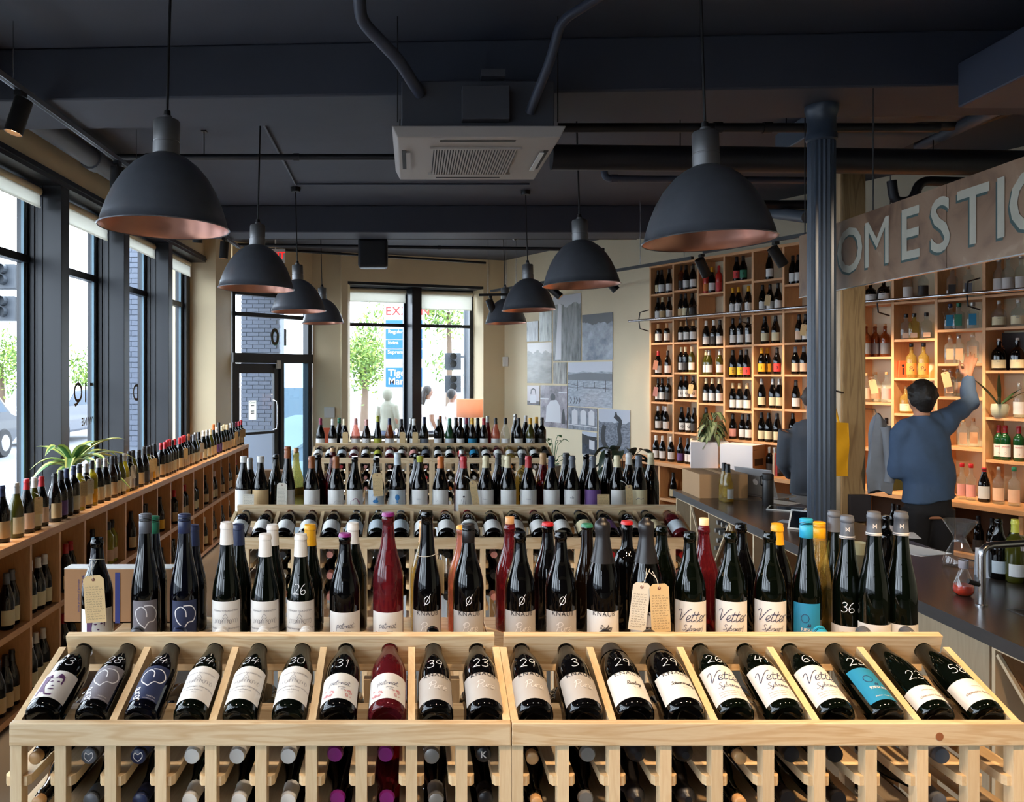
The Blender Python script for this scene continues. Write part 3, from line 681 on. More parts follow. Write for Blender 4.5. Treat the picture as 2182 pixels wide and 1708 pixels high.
# ------------------------------------------------------------------ hang tags
M_tag = mat('manila_card', (216, 186, 136), .75, var=.05, vscale=20); M_tagw = mat('white_card', (222, 216, 200), .75)
M_str = mat('white_string', (214, 208, 196), .8); M_eye = mat('eyelet_reinforcement', (120, 66, 48), .6); M_pen = mat('pen_ink', (70, 64, 62), .7)
def hang_tag(neck, r, drop, w, hgt, label, side=0.0, m=None, sd=0, yaw=0, roll=0, fwd=.0, detail=True, group=None):
    """neck: point on the bottle axis where the string is looped; card hangs drop below it on the camera side"""
    t = E('hang_tag', neck, (0, 0, yaw), label=label, cat='tag', group=group); yo = -(r + .012 + fwd)
    c = .18 * w; z1 = -drop; z0 = z1 - hgt
    card = E('c') if False else None
    poly = [(-w / 2, z0), (w / 2, z0), (w / 2, z1 - c), (w / 2 - c, z1), (-w / 2 + c, z1), (-w / 2, z1 - c)]
    rr = [((x) * cos(roll) - (z - z1) * sin(roll) + side, x * sin(roll) + (z - z1) * cos(roll) + z1) for x, z in poly]
    cd = O('tag_card', MB().prism(rr, 'y', yo, yo + .0008), m or M_tag, t)
    ex, ez = side + .09 * hgt * sin(roll), z1 - .09 * hgt
    O('eyelet', MB().lathe([(.0016, 0), (.0042, 0), (.0042, .0012), (.0016, .0012)], 12, (ex, yo - .0007, ez), axis='y'), M_eye, t)
    st = MB(); loop = [(r * 1.06 * sin(a), -r * 1.06 * cos(a), .004 * cos(a)) for a in [2 * pi * k / 14 for k in range(14)]]
    st.tube(loop, .0008, 5, closed=True); st.tube([(-.006, -r * 1.05, 0), (side * .6, yo * .98, -drop * .55), (ex, yo - .001, ez)], .0008, 5); st.tube([(.006, -r * 1.05, 0), (side * .6, yo * .98, -drop * .55)], .0008, 5)
    O('string', st, M_str, t)
    if detail:
        rd = random.Random(sd); mb = MB()
        def T(p):
            x, z = p; return (x * cos(roll) - (z - z1) * sin(roll) + side, yo - .0006, x * sin(roll) + (z - z1) * cos(roll) + z1)
        scribble(mb, -w * .42, w * .42, z0 + hgt * .05, z1 - hgt * .22, max(5, int(hgt / .0085)), T, .0007, rnd=rd)
        O('handwriting', mb, M_pen, cd)
    return t
# ================================================================== pine display racks
TILT = radians(17); BY, BZ = .037, 1.108          # base point of a sloping bottle, local to the rack front
def rack(X0, Wd, Yf, label, n=10, near=False):
    r = E('display_rack', (X0, Yf, 0), label=label, cat='wine rack'); p = Wd / n; bv = .0025 if near else 0
    O('front_rail', MB().box((0, 0, 1.067), (Wd - .002, .02, 1.116)), M_pine, r, bevel=bv)
    # sloping rail with a round hole for every neck
    mb = MB(); hw, th, R = .039, .018, .0205
    up = Vector((0, -sin(TILT), cos(TILT))); fw = Vector((0, cos(TILT), sin(TILT))); C0 = Vector((0, .272, BZ + (.272 - BY) * tan(TILT)))
    def P(x, s, d): return tuple(C0 + Vector((x, 0, 0)) + up * s + fw * d)
    for i in range(n):
        xa, xb = i * p + (.012 if i == 0 else 0), (i + 1) * p - (.012 if i == n - 1 else 0); xc = (i + .5) * p
        sq = [(xa, -hw), (xc, -hw), (xb, -hw), (xb, -.0), (xb, hw), (xc, hw), (xa, hw), (xa, 0.0)]
        hole = [(xc + R * cos(a), R * sin(a)) for a in [pi * 1.25 + k * pi / 4 for k in range(8)]]
        ring = [(xc + R * cos(a), R * sin(a)) for a in [pi * 1.25 + k * pi / 8 for k in range(16)]]
        for d, flip in ((0, 0), (th, 1)):
            b = len(mb.v)
            for q in sq: mb.v.append(P(q[0], q[1], d))
            for q in ring: mb.v.append(P(q[0], q[1], d))
            for k in range(8):
                k2 = (k + 1) % 8; fc = (b + k, b + k2, b + 8 + (2 * k + 2) % 16, b + 8 + 2 * k + 1, b + 8 + 2 * k)
                mb.addf(fc[::-1] if flip else fc)
        b = len(mb.v)
        for q in ring: mb.v.append(P(q[0], q[1], 0)); mb.v.append(P(q[0], q[1], th))
        for k in range(16): k2 = (k + 1) % 16; mb.addf((b + 2 * k, b + 2 * k + 1, b + 2 * k2 + 1, b + 2 * k2))
        for s in (-hw, hw): mb.poly([P(xa, s, 0), P(xb, s, 0), P(xb, s, th), P(xa, s, th)])
    for x in (.012, Wd - .012): mb.poly([P(x, -hw, 0), P(x, -hw, th), P(x, hw, th), P(x, hw, 0)])
    O('neck_rail', mb, M_pine, r)
    dv = MB().prism([(.02, 1.07), (.02, 1.114), (.253, 1.194), (.268, 1.160), (.26, 1.142), (.06, 1.07)], 'x', -.008, .008).mesh('divider')
    for i in range(0, n + 1, 2): O('divider', dv, M_pineY, r, loc=(min(max(i * p, .008), Wd - .009), 0, 0))
    O('support_slat', MB().box((.018, .13, 1.068), (Wd - .018, .165, 1.094)), M_pine, r)
    O('bottle_shelf', MB().box((0, .36, 1.098), (Wd - .002, .76, 1.12)), M_pine, r, bevel=bv)
    fp = MB().box((-.012, .004, 0), (.012, .034, 1.067)).mesh('post'); bp = MB().box((-.012, .30, 0), (.012, .33, 1.098)).mesh('post'); rp = MB().box((-.012, .70, 0), (.012, .73, 1.098)).mesh('post')
    slot = MB().prism([(-.027, .014), (-.021, .004), (.021, .004), (.027, .014), (.027, .40), (-.027, .40)], 'z', -.020, 0).mesh('slot_rail')
    for i in range(n + 1):
        x = min(max(i * p, .012), Wd - .013)
        O('post', fp, M_pineZ, r, loc=(x, 0, 0)); O('post', bp, M_pineZ, r, loc=(x, 0, 0))
        if i % 2 == 0: O('post', rp, M_pineZ, r, loc=(x, 0, 0))
        for z in (1.0, .905, .81, .715): O('slot_rail', slot, M_pineY, r, loc=(x, .006, z))
    O('base_plinth', MB().box((0, .02, .0), (Wd, .70, .06)), M_pine, r)
    return r
R1 = (1.773, [(-.848, 1.056), (.208, 1.08)]); R2 = (3.765, [(-.85, 1.056), (.206, 1.06)]); R3 = (7.335, [(-.89, 1.056), (.166, 1.06)])
rack(R1[1][0][0], R1[1][0][1], R1[0], 'pale pine rack with bottles chalked 43 to 23 on its slope', near=True)
rack(R1[1][1][0], R1[1][1][1], R1[0], 'pine rack ending beside the counter, bottles chalked 29 to 58 on its slope', near=True)
rack(R2[1][0][0], R2[1][0][1], R2[0], 'middle pine rack beside the low window shelf, orange-capped bottles on top')
rack(R2[1][1][0], R2[1][1][1], R2[0], 'middle pine rack towards the photo prints, purple label bottle on top')
rack(R3[1][0][0], R3[1][0][1], R3[0], 'pine rack in front of the entrance door and window')
rack(R3[1][1][0], R3[1][1][1], R3[0], 'pine rack in front of the lamp with the drum shade')
O('knot', MB().lathe([(0, 0), (.0085, 0), (.0085, .0004)], 14, (PX(2002, 1.773) - .208, -.0006, 1.088), axis='y'), mat('knot_wood', (150, 92, 56), .6), bpy.data.objects['display_rack.001'])
def slot_x(R, i): X0, Wd = R[1][i // 10]; return X0 + Wd / 10 * (i % 10 + .5)

# ------------------------------------------------------------------ printed label designs for the near rack
def d_castle(mb, T):
    put_text(mb, 'WEINGUT FALKENSTEIN', .0052, T, at=(0, .026)); put_text(mb, 'Niedermenniger Herrenberg', .0060, T, at=(0, -.012)); put_text(mb, 'Riesling Kabinett', .0045, T, at=(0, -.021)); put_text(mb, 'Mosel', .004, T, at=(0, -.028))
    for k in range(11): x = -.024 + k * .0048; mb.ribbon([(x, .0), (x, .006), (x + .002, .008), (x + .004, .006), (x + .004, .0)], .0005, T)
    mb.ribbon([(-.026, -.001), (-.01, -.001), (-.004, .009), (0, .012), (.004, .009), (.01, -.001), (.026, -.001)], .0008, T)
    mb.ribbon([(-.026, .009), (.026, .009)], .0006, T); mb.ribbon([(-.006, .010), (-.003, .017), (0, .019), (.003, .017), (.006, .010)], .0007, T); mb.ribbon([(0, .019), (0, .024)], .0006, T)
def d_petnat(mb, T): hand(mb, 'pet-nat', .018, T, .0009, at=(0, .010)); put_text(mb, 'germany', .005, T, at=(.006, -.006), shear=.3); put_text(mb, '2018', .0045, T, at=(.008, -.013))
def d_petflow(mb, T):
    rd = random.Random(3)
    for k in range(22):
        x = rd.choice([-1, 1]) * rd.uniform(.012, .036); y = -.033 + rd.uniform(0, .022); r = rd.uniform(.0012, .003)
        mb.ribbon([(x + r * cos(a), y + r * sin(a)) for a in [2 * pi * j / 6 for j in range(7)]], .0012, T)
def d_pure(mb, T): hand(mb, 'Pure', .024, T, .0017, at=(.004, .003), shear=.25)
def d_knaus(mb, T): put_text(mb, 'KNAUß', .017, T, at=(.002, .0385), space=1.15); mb.ribbon([(.005, -.010), (.022, -.010)], .0007, T)
def d_word(s, size=.012): return lambda mb, T: hand(mb, s, size, T, .0011, at=(.008, .004), shear=.25)
def d_vetter(mb, T): hand(mb, 'Vetter', .026, T, .0014, at=(0, .016), shear=.3); hand(mb, 'Sylvaner|', .013, T, .0008, at=(.002, -.010), shear=.3)
def d_vetsmall(mb, T):
    for k in range(3): put_text(mb, 'qualitätswein  franken  alc 12% vol', .0035, T, at=(0, -.027 - .0055 * k))
def d_riesling(mb, T): put_text(mb, 'RIESLING', .009, T, at=(.006, -.012), bold=.01); put_text(mb, 'trocken  mosel  2018', .004, T, at=(.004, -.034), bold=.01)
def d_riescrest(mb, T): mb.ribbon([(-.004 + .008 * cos(a), .012 + .009 * sin(a)) for a in [2 * pi * k / 10 for k in range(11)]], .0012, T); hand(mb, 'ss', .012, T, .001, at=(.004, .0))
def d_busch(mb, T): put_text(mb, 'clemens busch', .0105, T, at=(.0, -.010)); put_text(mb, 'marienburg', .0042, T, at=(.004, .010))
def d_native(mb, T): put_text(mb, '(alter) native', .0058, T, at=(0, .008)); put_text(mb, 'clemens busch', .0095, T, at=(.0, -.010))
def d_heart(mb, T):
    P = smooth([(.0, -.012), (-.016, .004), (-.020, .024), (-.008, .034), (.002, .026), (.004, .012)], 5); mb.ribbon(P, .0022, T)
    P = smooth([(.0, -.012), (.008, .0), (.020, .002), (.026, .018), (.016, .034), (-.002, .036)], 5); mb.ribbon(P, .0022, T)
    hand(mb, 'eurer', .022, T, .0017, at=(-.010, -.030), shear=.1, rot=-pi / 2 + .25)
def d_heartsmall(mb, T): put_text(mb, 'RIESLING', .0042, T, at=(.014, -.038)); put_text(mb, 'kabinett trocken', .0036, T, at=(.012, -.044))
def d_face(mb, T):   # abstract portrait: hair, brow, eyes, nose, mouth in purple print
    def blob(pts):
        mb.poly([T(p) for p in pts])
    blob([(-.026, -.036), (-.026, .030), (-.012, .030), (-.010, .012), (-.014, -.006), (-.008, -.024), (-.002, -.036)])
    blob([(-.012, .030), (.010, .034), (.020, .026), (.018, .018), (.006, .020), (-.004, .016), (-.011, .018)]); blob([(.018, .026), (.022, .018), (.021, -.002), (.018, .002), (.018, .018)])
    blob([(-.008, .006), (-.002, .009), (.002, .006), (-.003, .004)]); blob([(.007, .007), (.012, .010), (.016, .007), (.011, .005)])
    blob([(.0, -.008), (.004, -.006), (.008, -.008), (.004, -.010)]); blob([(-.004, -.018), (.004, -.016), (.012, -.018), (.004, -.021)]); blob([(-.002, -.034), (.012, -.032), (.010, -.038), (-.002, -.038)])
P_white = mat('print_white', (232, 232, 236), .5); P_grey = mat('print_soft_grey', (110, 110, 120), .6); P_pur = mat('print_purple', (84, 44, 88), .6)
P_blue = mat('print_navy', (40, 46, 84), .6); P_pink = mat('print_pink', (206, 120, 126), .6); P_lt = mat('print_pale', (222, 218, 214), .5); P_tan = mat('print_tan', (120, 92, 70), .6)
NEAR = {  # design: shape, glass, cap kind, cap colour, label colour, label zone, arc, prints
 'face': ('burg', 'dark', None, 'bk', 'wh', (.022, .112), 130, [(d_face, P_pur)]),
 'bgrey': ('flute', 'dark', 'screw', 'gy', 'gb', (.020, .134), 105, [(d_heart, P_white), (d_heartsmall, P_lt)]),
 'bnavy': ('flute', 'navy', 'screw', 'nv', 'nv', (.020, .134), 105, [(d_heart, P_white), (d_heartsmall, P_lt)]),
 'castle': ('flute', 'green', 'cap', 'wh', 'wh', (.020, .132), 140, [(d_castle, P_grey)]),
 'petred': ('burg', 'dark', 'crown', 'pu', 'wh', (.018, .104), 140, [(d_petnat, P_blue), (d_petflow, P_pink)]),
 'petrose': ('burg', 'rose', 'crown', 'pu', 'wh', (.018, .104), 140, [(d_petnat, P_blue), (d_petflow, P_pink)]),
 'pureflute': ('flute', 'dark', None, 'bk', 'gr2', (.018, .106), 140, [(d_pure, P_lt), (d_knaus, M_ink)]),
 'pure': ('burg', 'dark', None, 'bk', 'gr2', (.018, .106), 140, [(d_pure, P_lt), (d_knaus, M_ink)]),
 'purescrew': ('burg', 'dark', 'screw', 'bk', 'gr2', (.018, .106), 140, [(d_pure, P_lt), (d_knaus, M_ink)]),
 'ries': ('champ', 'dark', 'foil', 'bk', 'wh', (.018, .106), 135, [(d_word('Riesling'), M_ink), (d_knaus, M_ink)]),
 'schw': ('champ', 'dark', 'foil', 'bk', 'wh', (.018, .106), 135, [(d_word('Schwarzriesling', .010), M_ink), (d_knaus, M_ink)]),
 'vetter': ('burg', 'green', None, 'bk', 'wh', (.018, .132), 140, [(d_vetter, P_blue), (d_vetsmall, P_grey)]),
 'blue': ('flute', 'green', 'screw', 'bl', 'tq', (.018, .126), 110, [(d_riesling, P_lt), (d_riescrest, P_blue)]),
 'native': ('flute', 'green', 'cap', 'gy', 'wh', (.018, .066), 160, [(d_native, P_tan)]),
 'busch': ('flute', 'green', 'cap', 'gy', 'wh', (.018, .088), 160, [(d_busch, P_tan)]),
}
NDESC = {'face': 'purple portrait label', 'bgrey': 'mauve grey heart label', 'bnavy': 'navy heart label', 'castle': 'white castle label', 'petred': 'white pet-nat label', 'petrose': 'white pet-nat label', 'pureflute': 'grey Pure label', 'pure': 'grey Pure label', 'purescrew': 'grey Pure label', 'ries': 'white Riesling label', 'schw': 'white Schwarzriesling label', 'vetter': 'white Vetter label', 'blue': 'turquoise Riesling label', 'native': 'low white label', 'busch': 'low cream label'}
def near_bottle(design, pos, label, group=None, h=None, chalk=None, tilt=None, yaw=0, cz=None, csize=.028, capmark=False):
    sh, gl, cap, cc, lab, lz, arc, prints = NEAR[design]
    e, g, L, h = bottle(pos, sh, gl, cap, cc, lab, h, lz, arc, yaw, tilt, 32, label=label, group=group)
    zc = (lz[0] + lz[1]) / 2
    for d, m in prints: print_on(L, sh, h, zc, d, m, sc=1.22 if lz[1] - lz[0] > .1 else 1.0)
    if design == 'petrose': pass
    if chalk: print_on(g, sh, h, cz or (lz[1] + (.024 if lz[1] > .12 else .034)), lambda mb, T: hand(mb, chalk, csize, T, .0016, shear=.1), M_chalk, 'chalk_number')
    if cap == 'cap' and cc == 'gy':
        mb = MB(); T = wrap(sh, h, h - .058, .0022); mb.ribbon([(x * .004, .004) for x in range(-12, 13)], .0035, T); mb.ribbon([(x * .004, -.0005) for x in range(-12, 13)], .0012, T)
        for p in ([(-.004, .018), (-.004, .030), (0, .024), (.004, .030), (.004, .018)], [(-.004, .020), (.004, .027)], [(.004, .020), (-.004, .027)]): mb.ribbon(p, .0014, T)
        O('capsule_emblem', mb, P_lt, e)
    return e, h
# sloping bottles
SL = [('face', '43'), ('bgrey', '28'), ('bnavy', '74'), ('castle', '24'), ('castle', '34'), ('castle', '30'), ('petred', '31'), ('petrose', None), ('pureflute', '39'), ('pure', '23'),
      ('pure', '29'), ('pure', '3'), ('ries', '29'), ('schw', '29'), ('vetter', '26'), ('vetter', '41'), ('vetter', '61'), ('blue', '23'), ('native', '23'), ('busch', '58')]
NW_ = {'43': 'forty-three', '28': 'twenty-eight', '74': 'seventy-four', '24': 'twenty-four', '34': 'thirty-four', '30': 'thirty', '31': 'thirty-one', '39': 'thirty-nine', '23': 'twenty-three', '29': 'twenty-nine', '3': 'three', '26': 'twenty-six', '41': 'forty-one', '61': 'sixty-one', '58': 'fifty-eight'}
for i, (d, num) in enumerate(SL):
    lb = 'sloping bottle chalked %s with %s, neck through pine rail' % (NW_[num], NDESC[d]) if num else 'sloping pink rosé bottle with white pet-nat label, neck through pine rail'
    near_bottle(d, (slot_x(R1, i), R1[0] + BY, BZ), lb, chalk=num, tilt=TILT, h=.325 if NEAR[d][0] == 'flute' else None, csize=.028)
# standing bottles on the near rack: x px, top px, design or generic
YA, YB2, ZS = 2.25, 2.40, 1.12
ST = [(207, 1145, 'face', None), (310, 1095, 'bgrey', None), (393, 1095, 'bnavy', None), (483, 1112, 'castle', None), (565, 1137, 'castle', None), (641, 1137, 'castle', '26'), (735, 1136, 'petred', None), (827, 1092, 'petrose', None),
      (910, 1088, 'pureflute', 'O/'), (998, 1115, 'purescrew', 'O/'), (1108, 1133, 'pure', 'O/'), (1195, 1131, 'pure', 'O/'), (1284, 1112, 'ries', None), (1377, 1112, 'schw', None), (1470, 1133, 'vetter', None), (1557, 1133, 'vetter', None), (1640, 1133, 'vetter', None),
      (1718, 1105, 'blue', None), (1805, 1098, 'native', '36'), (1862, 1090, 'busch', None), (1920, 1090, 'busch', None)]
STL = ['standing bottle with purple portrait label half covered by a hanging tag', 'standing flute bottle with grey screw cap and mauve grey heart label', 'standing flute bottle with navy screw cap and navy heart label',
       'standing white-capped flute with castle label next to the navy bottle, no chalk', 'standing white-capped flute with castle label between two castle bottles, no chalk', 'standing white-capped flute with castle label, chalked twenty-six',
       'standing black bottle with purple crown cap and white pet-nat label', 'standing red rosé bottle with purple crown cap and white pet-nat label', 'tall standing flute bottle with grey Pure label and chalk slashed circle',
       'standing black bottle with black screw cap and grey Pure label', 'standing bare-necked bottle with grey Pure label, rosé bottle close behind', 'standing bare-necked bottle with grey Pure label beside the foil-topped Riesling',
       'standing sparkling bottle with black foil and white Riesling label', 'standing sparkling bottle with black foil and Schwarzriesling label behind two tags', 'standing bottle with white Vetter label beside the foil-topped tagged bottle',
       'standing bottle with white Vetter label between two Vetter bottles', 'standing bottle with white Vetter label beside the turquoise bottle', 'standing flute bottle with sky-blue screw cap and turquoise label',
       'standing grey-capped flute with low white label, chalked thirty-six', 'standing grey-capped flute with cream label behind the bottle chalked thirty-six', 'standing grey-capped flute with cream label at the counter end of the rack']
near_e = {}
for k, (x, ty, d, ch) in enumerate(ST):
    y = YA if k < 19 else 2.19
    h = PZ(ty, y) - ZS; X = PX(x, y)
    near_e[x] = near_bottle(d, (X, y, ZS), STL[k], h=h, chalk=ch, yaw=-atan2(X, y) * .75 + random.uniform(-.06, .06), cz=.115 if d in ('native',) else (NEAR[d][5][1] + .03), csize=.026)
BK = [(327, 1100, 'flute', 'dark', 'screw', 'gn', None), (412, 1118, 'flute', 'navy', 'cap', 'nv', None), (508, 1116, 'flute', 'green', 'cap', 'nv', 'gr2'), (581, 1117, 'flute', 'green', 'cap', 'wh', 'wh'), (661, 1117, 'flute', 'green', 'cap', 'yl', 'wh'), (752, 1113, 'burg', 'green', 'cap', 'wh', 'wh'),
      (985, 1120, 'burg', 'pink', 'crown', 'yl', None), (1086, 1115, 'burg', 'rose', 'cork', 'wd', None), (1167, 1113, 'burg', 'dark', 'crown', 'rd', 'wh'), (1251, 1116, 'flute', 'brown', 'crown', 'gn', 'wh'), (1336, 1110, 'bord', 'dark', 'crown', 'rd', 'wh'), (1410, 1120, 'burg', 'green', None, 'bk', 'tn'),
      (1500, 1118, 'burg', 'rose', 'cork', 'cr', 'tn'), (1579, 1115, 'burg', 'dark', None, 'bk', 'wh'), (1656, 1115, 'burg', 'dark', 'cap', 'yl', None), (1746, 1112, 'flute', 'honey', 'screw', 'yl', None), (1733, 1122, 'flute', 'honey', 'screw', 'yl', None), (1777, 1088, 'flute', 'green', 'cap', 'gy', 'wh'), (905, 1110, 'burg', 'honey', 'cap', 'wd', None)]
for k, (x, ty, sh, gl, cap, cc, lab) in enumerate(BK):
    y = YB2 + (.012 if k % 2 else 0) + (.09 if x == 1733 else 0)
    bottle((PX(x, y), y, ZS), sh, gl, cap, cc, lab, h=max(.26, PZ(ty, y) - ZS), seg=24, yaw=random.uniform(2.6, 3.6), where='behind near rack front row')
# bottles lying in the slots of the near rack, capsule towards the aisle
SLOT = [('burg', 'dark', 'cork', 'wd'), ('flute', 'dark', 'screw', 'gy'), ('flute', 'navy', 'screw', 'nv'), ('flute', 'green', 'cap', 'wh'), ('flute', 'green', 'cap', 'wh'), ('flute', 'green', 'cap', 'wh'), ('burg', 'dark', 'crown', 'pu'), ('burg', 'rose', 'crown', 'pu'), ('flute', 'dark', 'cap', 'si'), ('burg', 'dark', 'screw', 'bk'),
        ('burg', 'dark', 'cork', 'wd'), ('burg', 'dark', 'crown', 'si'), ('champ', 'dark', 'foil', 'bk'), ('champ', 'dark', 'foil', 'bk'), ('burg', 'green', 'cork', 'wd'), ('burg', 'green', 'wax', 'bk'), ('burg', 'green', 'wax', 'bk'), None, ('flute', 'green', 'cap', 'gy'), None]
heap_low = Heap()
for i, sp in enumerate(SLOT):
    if not sp: continue
    for row, z in enumerate((1.0, .905, .81, .715)):  # bottom rows lie out of view, added to block light from behind
        HEAP = heap_low if row else None; HROT = (pi / 2, 0, 0) if row else None
        sh, gl, cap, cc = sp; hh = HB[sh]; rb = rad_at(sh, hh, .05); axis = z + sqrt(max(rb * rb - .0256 ** 2, .0001)) + .003
        e, g, L, h = bottle((slot_x(R1, i), R1[0] + .034 + hh, axis), sh, gl, cap, cc, 'wh', seg=20, where='lying in %s rack slot' % ('upper' if row == 0 else 'lower'))
        if row: continue
        e.rotation_euler = (pi / 2, 0, random.uniform(-.03, .03))
        if i in (1, 2) and row == 0:
            mb = MB(); mb.ribbon([(p[0] * .28, p[1] * .28) for p in smooth([(.0, -.030), (-.026, -.004), (-.020, .024), (.0, .014), (.020, .026), (.026, .0), (.0, -.03)], 4)], .0014, lambda p: (p[0] * 1.25, p[1] * 1.25, h + .0022)); O('capsule_emblem', mb, P_lt, e)
        if i == 9 and row == 0:
            mb = MB(); put_text(mb, 'K', .02, lambda p: (p[0], p[1], h + .0022), bold=.02); O('capsule_emblem', mb, P_lt, e)

HEAP = None; HROT = None; heap_low.done('racked_bottles', 'bottles lying in the lower slots of the near pine racks')
# ------------------------------------------------------------------ middle rack
def row_bottles(specs, Y, where, seg=20, dback=.13, lz=(.04, .148)):
    out = {}
    for sp in specs:
        x, ty, sh, gl, cap, cc, lab = sp[:7]; back = len(sp) > 7 and sp[7]
        y = Y + (dback if back else 0); h = min(max(PZ(ty, y) - ZS, .25), .37)
        out[x] = bottle((PX(x, y), y, ZS), sh, gl, cap, cc, lab, h=h, lz=lz, seg=seg, yaw=random.uniform(-.25, .25) + (pi if back else 0), where=('behind the row ' if back else '') + where)
    return out
B = True
M2 = [(519, 972, 'burg', 'dark', 'wax', 'wh', 'wh'), (532, 975, 'burg', 'dark', 'cap', 'si', None, B), (555, 972, 'burg', 'dark', 'wax', 'wh', 'tn'), (588, 967, 'burg', 'green', None, 'bk', None, B), (613, 951, 'flute', 'dark', 'cap', 'br', 'wh'), (631, 962, 'burg', 'honey', 'cork', 'wd', None, B),
      (664, 972, 'burg', 'dark', 'cap', 'br', 'wh'), (678, 968, 'burg', 'dark', None, 'bk', 'dk', B), (709, 962, 'burg', 'rose', 'cork', 'wd', None, B), (716, 972, 'burg', 'dark', 'cap', 'br', 'wh'), (756, 972, 'burg', 'green', None, 'bk', 'wh'), (802, 973, 'burg', 'green', None, 'bk', 'lb'), (847, 965, 'burg', 'dark', 'cap', 'lb', 'lb'),
      (888, 966, 'burg', 'dark', None, 'bk', None, B), (895, 971, 'burg', 'dark', 'wax', 'lg', 'wh'), (939, 972, 'burg', 'dark', 'cap', 'og', 'wh'), (984, 966, 'burg', 'rose', 'cork', 'si', None, B), (988, 972, 'burg', 'brown', 'cap', 'rd', 'wh'), (1035, 971, 'burg', 'dark', 'cap', 'cr', 'wh'), (1062, 966, 'burg', 'dark', 'cap', 'bk', 'pk', B), (1073, 969, 'burg', 'dark', 'cap', 'cr', None, B),
      (1082, 971, 'burg', 'dark', 'cap', 'cr', 'wh'), (1113, 966, 'bord', 'honey', 'cap', 'bk', None, B), (1126, 971, 'burg', 'dark', 'cap', 'rd', 'wh'), (1157, 965, 'burg', 'rose', 'cap', 'wd', 'lg', B), (1175, 971, 'burg', 'dark', 'cap', 'nv', 'wh'), (1206, 965, 'burg', 'dark', 'cap', 'bk', None, B), (1219, 971, 'burg', 'dark', 'cap', 'gy', 'wh'), (1249, 966, 'burg', 'dark', None, 'bk', 'tn', B),
      (1263, 971, 'burg', 'dark', 'cap', 'gy', 'vi'), (1296, 958, 'champ', 'dark', None, 'bk', None, B), (1315, 970, 'burg', 'dark', 'cap', 'cr', 'wh'), (1340, 965, 'burg', 'brown', 'cap', 'wh', 'wh', B), (1361, 970, 'burg', 'dark', 'cap', 'gy', 'cr'), (1387, 965, 'burg', 'brown', 'cap', 'cr', 'tn', B)]
m2 = row_bottles(M2, 4.25, 'on middle rack')
# drawings on a few middle-rack labels
P_bl = mat('print_bright_blue', (50, 120, 180), .6); P_mag = mat('print_magenta', (140, 40, 90), .6)
def ell(cx, cy, rx, ry, n=14): return [(cx + rx * cos(2 * pi * k / n), cy + ry * sin(2 * pi * k / n)) for k in range(n)]
def fillp(pts): return lambda mb, T: mb.poly([T(p) for p in pts])
for x, draw, m in ((847, lambda mb, T: [mb.poly([T(p) for p in ell(.004, .004, .013, .017)]), mb.poly([T(p) for p in [(-.002, -.018), (.010, -.018), (.008, -.026), (.0, -.026)]])], P_bl),
                   (802, lambda mb, T: [hand(mb, 'pu-no', .016, T, .0014, at=(0, .022)), mb.poly([T(p) for p in ell(.0, -.018, .016, .010)]), mb.poly([T(p) for p in ell(.006, -.004, .006, .006)])], P_bl),
                   (756, lambda mb, T: mb.poly([T(p) for p in [(-.028, -.038), (-.024, -.016), (-.010, -.010), (.0, .0), (.014, -.002), (.020, -.014), (.028, -.020), (.028, -.038)]]), P_mag),
                   (988, lambda mb, T: [mb.ribbon([(0, -.034), (.004, .004)], .0012, T), mb.poly([T(p) for p in ell(.004, .008, .006, .005)]), mb.ribbon([(.012, -.034), (.016, .012)], .0014, T), mb.ribbon([(-.004, -.03), (-.010, -.008)], .0012, T)], M_ink),
                   (895, lambda mb, T: put_text(mb, 'DOM', .010, T, at=(0, -.006)), P_grey), (1035, lambda mb, T: put_text(mb, 'Cèdre', .010, T, at=(0, -.006)), P_grey), (1126, lambda mb, T: put_text(mb, 'Cèdre', .010, T, at=(0, -.006)), P_grey),
                   (1219, lambda mb, T: hand(mb, 'n lea', .012, T, .0011, at=(0, .004)), P_grey), (1361, lambda mb, T: [mb.ribbon(smooth([(-.02, -.01), (-.008, .0), (.006, -.006), (.022, .0)], 4), .003, T)], P_grey),
                   (664, lambda mb, T: mb.ribbon([(-.02, -.028), (-.012, -.016), (-.008, -.026), (.02, -.02)], .0009, T), P_grey), (716, lambda mb, T: mb.ribbon([(-.016, -.03), (.0, -.012), (.018, -.02)], .0008, T), P_grey), (939, lambda mb, T: mb.ribbon([(-.016, -.02), (-.010, -.012), (.018, -.03)], .0009, T), P_grey)):
    e, g, L, h = m2[x]; sh = [q for q in M2 if q[0] == x][0][2]; print_on(L, sh, h, .108, draw, m, sc=.9)
def slope_row(R, specs, where, seg=18, chalk=None):
    for i, (sh, gl, cap, cc, lab) in enumerate(specs):
        e, g, L, h = bottle((slot_x(R, i), R[0] + BY, BZ), sh, gl, cap, cc, lab, tilt=TILT, seg=seg, where=where)
        if chalk and i in chalk: print_on(g, sh, h, .135, lambda mb, T: hand(mb, chalk[i], .03, T, .002, shear=.1), M_chalk, 'chalk_number')
b_ = 'burg'
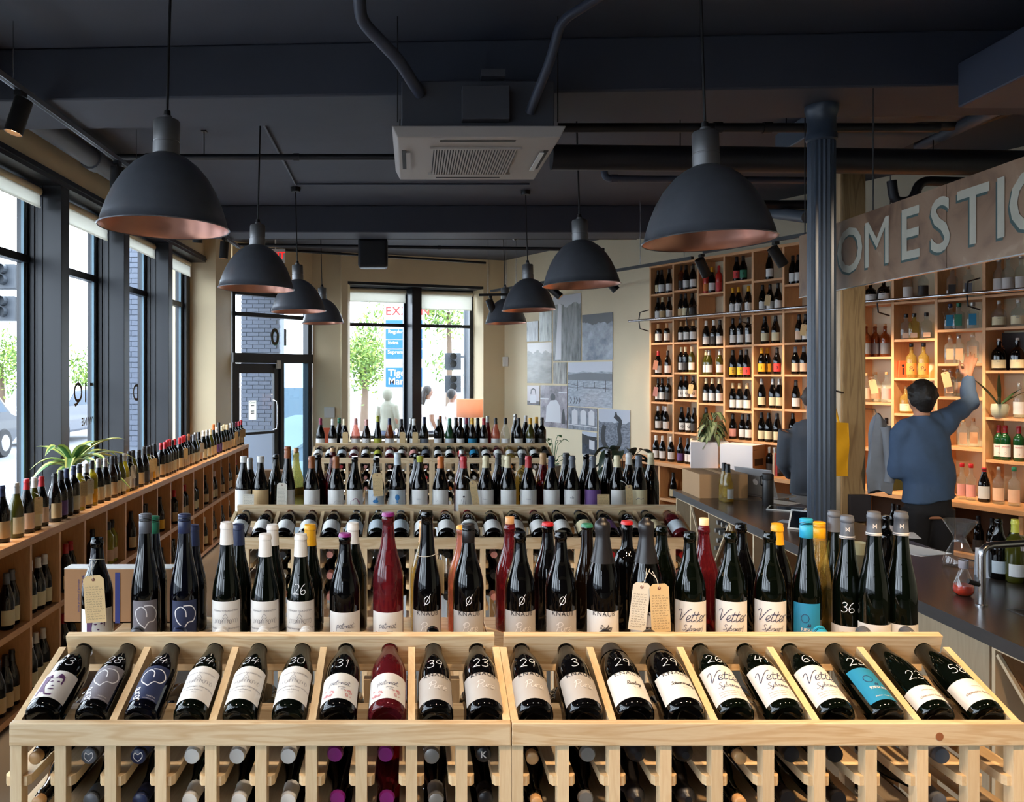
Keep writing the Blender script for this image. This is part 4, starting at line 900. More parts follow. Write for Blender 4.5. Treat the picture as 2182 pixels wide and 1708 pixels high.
slope_row(R2, [(b_, 'navy', 'cap', 'si', 'wh'), (b_, 'dark', 'cap', 'br', 'wh'), (b_, 'dark', 'cap', 'br', 'wh'), (b_, 'dark', 'cap', 'br', 'wh'), (b_, 'dark', 'cap', 'br', 'wh'), (b_, 'dark', None, 'bk', 'lb'), (b_, 'green', None, 'bk', 'lb'), (b_, 'dark', 'cap', 'lb', 'lb'), (b_, 'dark', 'wax', 'lg', 'wh'), (b_, 'dark', 'cap', 'og', 'wh'),
               (b_, 'brown', 'cap', 'rd', 'wh'), (b_, 'dark', 'cap', 'cr', 'wh'), (b_, 'dark', 'cap', 'cr', 'wh'), (b_, 'dark', 'cap', 'rd', 'wh'), (b_, 'dark', 'cap', 'nv', 'wh'), (b_, 'green', 'cap', 'gy', 'cr'), (b_, 'dark', 'cap', 'gy', 'vi'), (b_, 'dark', 'cap', 'cr', 'wh'), (b_, 'green', 'cap', 'gy', 'cr'), (b_, 'rose', 'cap', 'wd', 'lb')],
          'sloping on middle rack', chalk={9: '20', 10: '41', 12: '2', 13: '2', 17: '23'})
M3 = [(683, 891, b_, 'dark', 'cap', 'mg', 'wh'), (709, 892, b_, 'dark', 'cap', 'wh', 'wh'), (723, 890, b_, 'green', 'screw', 'gn', None, B), (734, 892, b_, 'dark', 'cap', 'cr', 'wh'), (758, 891, b_, 'pink', 'cap', 'pk', 'wh'), (781, 893, b_, 'brown', 'cap', 'pk', 'wh'), (805, 885, 'flute', 'green', 'cap', 'lg', 'lg'), (830, 891, b_, 'amber', 'cap', 'nv', 'wh'), (855, 892, b_, 'brown', 'cap', 'bk', 'wh'),
      (876, 890, b_, 'dark', 'cap', 'wh', 're', B), (882, 892, b_, 'dark', 'cap', 'wh', 'wh'), (904, 888, b_, 'green', 'cap', 'nv', 'sl'), (933, 893, 'bord', 'dark', 'cap', 'si', 'wh'), (938, 886, b_, 'dark', 'cap', 'br', None, B), (958, 891, b_, 'teal', 'cap', 'gn', 'lb'), (972, 890, b_, 'dark', 'cap', 'bk', None, B), (981, 890, 'bord', 'dark', 'cap', 'bk', 'wh'), (994, 890, b_, 'dark', 'cap', 'mg', 'tq', B), (1006, 890, b_, 'dark', 'cap', 'yl', 'tq'),
      (1018, 890, b_, 'dark', 'cap', 'bk', 'lb', B), (1031, 891, b_, 'dark', 'cap', 'rd', 'wh'), (1039, 886, 'flute', 'rose', 'cap', 'si', None, B), (1056, 890, b_, 'pink', 'cap', 'bk', 'wh'), (1077, 890, b_, 'clear', 'cap', 'bk', 'wh'), (1098, 882, b_, 'dark', 'cap', 'si', None, B), (1105, 890, b_, 'dark', 'cap', 'bk', 'wh'), (1120, 885, b_, 'dark', 'cap', 'wh', None, B), (1130, 890, b_, 'olive', 'cap', 'yl', 'lb'), (1143, 888, b_, 'green', 'cap', 'yl', None, B), (1155, 889, 'bord', 'dark', 'cap', 'bk', 'dk')]
m3 = row_bottles(M3, 7.82, 'on window rack', seg=16, lz=(.04, .130))
e, g, L, h = m3[1130]; print_on(L, b_, h, .105, lambda mb, T: mb.ribbon([(-.014, -.016), (0, .016), (.014, -.016)], .006, T), M_ink)
e, g, L, h = m3[781]; print_on(L, b_, h, .105, lambda mb, T: mb.ribbon([(.004, .012), (-.006, .002), (.002, -.012)], .004, T), M_ink)
e, g, L, h = m3[1006]; print_on(L, b_, h, .10, fillp([(-.02, -.01), (-.004, .014), (.02, -.004), (.01, -.02)]), mat('print_green', (40, 140, 90), .6))
e, g, L, h = m3[981]; print_on(L, 'bord', h, .085, fillp([(-.034, -.016), (-.034, .012), (-.01, .02), (.012, .012), (.034, .02), (.034, -.016)]), mat('print_coral', (222, 70, 66), .6))
slope_row(R3, [(b_, 'dark', 'cap', 'mg', 'wh'), (b_, 'navy', 'cap', 'wh', 'wh'), (b_, 'dark', 'cap', 'cr', 'lb'), (b_, 'rose', 'cap', 'pk', 'wh'), (b_, 'dark', 'cap', 'pk', 'wh'), ('flute', 'green', 'cap', 'lg', 'lg'), (b_, 'rose', 'cap', 'nv', 'wh'), (b_, 'brown', 'cap', 'bk', 'wh'), (b_, 'dark', 'cap', 'wh', 'pk'), (b_, 'dark', 'cap', 'nv', 'sl'),
               ('bord', 'dark', 'cap', 'si', 'wh'), (b_, 'green', 'cap', 'gn', 'wh'), ('bord', 'dark', 'cap', 'bk', 're'), (b_, 'navy', 'cap', 'yl', 'tq'), (b_, 'dark', 'cap', 'rd', 'wh'), (b_, 'rose', 'cap', 'bk', 'wh'), (b_, 'honey', 'cap', 'bk', 'wh'), (b_, 'dark', 'cap', 'bk', 'wh'), (b_, 'green', 'cap', 'yl', 'wh'), ('bord', 'dark', 'cap', 'bk', 'dk')],
          'sloping on window rack', seg=14)
# bottles lying in the slots of the farther racks: too many to tell apart
def slot_stuff(R, zs, label, seed):
    rd = random.Random(seed); mb = MB(); mats = [G['dark'], capmat('pk'), capmat('wh'), capmat('bk'), capmat('cr'), capmat('og'), capmat('rd')]
    for i in range(20):
        for z in zs:
            if rd.random() < .12: continue
            x = slot_x(R, i); y = R[0] + .035; a = z + .034
            mb.cur = 0; mb.lathe([(.015, .06), (.017, .08), (.03, .115), (.04, .15), (.04, .297), (.0, .297)], 10, (x, y, a), axis='y')
            mb.cur = rd.choice([1, 2, 2, 3, 3, 3, 4, 5, 6]) if i != 4 else 1; mb.lathe([(0, 0), (.0155, .0), (.0155, .062)], 10, (x, y, a), axis='y')
    o = O('racked_bottles', mb.mesh('racked_bottles', 50), mats, label=label, cat='bottles', kind='stuff')
slot_stuff(R2, (1.0, .905, .81), 'dark bottles lying in the slots of the middle pine rack', 5)
slot_stuff(R3, (1.0, .905, .81, .715), 'dark bottles lying in the slots of the rack by the back window', 6)
# ------------------------------------------------------------------ hang tags on the racks
e, h = near_e[207]; hang_tag((e.location.x, YA, ZS + .235), .018, .03, .054, .122, 'manila tag with handwriting hanging over the purple portrait bottle', side=.010, sd=1, roll=.07, fwd=.026)
e, h = near_e[1377]; hang_tag((e.location.x, YA, ZS + .215), .024, .03, .050, .125, 'wider manila tag tied to the foil-topped sparkling bottle', side=.016, sd=2, roll=.05, fwd=.026)
hang_tag((e.location.x, YA, ZS + .222), .024, .035, .046, .124, 'narrower white handwritten tag tied to the foil-topped sparkling bottle', side=-.026, sd=3, roll=-.12, fwd=.022, m=M_tagw)
e, h = near_e[910]; hang_tag((e.location.x, YA, ZS + .25), .024, .02, .036, .09, 'manila tag turned edgewise behind the tall Pure flute', side=-.004, sd=4, yaw=pi * .72, fwd=.005)
for x, w, hh, dz, lb, kw in ((613, .05, .115, .21, 'white handwritten tag on the tall brown-capped bottle', dict(m=M_tagw, side=-.02, roll=-.03, sd=8)), (802, .05, .115, .26, 'manila handwritten tag on the bottle with blue drawing', dict(sd=9, side=.006, roll=.06)), (988, .034, .13, .22, 'manila tag swung sideways on the red-capped flower label bottle', dict(sd=10, side=.04, roll=.16)), (1315, .034, .12, .20, 'manila tag on the cream-capped bottle of the middle rack', dict(sd=11, side=.045, roll=.05))):
    e = m2[x][0]; hang_tag((e.location.x, e.location.y, ZS + dz), .02, .025, w, hh, lb, fwd=.02, **kw)
for x, w, lb in ((519, .055, 'handwritten white card leaning on bottles at the end of the middle rack'), (1300, .06, 'handwritten manila card hanging over the neck rail of the middle rack')):
    y = 4.165; c = E('shelf_card', (PX(x + (10 if x == 519 else -14), y), y, ZS + .035), (-.06, 0, 0), label=lb, cat='card')
    cd = O('card_sheet', MB().box((-w / 2, 0, 0), (w / 2, .0012, .098)), M_tagw if x == 519 else M_tag, c); mb = MB(); scribble(mb, -w * .42, w * .42, .004, .094, 12, lambda p: (p[0], -.0006, p[1]), .0008, rnd=random.Random(x)); O('handwriting', mb, M_pen, cd)
for x, lb in ((734, 'manila tag on a bottle left of the window above the far rack'), (855, 'manila tag on an amber bottle of the rack by the back window'), (882, 'manila tag on the white-capped bottle of the rack by the back window')):
    e = m3[x][0]; hang_tag((e.location.x, e.location.y, ZS + .22), .02, .03, .052, .105, {734: 'manila tag on the cream-capped bottle of the rack by the back window', 855: 'manila tag on the amber bottle of the rack by the back window', 882: lb}[x], side=.012, fwd=.02, detail=False)
# ------------------------------------------------------------------ open cartons standing among the bottles
def carton(x0, x1, y0, y1, z0, h, label, m=None, top=True):
    c = E('carton', ((x0 + x1) / 2, (y0 + y1) / 2, z0), label=label, cat='box'); w, d = x1 - x0, y1 - y0; m = m or M_card
    mb = MB(); t = .004
    mb.box((-w / 2, -d / 2, 0), (w / 2, -d / 2 + t, h)).box((-w / 2, d / 2 - t, 0), (w / 2, d / 2, h)).box((-w / 2, -d / 2 + t, 0), (-w / 2 + t, d / 2 - t, h)).box((w / 2 - t, -d / 2 + t, 0), (w / 2, d / 2 - t, h)).box((-w / 2, -d / 2, 0), (w / 2, d / 2, t))
    b = O('carton_body', mb, m, c)
    if top: O('flap', MB().box((-w / 2, -d / 2 - .001, h), (w / 2, d / 2, h + .003)), M_white if top == 'w' else m, c)
    return c, b, w, d
y = 2.50
c, b, w, d = carton(PX(146, y), PX(372, y), y - .03, y + .02, ZS, PZ(1207, y) - ZS, 'cardboard panel with blue printing behind the purple portrait bottle', top='w')
mb = MB(); put_text(mb, 'WINE', .016, lambda p: (-p[1], -d / 2 - .001, p[0]), at=(.12, .10)); put_text(mb, '10-5510', .014, lambda p: (-p[1], -d / 2 - .001, p[0]), at=(.13, .07)); put_text(mb, 'bottle product of germany', .009, lambda p: (-p[1], -d / 2 - .001, p[0]), at=(.08, .115)); mb.box((-.008, -d / 2 - .0015, 0), (.006, -d / 2 - .0005, PZ(1207, y) - ZS - .01))
O('printed_words', mb, mat('print_box_blue', (40, 48, 110), .7), b)
carton(PX(556, 4.5), PX(606, 4.5), 4.44, 4.50, ZS, .215, 'small cardboard carton behind bottles on the middle rack'); carton(PX(508, 4.51), PX(526, 4.51), 4.44, 4.50, ZS, .19, 'narrow cardboard carton at the end of the middle rack')
carton(PX(688, 8.03), PX(703, 8.03), 7.97, 8.03, ZS, .21, 'orange-brown carton behind bottles of the rack by the back window', m=mat('carton_orange', (190, 84, 50), .8)); carton(PX(713, 8.03), PX(729, 8.03), 7.97, 8.03, ZS, .21, 'plain carton with a bottle over it on the rack by the back window')
# ================================================================== low cedar shelf along the windows
XF, XB_ = -2.10, -2.42
sh = E('wine_shelf', (XF, 3.5, 0), label='long low cedar cubby shelf running along the tall windows', cat='shelf')
def lsh(y): return y - 3.5
DIV = [4.65 + .3835 * k for k in range(-3, 17)]; Y_END = DIV[-1]
L0 = lsh(DIV[0]) - .02
ys = [DIV[0] - .02, 5.3, 6.85, 8.4, Y_END + .02]
for a, b in zip(ys, ys[1:]): O('top_board', MB().box((XB_ - XF, lsh(a), .905), (.0, lsh(b) - .0015, .95)), M_shelfY, sh, bevel=.003)
for z in (.455, .02):
    for a, b in zip(ys, ys[1:]): O('shelf_board', MB().box((XB_ - XF + .01, lsh(a), z), (-.004, lsh(b) - .0015, z + .035)), M_shelfY, sh)
dvm = MB().box((XB_ - XF + .012, -.0125, .0), (-.002, .0125, .413)).mesh('divider')
for y in DIV:
    for z in (.4905, .0555): 
        o = O('divider', dvm, M_shelfZ, sh, loc=(0, lsh(y), z))
        if z < .1: o.scale = (1, 1, .966)
O('back_board', MB().box((XB_ - XF - .012, L0, .02), (XB_ - XF + .006, lsh(Y_END), .905)), M_shelfY, sh)
# bottles standing on the shelf top: x px of the neck, capsule, shape, glass, label, height
def yx(x, X): return X * FPX / (x - CX)
TOP = [(-22, 'bk', 'burg', 'dark', 'cr'), (7, 'nv', 'burg', 'dark', 'tn'), (32, 'si', 'burg', 'olive', 'cr'), (56, 'rd', 'burg', 'dark', 'pe'), (71, 'wh', 'burg', 'olive', 'cr'), (91, 'rd', 'burg', 'dark', 'pe'), (114, 'bk', 'burg', 'brown', 'tn'), (129, 'bk', 'burg', 'dark', 'vi'), (145, 'nv', 'burg', 'dark', 'dk'), (157, 'nv', 'bord', 'brown', 'cr'), (172, 'bk', 'bord', 'straw', 'tn'), (186, 'si', 'burg', 'dark', 'cr'), (198, 'bk', 'bord', 'straw', 'ye'), (210, 'si', 'burg', 'dark', 'cr'), (223, 'si', 'burg', 'dark', 'cr'), (238, 'bk', 'burg', 'brown', 'tn'), (247, 'bk', 'burg', 'dark', 'cr'), (256, 'bk', 'burg', 'olive', 'cr'), (266, 'si', 'burg', 'straw', 'cr'), (275, 'bk', 'burg', 'dark', 'wh'), (284, 'bk', 'burg', 'olive', 'dk'), (294, 'bk', 'burg', 'dark', 'tn'), (305, 'bk', 'burg', 'dark', 'dk'), (313.5, 'bk', 'burg', 'olive', 'tn'), (322.5, 'bk', 'burg', 'dark', 'ye'), (331, 'bk', 'burg', 'dark', 'cr'),
       (343, 'rd', 'bord', 'dark', 'tn'), (350, 'rd', 'bord', 'dark', 'tn'), (355.5, 'rd', 'bord', 'dark', 'tn'), (361, 'rd', 'bord', 'dark', 'tn'), (367, 'bk', 'bord', 'dark', 'cr'), (374, 'rd', 'bord', 'dark', 'tn'), (381, 'rd', 'bord', 'dark', 'tn'), (386.5, 'rd', 'bord', 'dark', 'tn'), (391, 'rd', 'bord', 'dark', 'tn'), (396, 'bk', 'bord', 'dark', 'tn'), (401, 'br', 'bord', 'dark', 'tn'), (406.5, 'bk', 'burg', 'dark', 'cr'), (412, 'gy', 'burg', 'green', 'cr'), (418, 'si', 'burg', 'olive', 'cr'), (425, 'bk', 'burg', 'dark', 'pe'), (432, 'wh', 'burg', 'green', 'cr'), (440, 'si', 'burg', 'green', 'cr'), (448, 'cr', 'burg', 'olive', 'tn'), (455, 'og', 'flute', 'green', 'tn'), (462, 'wh', 'burg', 'green', 'vi'), (468, 'bk', 'flute', 'green', 'vi'), (474, 'cr', 'burg', 'green', 'tn'), (478.5, 'cr', 'burg', 'green', 'tn'), (483, 'cr', 'burg', 'green', 'tn'), (487.5, 'bk', 'burg', 'dark', 'tn'), (491.5, 'si', 'burg', 'dark', 'tn'), (496, 'bk', 'burg', 'green', 'tn'), (501, 'mg', 'bord', 'dark', 'tn'), (505, 'mg', 'bord', 'dark', 'tn'), (509, 'rd', 'bord', 'dark', 'tn'), (514, 'rd', 'bord', 'dark', 'tn')]
top_e = {}
lasty = 0
for x, cc, shp, gl, lab in TOP:
    X = -2.185; y = yx(x, X); y = max(y, lasty + .083); lasty = y
    hh = HB[shp] * random.uniform(.98, 1.03)
    sg = 20 if x < 340 else 14
    e = bottle((X + random.uniform(-.01, .01), y, .95), shp, gl, 'cap', cc, lab, h=hh, seg=sg, lz=(.025, .115), arc=130, yaw=radians(60) + random.uniform(-.2, .2), where='on window shelf top')
    top_e[x] = e[0]
# cards tied to them
TG = [(71, 'manila tag on the white-capped olive bottle of the window shelf', M_tag), (172, 'large manila tag on the yellow-green bottle of the window shelf', M_tag), (186, 'white tag on a silver-capped bottle of the window shelf', M_tagw), (275, 'white tag on a black bottle near the houseplant', M_tagw), (313.5, 'manila tag on the olive bottle before the red capsules', M_tag), (322.5, 'second manila tag just before the red capsules on the window shelf', M_tag), (386.5, 'manila tag hanging among the red capsules on the window shelf', M_tag), (425, 'white tag with round picture on the window shelf', M_tagw), (496, 'manila tag near the door end of the window shelf', M_tag), (509, 'manila tag on a red-capped bottle at the door end', M_tag), (514, 'last manila tag on the window shelf beside the door', M_tag)]
for k, (x, lb, m) in enumerate(TG):
    e = top_e[x]; hang_tag((e.location.x, e.location.y, .95 + .215), .022, .02, .05, .10, lb, side=0, m=m, sd=40 + k, yaw=radians(50), fwd=.022, detail=x < 330)
# bottles inside the cubbies
rd = random.Random(21)
CUB = [('dark', 'bk', 'tn'), ('dark', 'gy', 'cr'), ('dark', 'wh', 'cr'), ('dark', 'rd', 'tn'), ('green', 'bk', 'cr'), ('brown', 'bk', 'tn'), ('straw', 'bk', 'pe'), ('dark', 'bk', 'ye')]
def cub(k, z, n, spec, shp, where, y0f=.35):
    for j in range(n):
        y = DIV[k + 1] - .062 - j * .086 - rd.uniform(0, .006)
        X = -2.165 - rd.uniform(0, .015)
        bottle((X, y, z), shp, spec[0], 'cap', spec[1], spec[2], seg=16, lz=(.025, .105), arc=130, yaw=radians(58) + rd.uniform(-.2, .2), where=where)
UP = {0: [0, 3, 'burg'], 1: [0, 3, 'burg'], 2: [1, 2, 'burg'], 3: [2, 3, 'burg'], 4: [3, 2, 'burg'], 5: [4, 1, 'bord'], 6: [6, 2, 'bord'], 7: [5, 1, 'burg'], 8: [5, 2, 'burg'], 9: [7, 1, 'burg'], 10: [3, 1, 'bord'], 11: [3, 2, 'bord'], 12: [4, 2, 'bord'], 13: [0, 1, 'burg'], 14: [2, 2, 'burg'], 15: [5, 1, 'burg'], 16: [0, 2, 'burg'], 17: [3, 1, 'burg'], 18: [1, 2, 'burg']}
for k, (si, n, shp) in UP.items(): cub(k, .4905, n, CUB[si], shp, 'in upper cubby of window shelf')
HEAP = Heap()
for k, (si, n) in {0: (0, 3), 1: (0, 3), 2: (0, 3), 3: (2, 3), 4: (3, 2), 5: (0, 2), 6: (1, 2), 7: (0, 2), 8: (0, 1), 9: (4, 2), 10: (5, 2), 11: (0, 1), 12: (4, 2), 13: (2, 1), 14: (5, 2), 15: (0, 2), 16: (2, 1), 17: (0, 1), 18: (4, 1)}.items(): cub(k, .0555, n, CUB[si], 'burg', 'in lower cubby of window shelf')
HEAP.done('cubby_bottles', 'dark bottles in the lower cubbies of the long window shelf'); HEAP = None
# ------------------------------------------------------------------ striped corn plant in its pot on the sill
M_pot = mat('grey_pot', (120, 118, 112), .7); LG = mat('plant_green', (66, 112, 62), .45); LY = mat('plant_cream_edge', (178, 196, 120), .45)
pl = E('potted_plant', (-2.54, 6.3, .78), label='striped arching houseplant on the sill behind the shelf bottles', cat='plant')
O('pot', MB().lathe([(0, 0), (.075, 0), (.10, .20), (.11, .21), (.11, .24), (.095, .24), (.09, .20), (0, .20)], 20).mesh('pot', 40), M_pot, pl)
O('stem', MB().tube([(0, 0, .2), (.005, 0, .42)], .014, 8), LG, pl)
rd = random.Random(4)
def leaf(parent, base, az, L, lift, w, droop, mats):
    n = 8; mb = MB(); pts = []
    for i in range(n + 1):
        t = i / n; r = L * t; z = lift * L * t - droop * L * t * t * 1.6
        c = Vector((cos(az) * r, sin(az) * r, z)); s = Vector((-sin(az), cos(az), 0)); ww = w * (sin(pi * min(1, t * .9 + .08)) ** .8) * (1 - t * .3) if i < n else .0005
        pts.append((c - s * ww + Vector((0, 0, .25 * ww)), c - s * ww * .55, c + Vector((0, 0, -.12 * ww)), c + s * ww * .55, c + s * ww + Vector((0, 0, .25 * ww))))
    for P in pts: mb.v += [tuple(q + Vector(base)) for q in P]
    for i in range(n):
        for j in range(4): k = i * 5 + j; mb.cur = 1 if j in (0, 3) else 0; mb.addf((k, k + 1, k + 6, k + 5))
    return O('leaf', mb.mesh('leaf', 60), mats, parent)
for k in range(22):
    az = k * 2.4 + rd.uniform(-.3, .3); t = k / 22
    leaf(pl, (0, 0, .34 + .06 * t), az, rd.uniform(.46, .62) * (1 - .35 * t) * (.62 if cos(az) < -.3 else 1), .55 + .75 * t + rd.uniform(-.1, .15), rd.uniform(.036, .048), rd.uniform(.50, .75) * (1 - .3 * t), [LG, LY])
# ================================================================== shelving along the right wall
ANG = atan2(TW.y, TW.x)
U = [-.11 + .391 * k for k in range(13)]
def sx(x): return .1238 * (x + 15)
def zy(y, x): return CAMZ + (CY - y) / sx(x)
ws = E('wall_shelving', tuple(WP(0, 0, 0)), (0, 0, ANG), label='tall cedar cubby shelving full of bottles along the right-hand wall', cat='shelf')
# local frame: x along the wall, y = -v (into the wall is negative v => +y is away from room?)
def LV(v): return v * (1 if (Vector((cos(ANG), sin(ANG))).x * NW.y - Vector((cos(ANG), sin(ANG))).y * NW.x) > 0 else -1)
SG = LV(1)   # +1 if room side is +y in the local frame
def lb(u0, u1, v0, v1, z0, z1): a, b = sorted((SG * v0, SG * v1)); return MB().box((u0, a, z0), (u1, b, z1))
ZL = .77; ZT = 3.14
for k, u in enumerate(U): O('upright', lb(u - .0125, u + .0125, -.262, 0, ZL, ZT), M_shelfZ, ws)
O('top_board', lb(U[0] - .0125, U[-1] + .0125, -.265, .004, ZT, ZT + .03), M_shelf, ws)
cols = {0: (1406, [625, 681.6, 730, 799, 856, 918]), 1: (1457, [616.5, 676, 728, 793, 851, 922]), 2: (1512, [623, 672, 737.5, 798.5, 859, 925]), 3: (1571, [597, 668, 734.7, 804.5, 874.6, 937]), 4: (1634, [594.5, 664, 731.6, 797.6, 869.6, 942.4]), 5: (1700, [602.7, 659.6, 729, 797.6, 872.7, 939.6]), 6: (1770, [590, 652, 730, 800, 870, 945]),
        7: (1855, [645, 760, 857, 955.7]), 8: (1942, [640, 721.6, 805, 881.5, 973]), 9: (2039, [635, 700.5, 773.8, 845.7, 953]), 10: (2135, [625, 696, 789, 890, 982]), 11: (2250, [610, 700, 800, 900, 1000])}
SHZ = {}
for k, (x, ysx) in cols.items():
    zs = [zy(y, x) for y in ysx]
    if k >= 7: zs = [zs[0] + .45] + zs          # an upper row above the rail
    SHZ[k] = zs + [ZL + .035]
    for z in zs: O('shelf_board', lb(U[k] + .0126, U[k + 1] - .0126, -.262, -.003, z - .022, z), M_shelf, ws)
ub = [U[0] - .6, U[3], U[6], U[9], U[12]]
for a, b in zip(ub, ub[1:]): O('ledge', lb(a, b - .0015, -.262, .26, ZL - .005, ZL + .035), M_shelf, ws, bevel=.003)
for k in range(-1, 13, 1):
    u = U[0] + .391 * k if k < 0 else U[k]
    if k % 2 == 1: O('lower_upright', lb(u - .015, u + .015, -.25, .22, .0, ZL - .006), M_shelfZ, ws)
O('lower_board', lb(U[0] - .6, U[12], -.25, .22, .36, .39), M_shelf, ws); O('lower_board', lb(U[0] - .6, U[12], -.25, .22, .02, .05), M_shelf, ws)
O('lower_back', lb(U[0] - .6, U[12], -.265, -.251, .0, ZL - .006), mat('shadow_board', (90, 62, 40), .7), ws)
def on_wall(x, v):
    """point on the plane v of the wall seen at picture column x"""
    q = P0W + NW * v; k = (x - CX) / FPX
    u = (k * q.y - q.x) / (TW.x - k * TW.y); return u
# grab rail for the ladder
rl = E('ladder_rail', tuple(WP(0, 0, 2.50)), (0, 0, ANG), label='long steel ladder rail fixed across the wall shelving', cat='rail')
ur0, ur1 = U[0] - .24, U[12]
O('rail_tube', MB().lathe([(0, ur0), (.014, ur0), (.014, ur1), (0, ur1)], 12, (0, SG * .13, 0), axis='x').mesh('rail', 50), M_chrome, rl)
for u in (U[0] - .03, U[2] - .02, U[4] - .02, U[7] + .36, U[9] + .36, U[11] + .3):
    O('bracket', MB().tube([(u, SG * .0, .13), (u - .03, SG * .11, .10), (u - .03, SG * .13, 0), (u - .03, SG * .11, -.10), (u, SG * .0, -.13)], .007, 6), M_steel, rl)
# ------------------------------------------------------------------ wine bottles in the cubbies: (col,row): [(x px, capsule, label, shape, glass)...]
def A(*t): return t
WINE = {
 (0, 0): [(1398, 'bk', 'cr'), (1410, 'bk', 'wh'), (1426, 'bk', 'wh')], (0, 1): [(1396, 'bk', 'wh'), (1412, 'cr', 'tn'), (1426, 'bk', 'wh')], (0, 2): [(1391, 'wd', 'wh', 'bord'), (1404, 'wd', 'wh', 'bord'), (1421, 'wd', 'wh', 'bord')], (0, 3): [(1391, 'rd', 'wh'), (1403, 'rd', 'wh'), (1423, 'bk', 'wh')], (0, 4): [(1397, 'bk', 'wh', 'bord'), (1411, 'bk', 'wh', 'bord'), (1424, 'bk', 'dk', 'bord')], (0, 5): [(1394, 'wh', 'wh'), (1405, 'wh', 'wh'), (1419, 'wh', 'wh')], (0, 6): [(1398, 'wh', 'wh'), (1412, 'wh', 'wh'), (1430, 'wh', 'wh')],
 (1, 0): [(1446, 'bk', 'dk', 'bord', 'amber'), (1462, 'bk', 'wh'), (1477, 'bk', 'wh')], (1, 1): [(1445, 'bk', 'tn'), (1461, 'bk', 'cr'), (1476, 'bk', 'dk')], (1, 2): [(1442, 'wd', 'wh'), (1463, 'wd', 'wh'), (1477, 'wd', 'wh')], (1, 3): [(1446, 'cr', 'wh', 'bord'), (1461, 'cr', 'dk', 'bord'), (1474, 'cr', 'wh', 'bord', 'olive')], (1, 4): [(1445, 'bk', 'wh'), (1462, 'bk', 'wh'), (1477, 'bk', 'wh')], (1, 5): [(1453, 'bk', 'wh'), (1467, 'bk', 'wh'), (1479, 'bk', 'dk')], (1, 6): [(1450, 'bk', 'vi'), (1466, 'bk', 'wh'), (1474, 'cr', 'wh')],
 (2, 0): [(1497, 'og', 'or', 'bord', 'redb'), (1505, 'bk', 'dk'), (1517, 'yl', 'wh'), (1532, 'rd', 're', 'bord', 'redb')], (2, 2): [(1504, 'wh', 'wh'), (1521, 'wh', 'dk'), (1534, 'bk', 'wh')], (2, 3): [(1499, 'cr', 'wh', 'burg', 'olive'), (1511, 'si', 'wh', 'burg', 'olive'), (1534, 'si', 'wh', 'burg', 'olive')], (2, 4): [(1505, 'cr', 'wh'), (1518, 'cr', 'wh'), (1533, 'cr', 'wh')], (2, 5): [(1502, 'bk', 'dk')],
 (3, 0): [(1570, 'bk', 're'), (1584, 'bk', 'gn')], (3, 1): [(1554, 'yl', 'wh'), (1574, 'yl', 'wh'), (1595, 'yl', 'wh')], (3, 2): [(1557, 'bk', 'wh', 'bord'), (1577, 'bk', 'wh', 'bord'), (1595, 'bk', 'wh', 'bord')], (3, 3): [(1557, 'bk', 'ye', 'champ'), (1579, 'bk', 'ye', 'champ'), (1591, 'bk', 're', 'champ')], (3, 4): [(1559, 'tn', 'wh'), (1576, 'tn', 'wh'), (1592, 'tn', 'wh')], (3, 5): [(1555, 'bk', 'pk'), (1582, 'bk', 'wh'), (1595, 'bk', 'wh')],
 (4, 0): [(1640, 'bk', 'wh')], (4, 1): [(1625, 'bk', 'wh'), (1641, 'bk', 'wh'), (1658, 'bk', 'wh')], (4, 2): [(1630, 'bk', 'cr', 'champ'), (1653, 'bk', 'cr', 'champ')], (4, 3): [(1620, 'yl', 'ye'), (1631, 'yl', 'ye'), (1656, 'bk', 're')], (4, 4): [(1622, 'si', 'cr', 'champ'), (1647, 'si', 'cr', 'champ'), (1661, 'si', 'cr', 'champ')], (4, 5): [(1619, 'bk', 'cr', 'champ'), (1638, 'bk', 'cr', 'champ'), (1656, 'bk', 'cr', 'champ')], (4, 6): [(1640, 'si', 'dk', 'bord'), (1651, 'si', 'dk', 'bord'), (1661, 'bk', 'dk', 'bord')],
 (5, 0): [(1686, 'bk', 'wh'), (1701, 'bk', 'wh')], (5, 2): [(1703, 'bk', 'pe'), (1717, 'bk', 'wh')], (5, 3): [(1695, 'gy', 'pe'), (1713, 'gy', 'pe')], (5, 4): [(1696, 'bk', 'wh')], (5, 5): [(1686, 'bk', 'wh')], (5, 6): [(1695, 'bk', 'wh')],
}
EV = -.075
ORD = ['first', 'second', 'third', 'fourth', 'fifth', 'sixth', 'seventh']
def cell_where(c, r, last):
    rw = 'on the ledge' if r == last else ('top row' if r == 0 else '%s row' % ORD[r])
    return '@%s column from %s, %s' % (ORD[c] if c < 7 else ORD[c - 7], 'photo prints' if c < 7 else 'timber post', rw)
wall_e = {}
def wall_bottle(x, z, v, **kw):
    u = on_wall(x, v); p = WP(u, v, z); return bottle((p.x, p.y, z), yaw=-atan2(p.x, p.y) + random.uniform(-.12, .12), **kw)
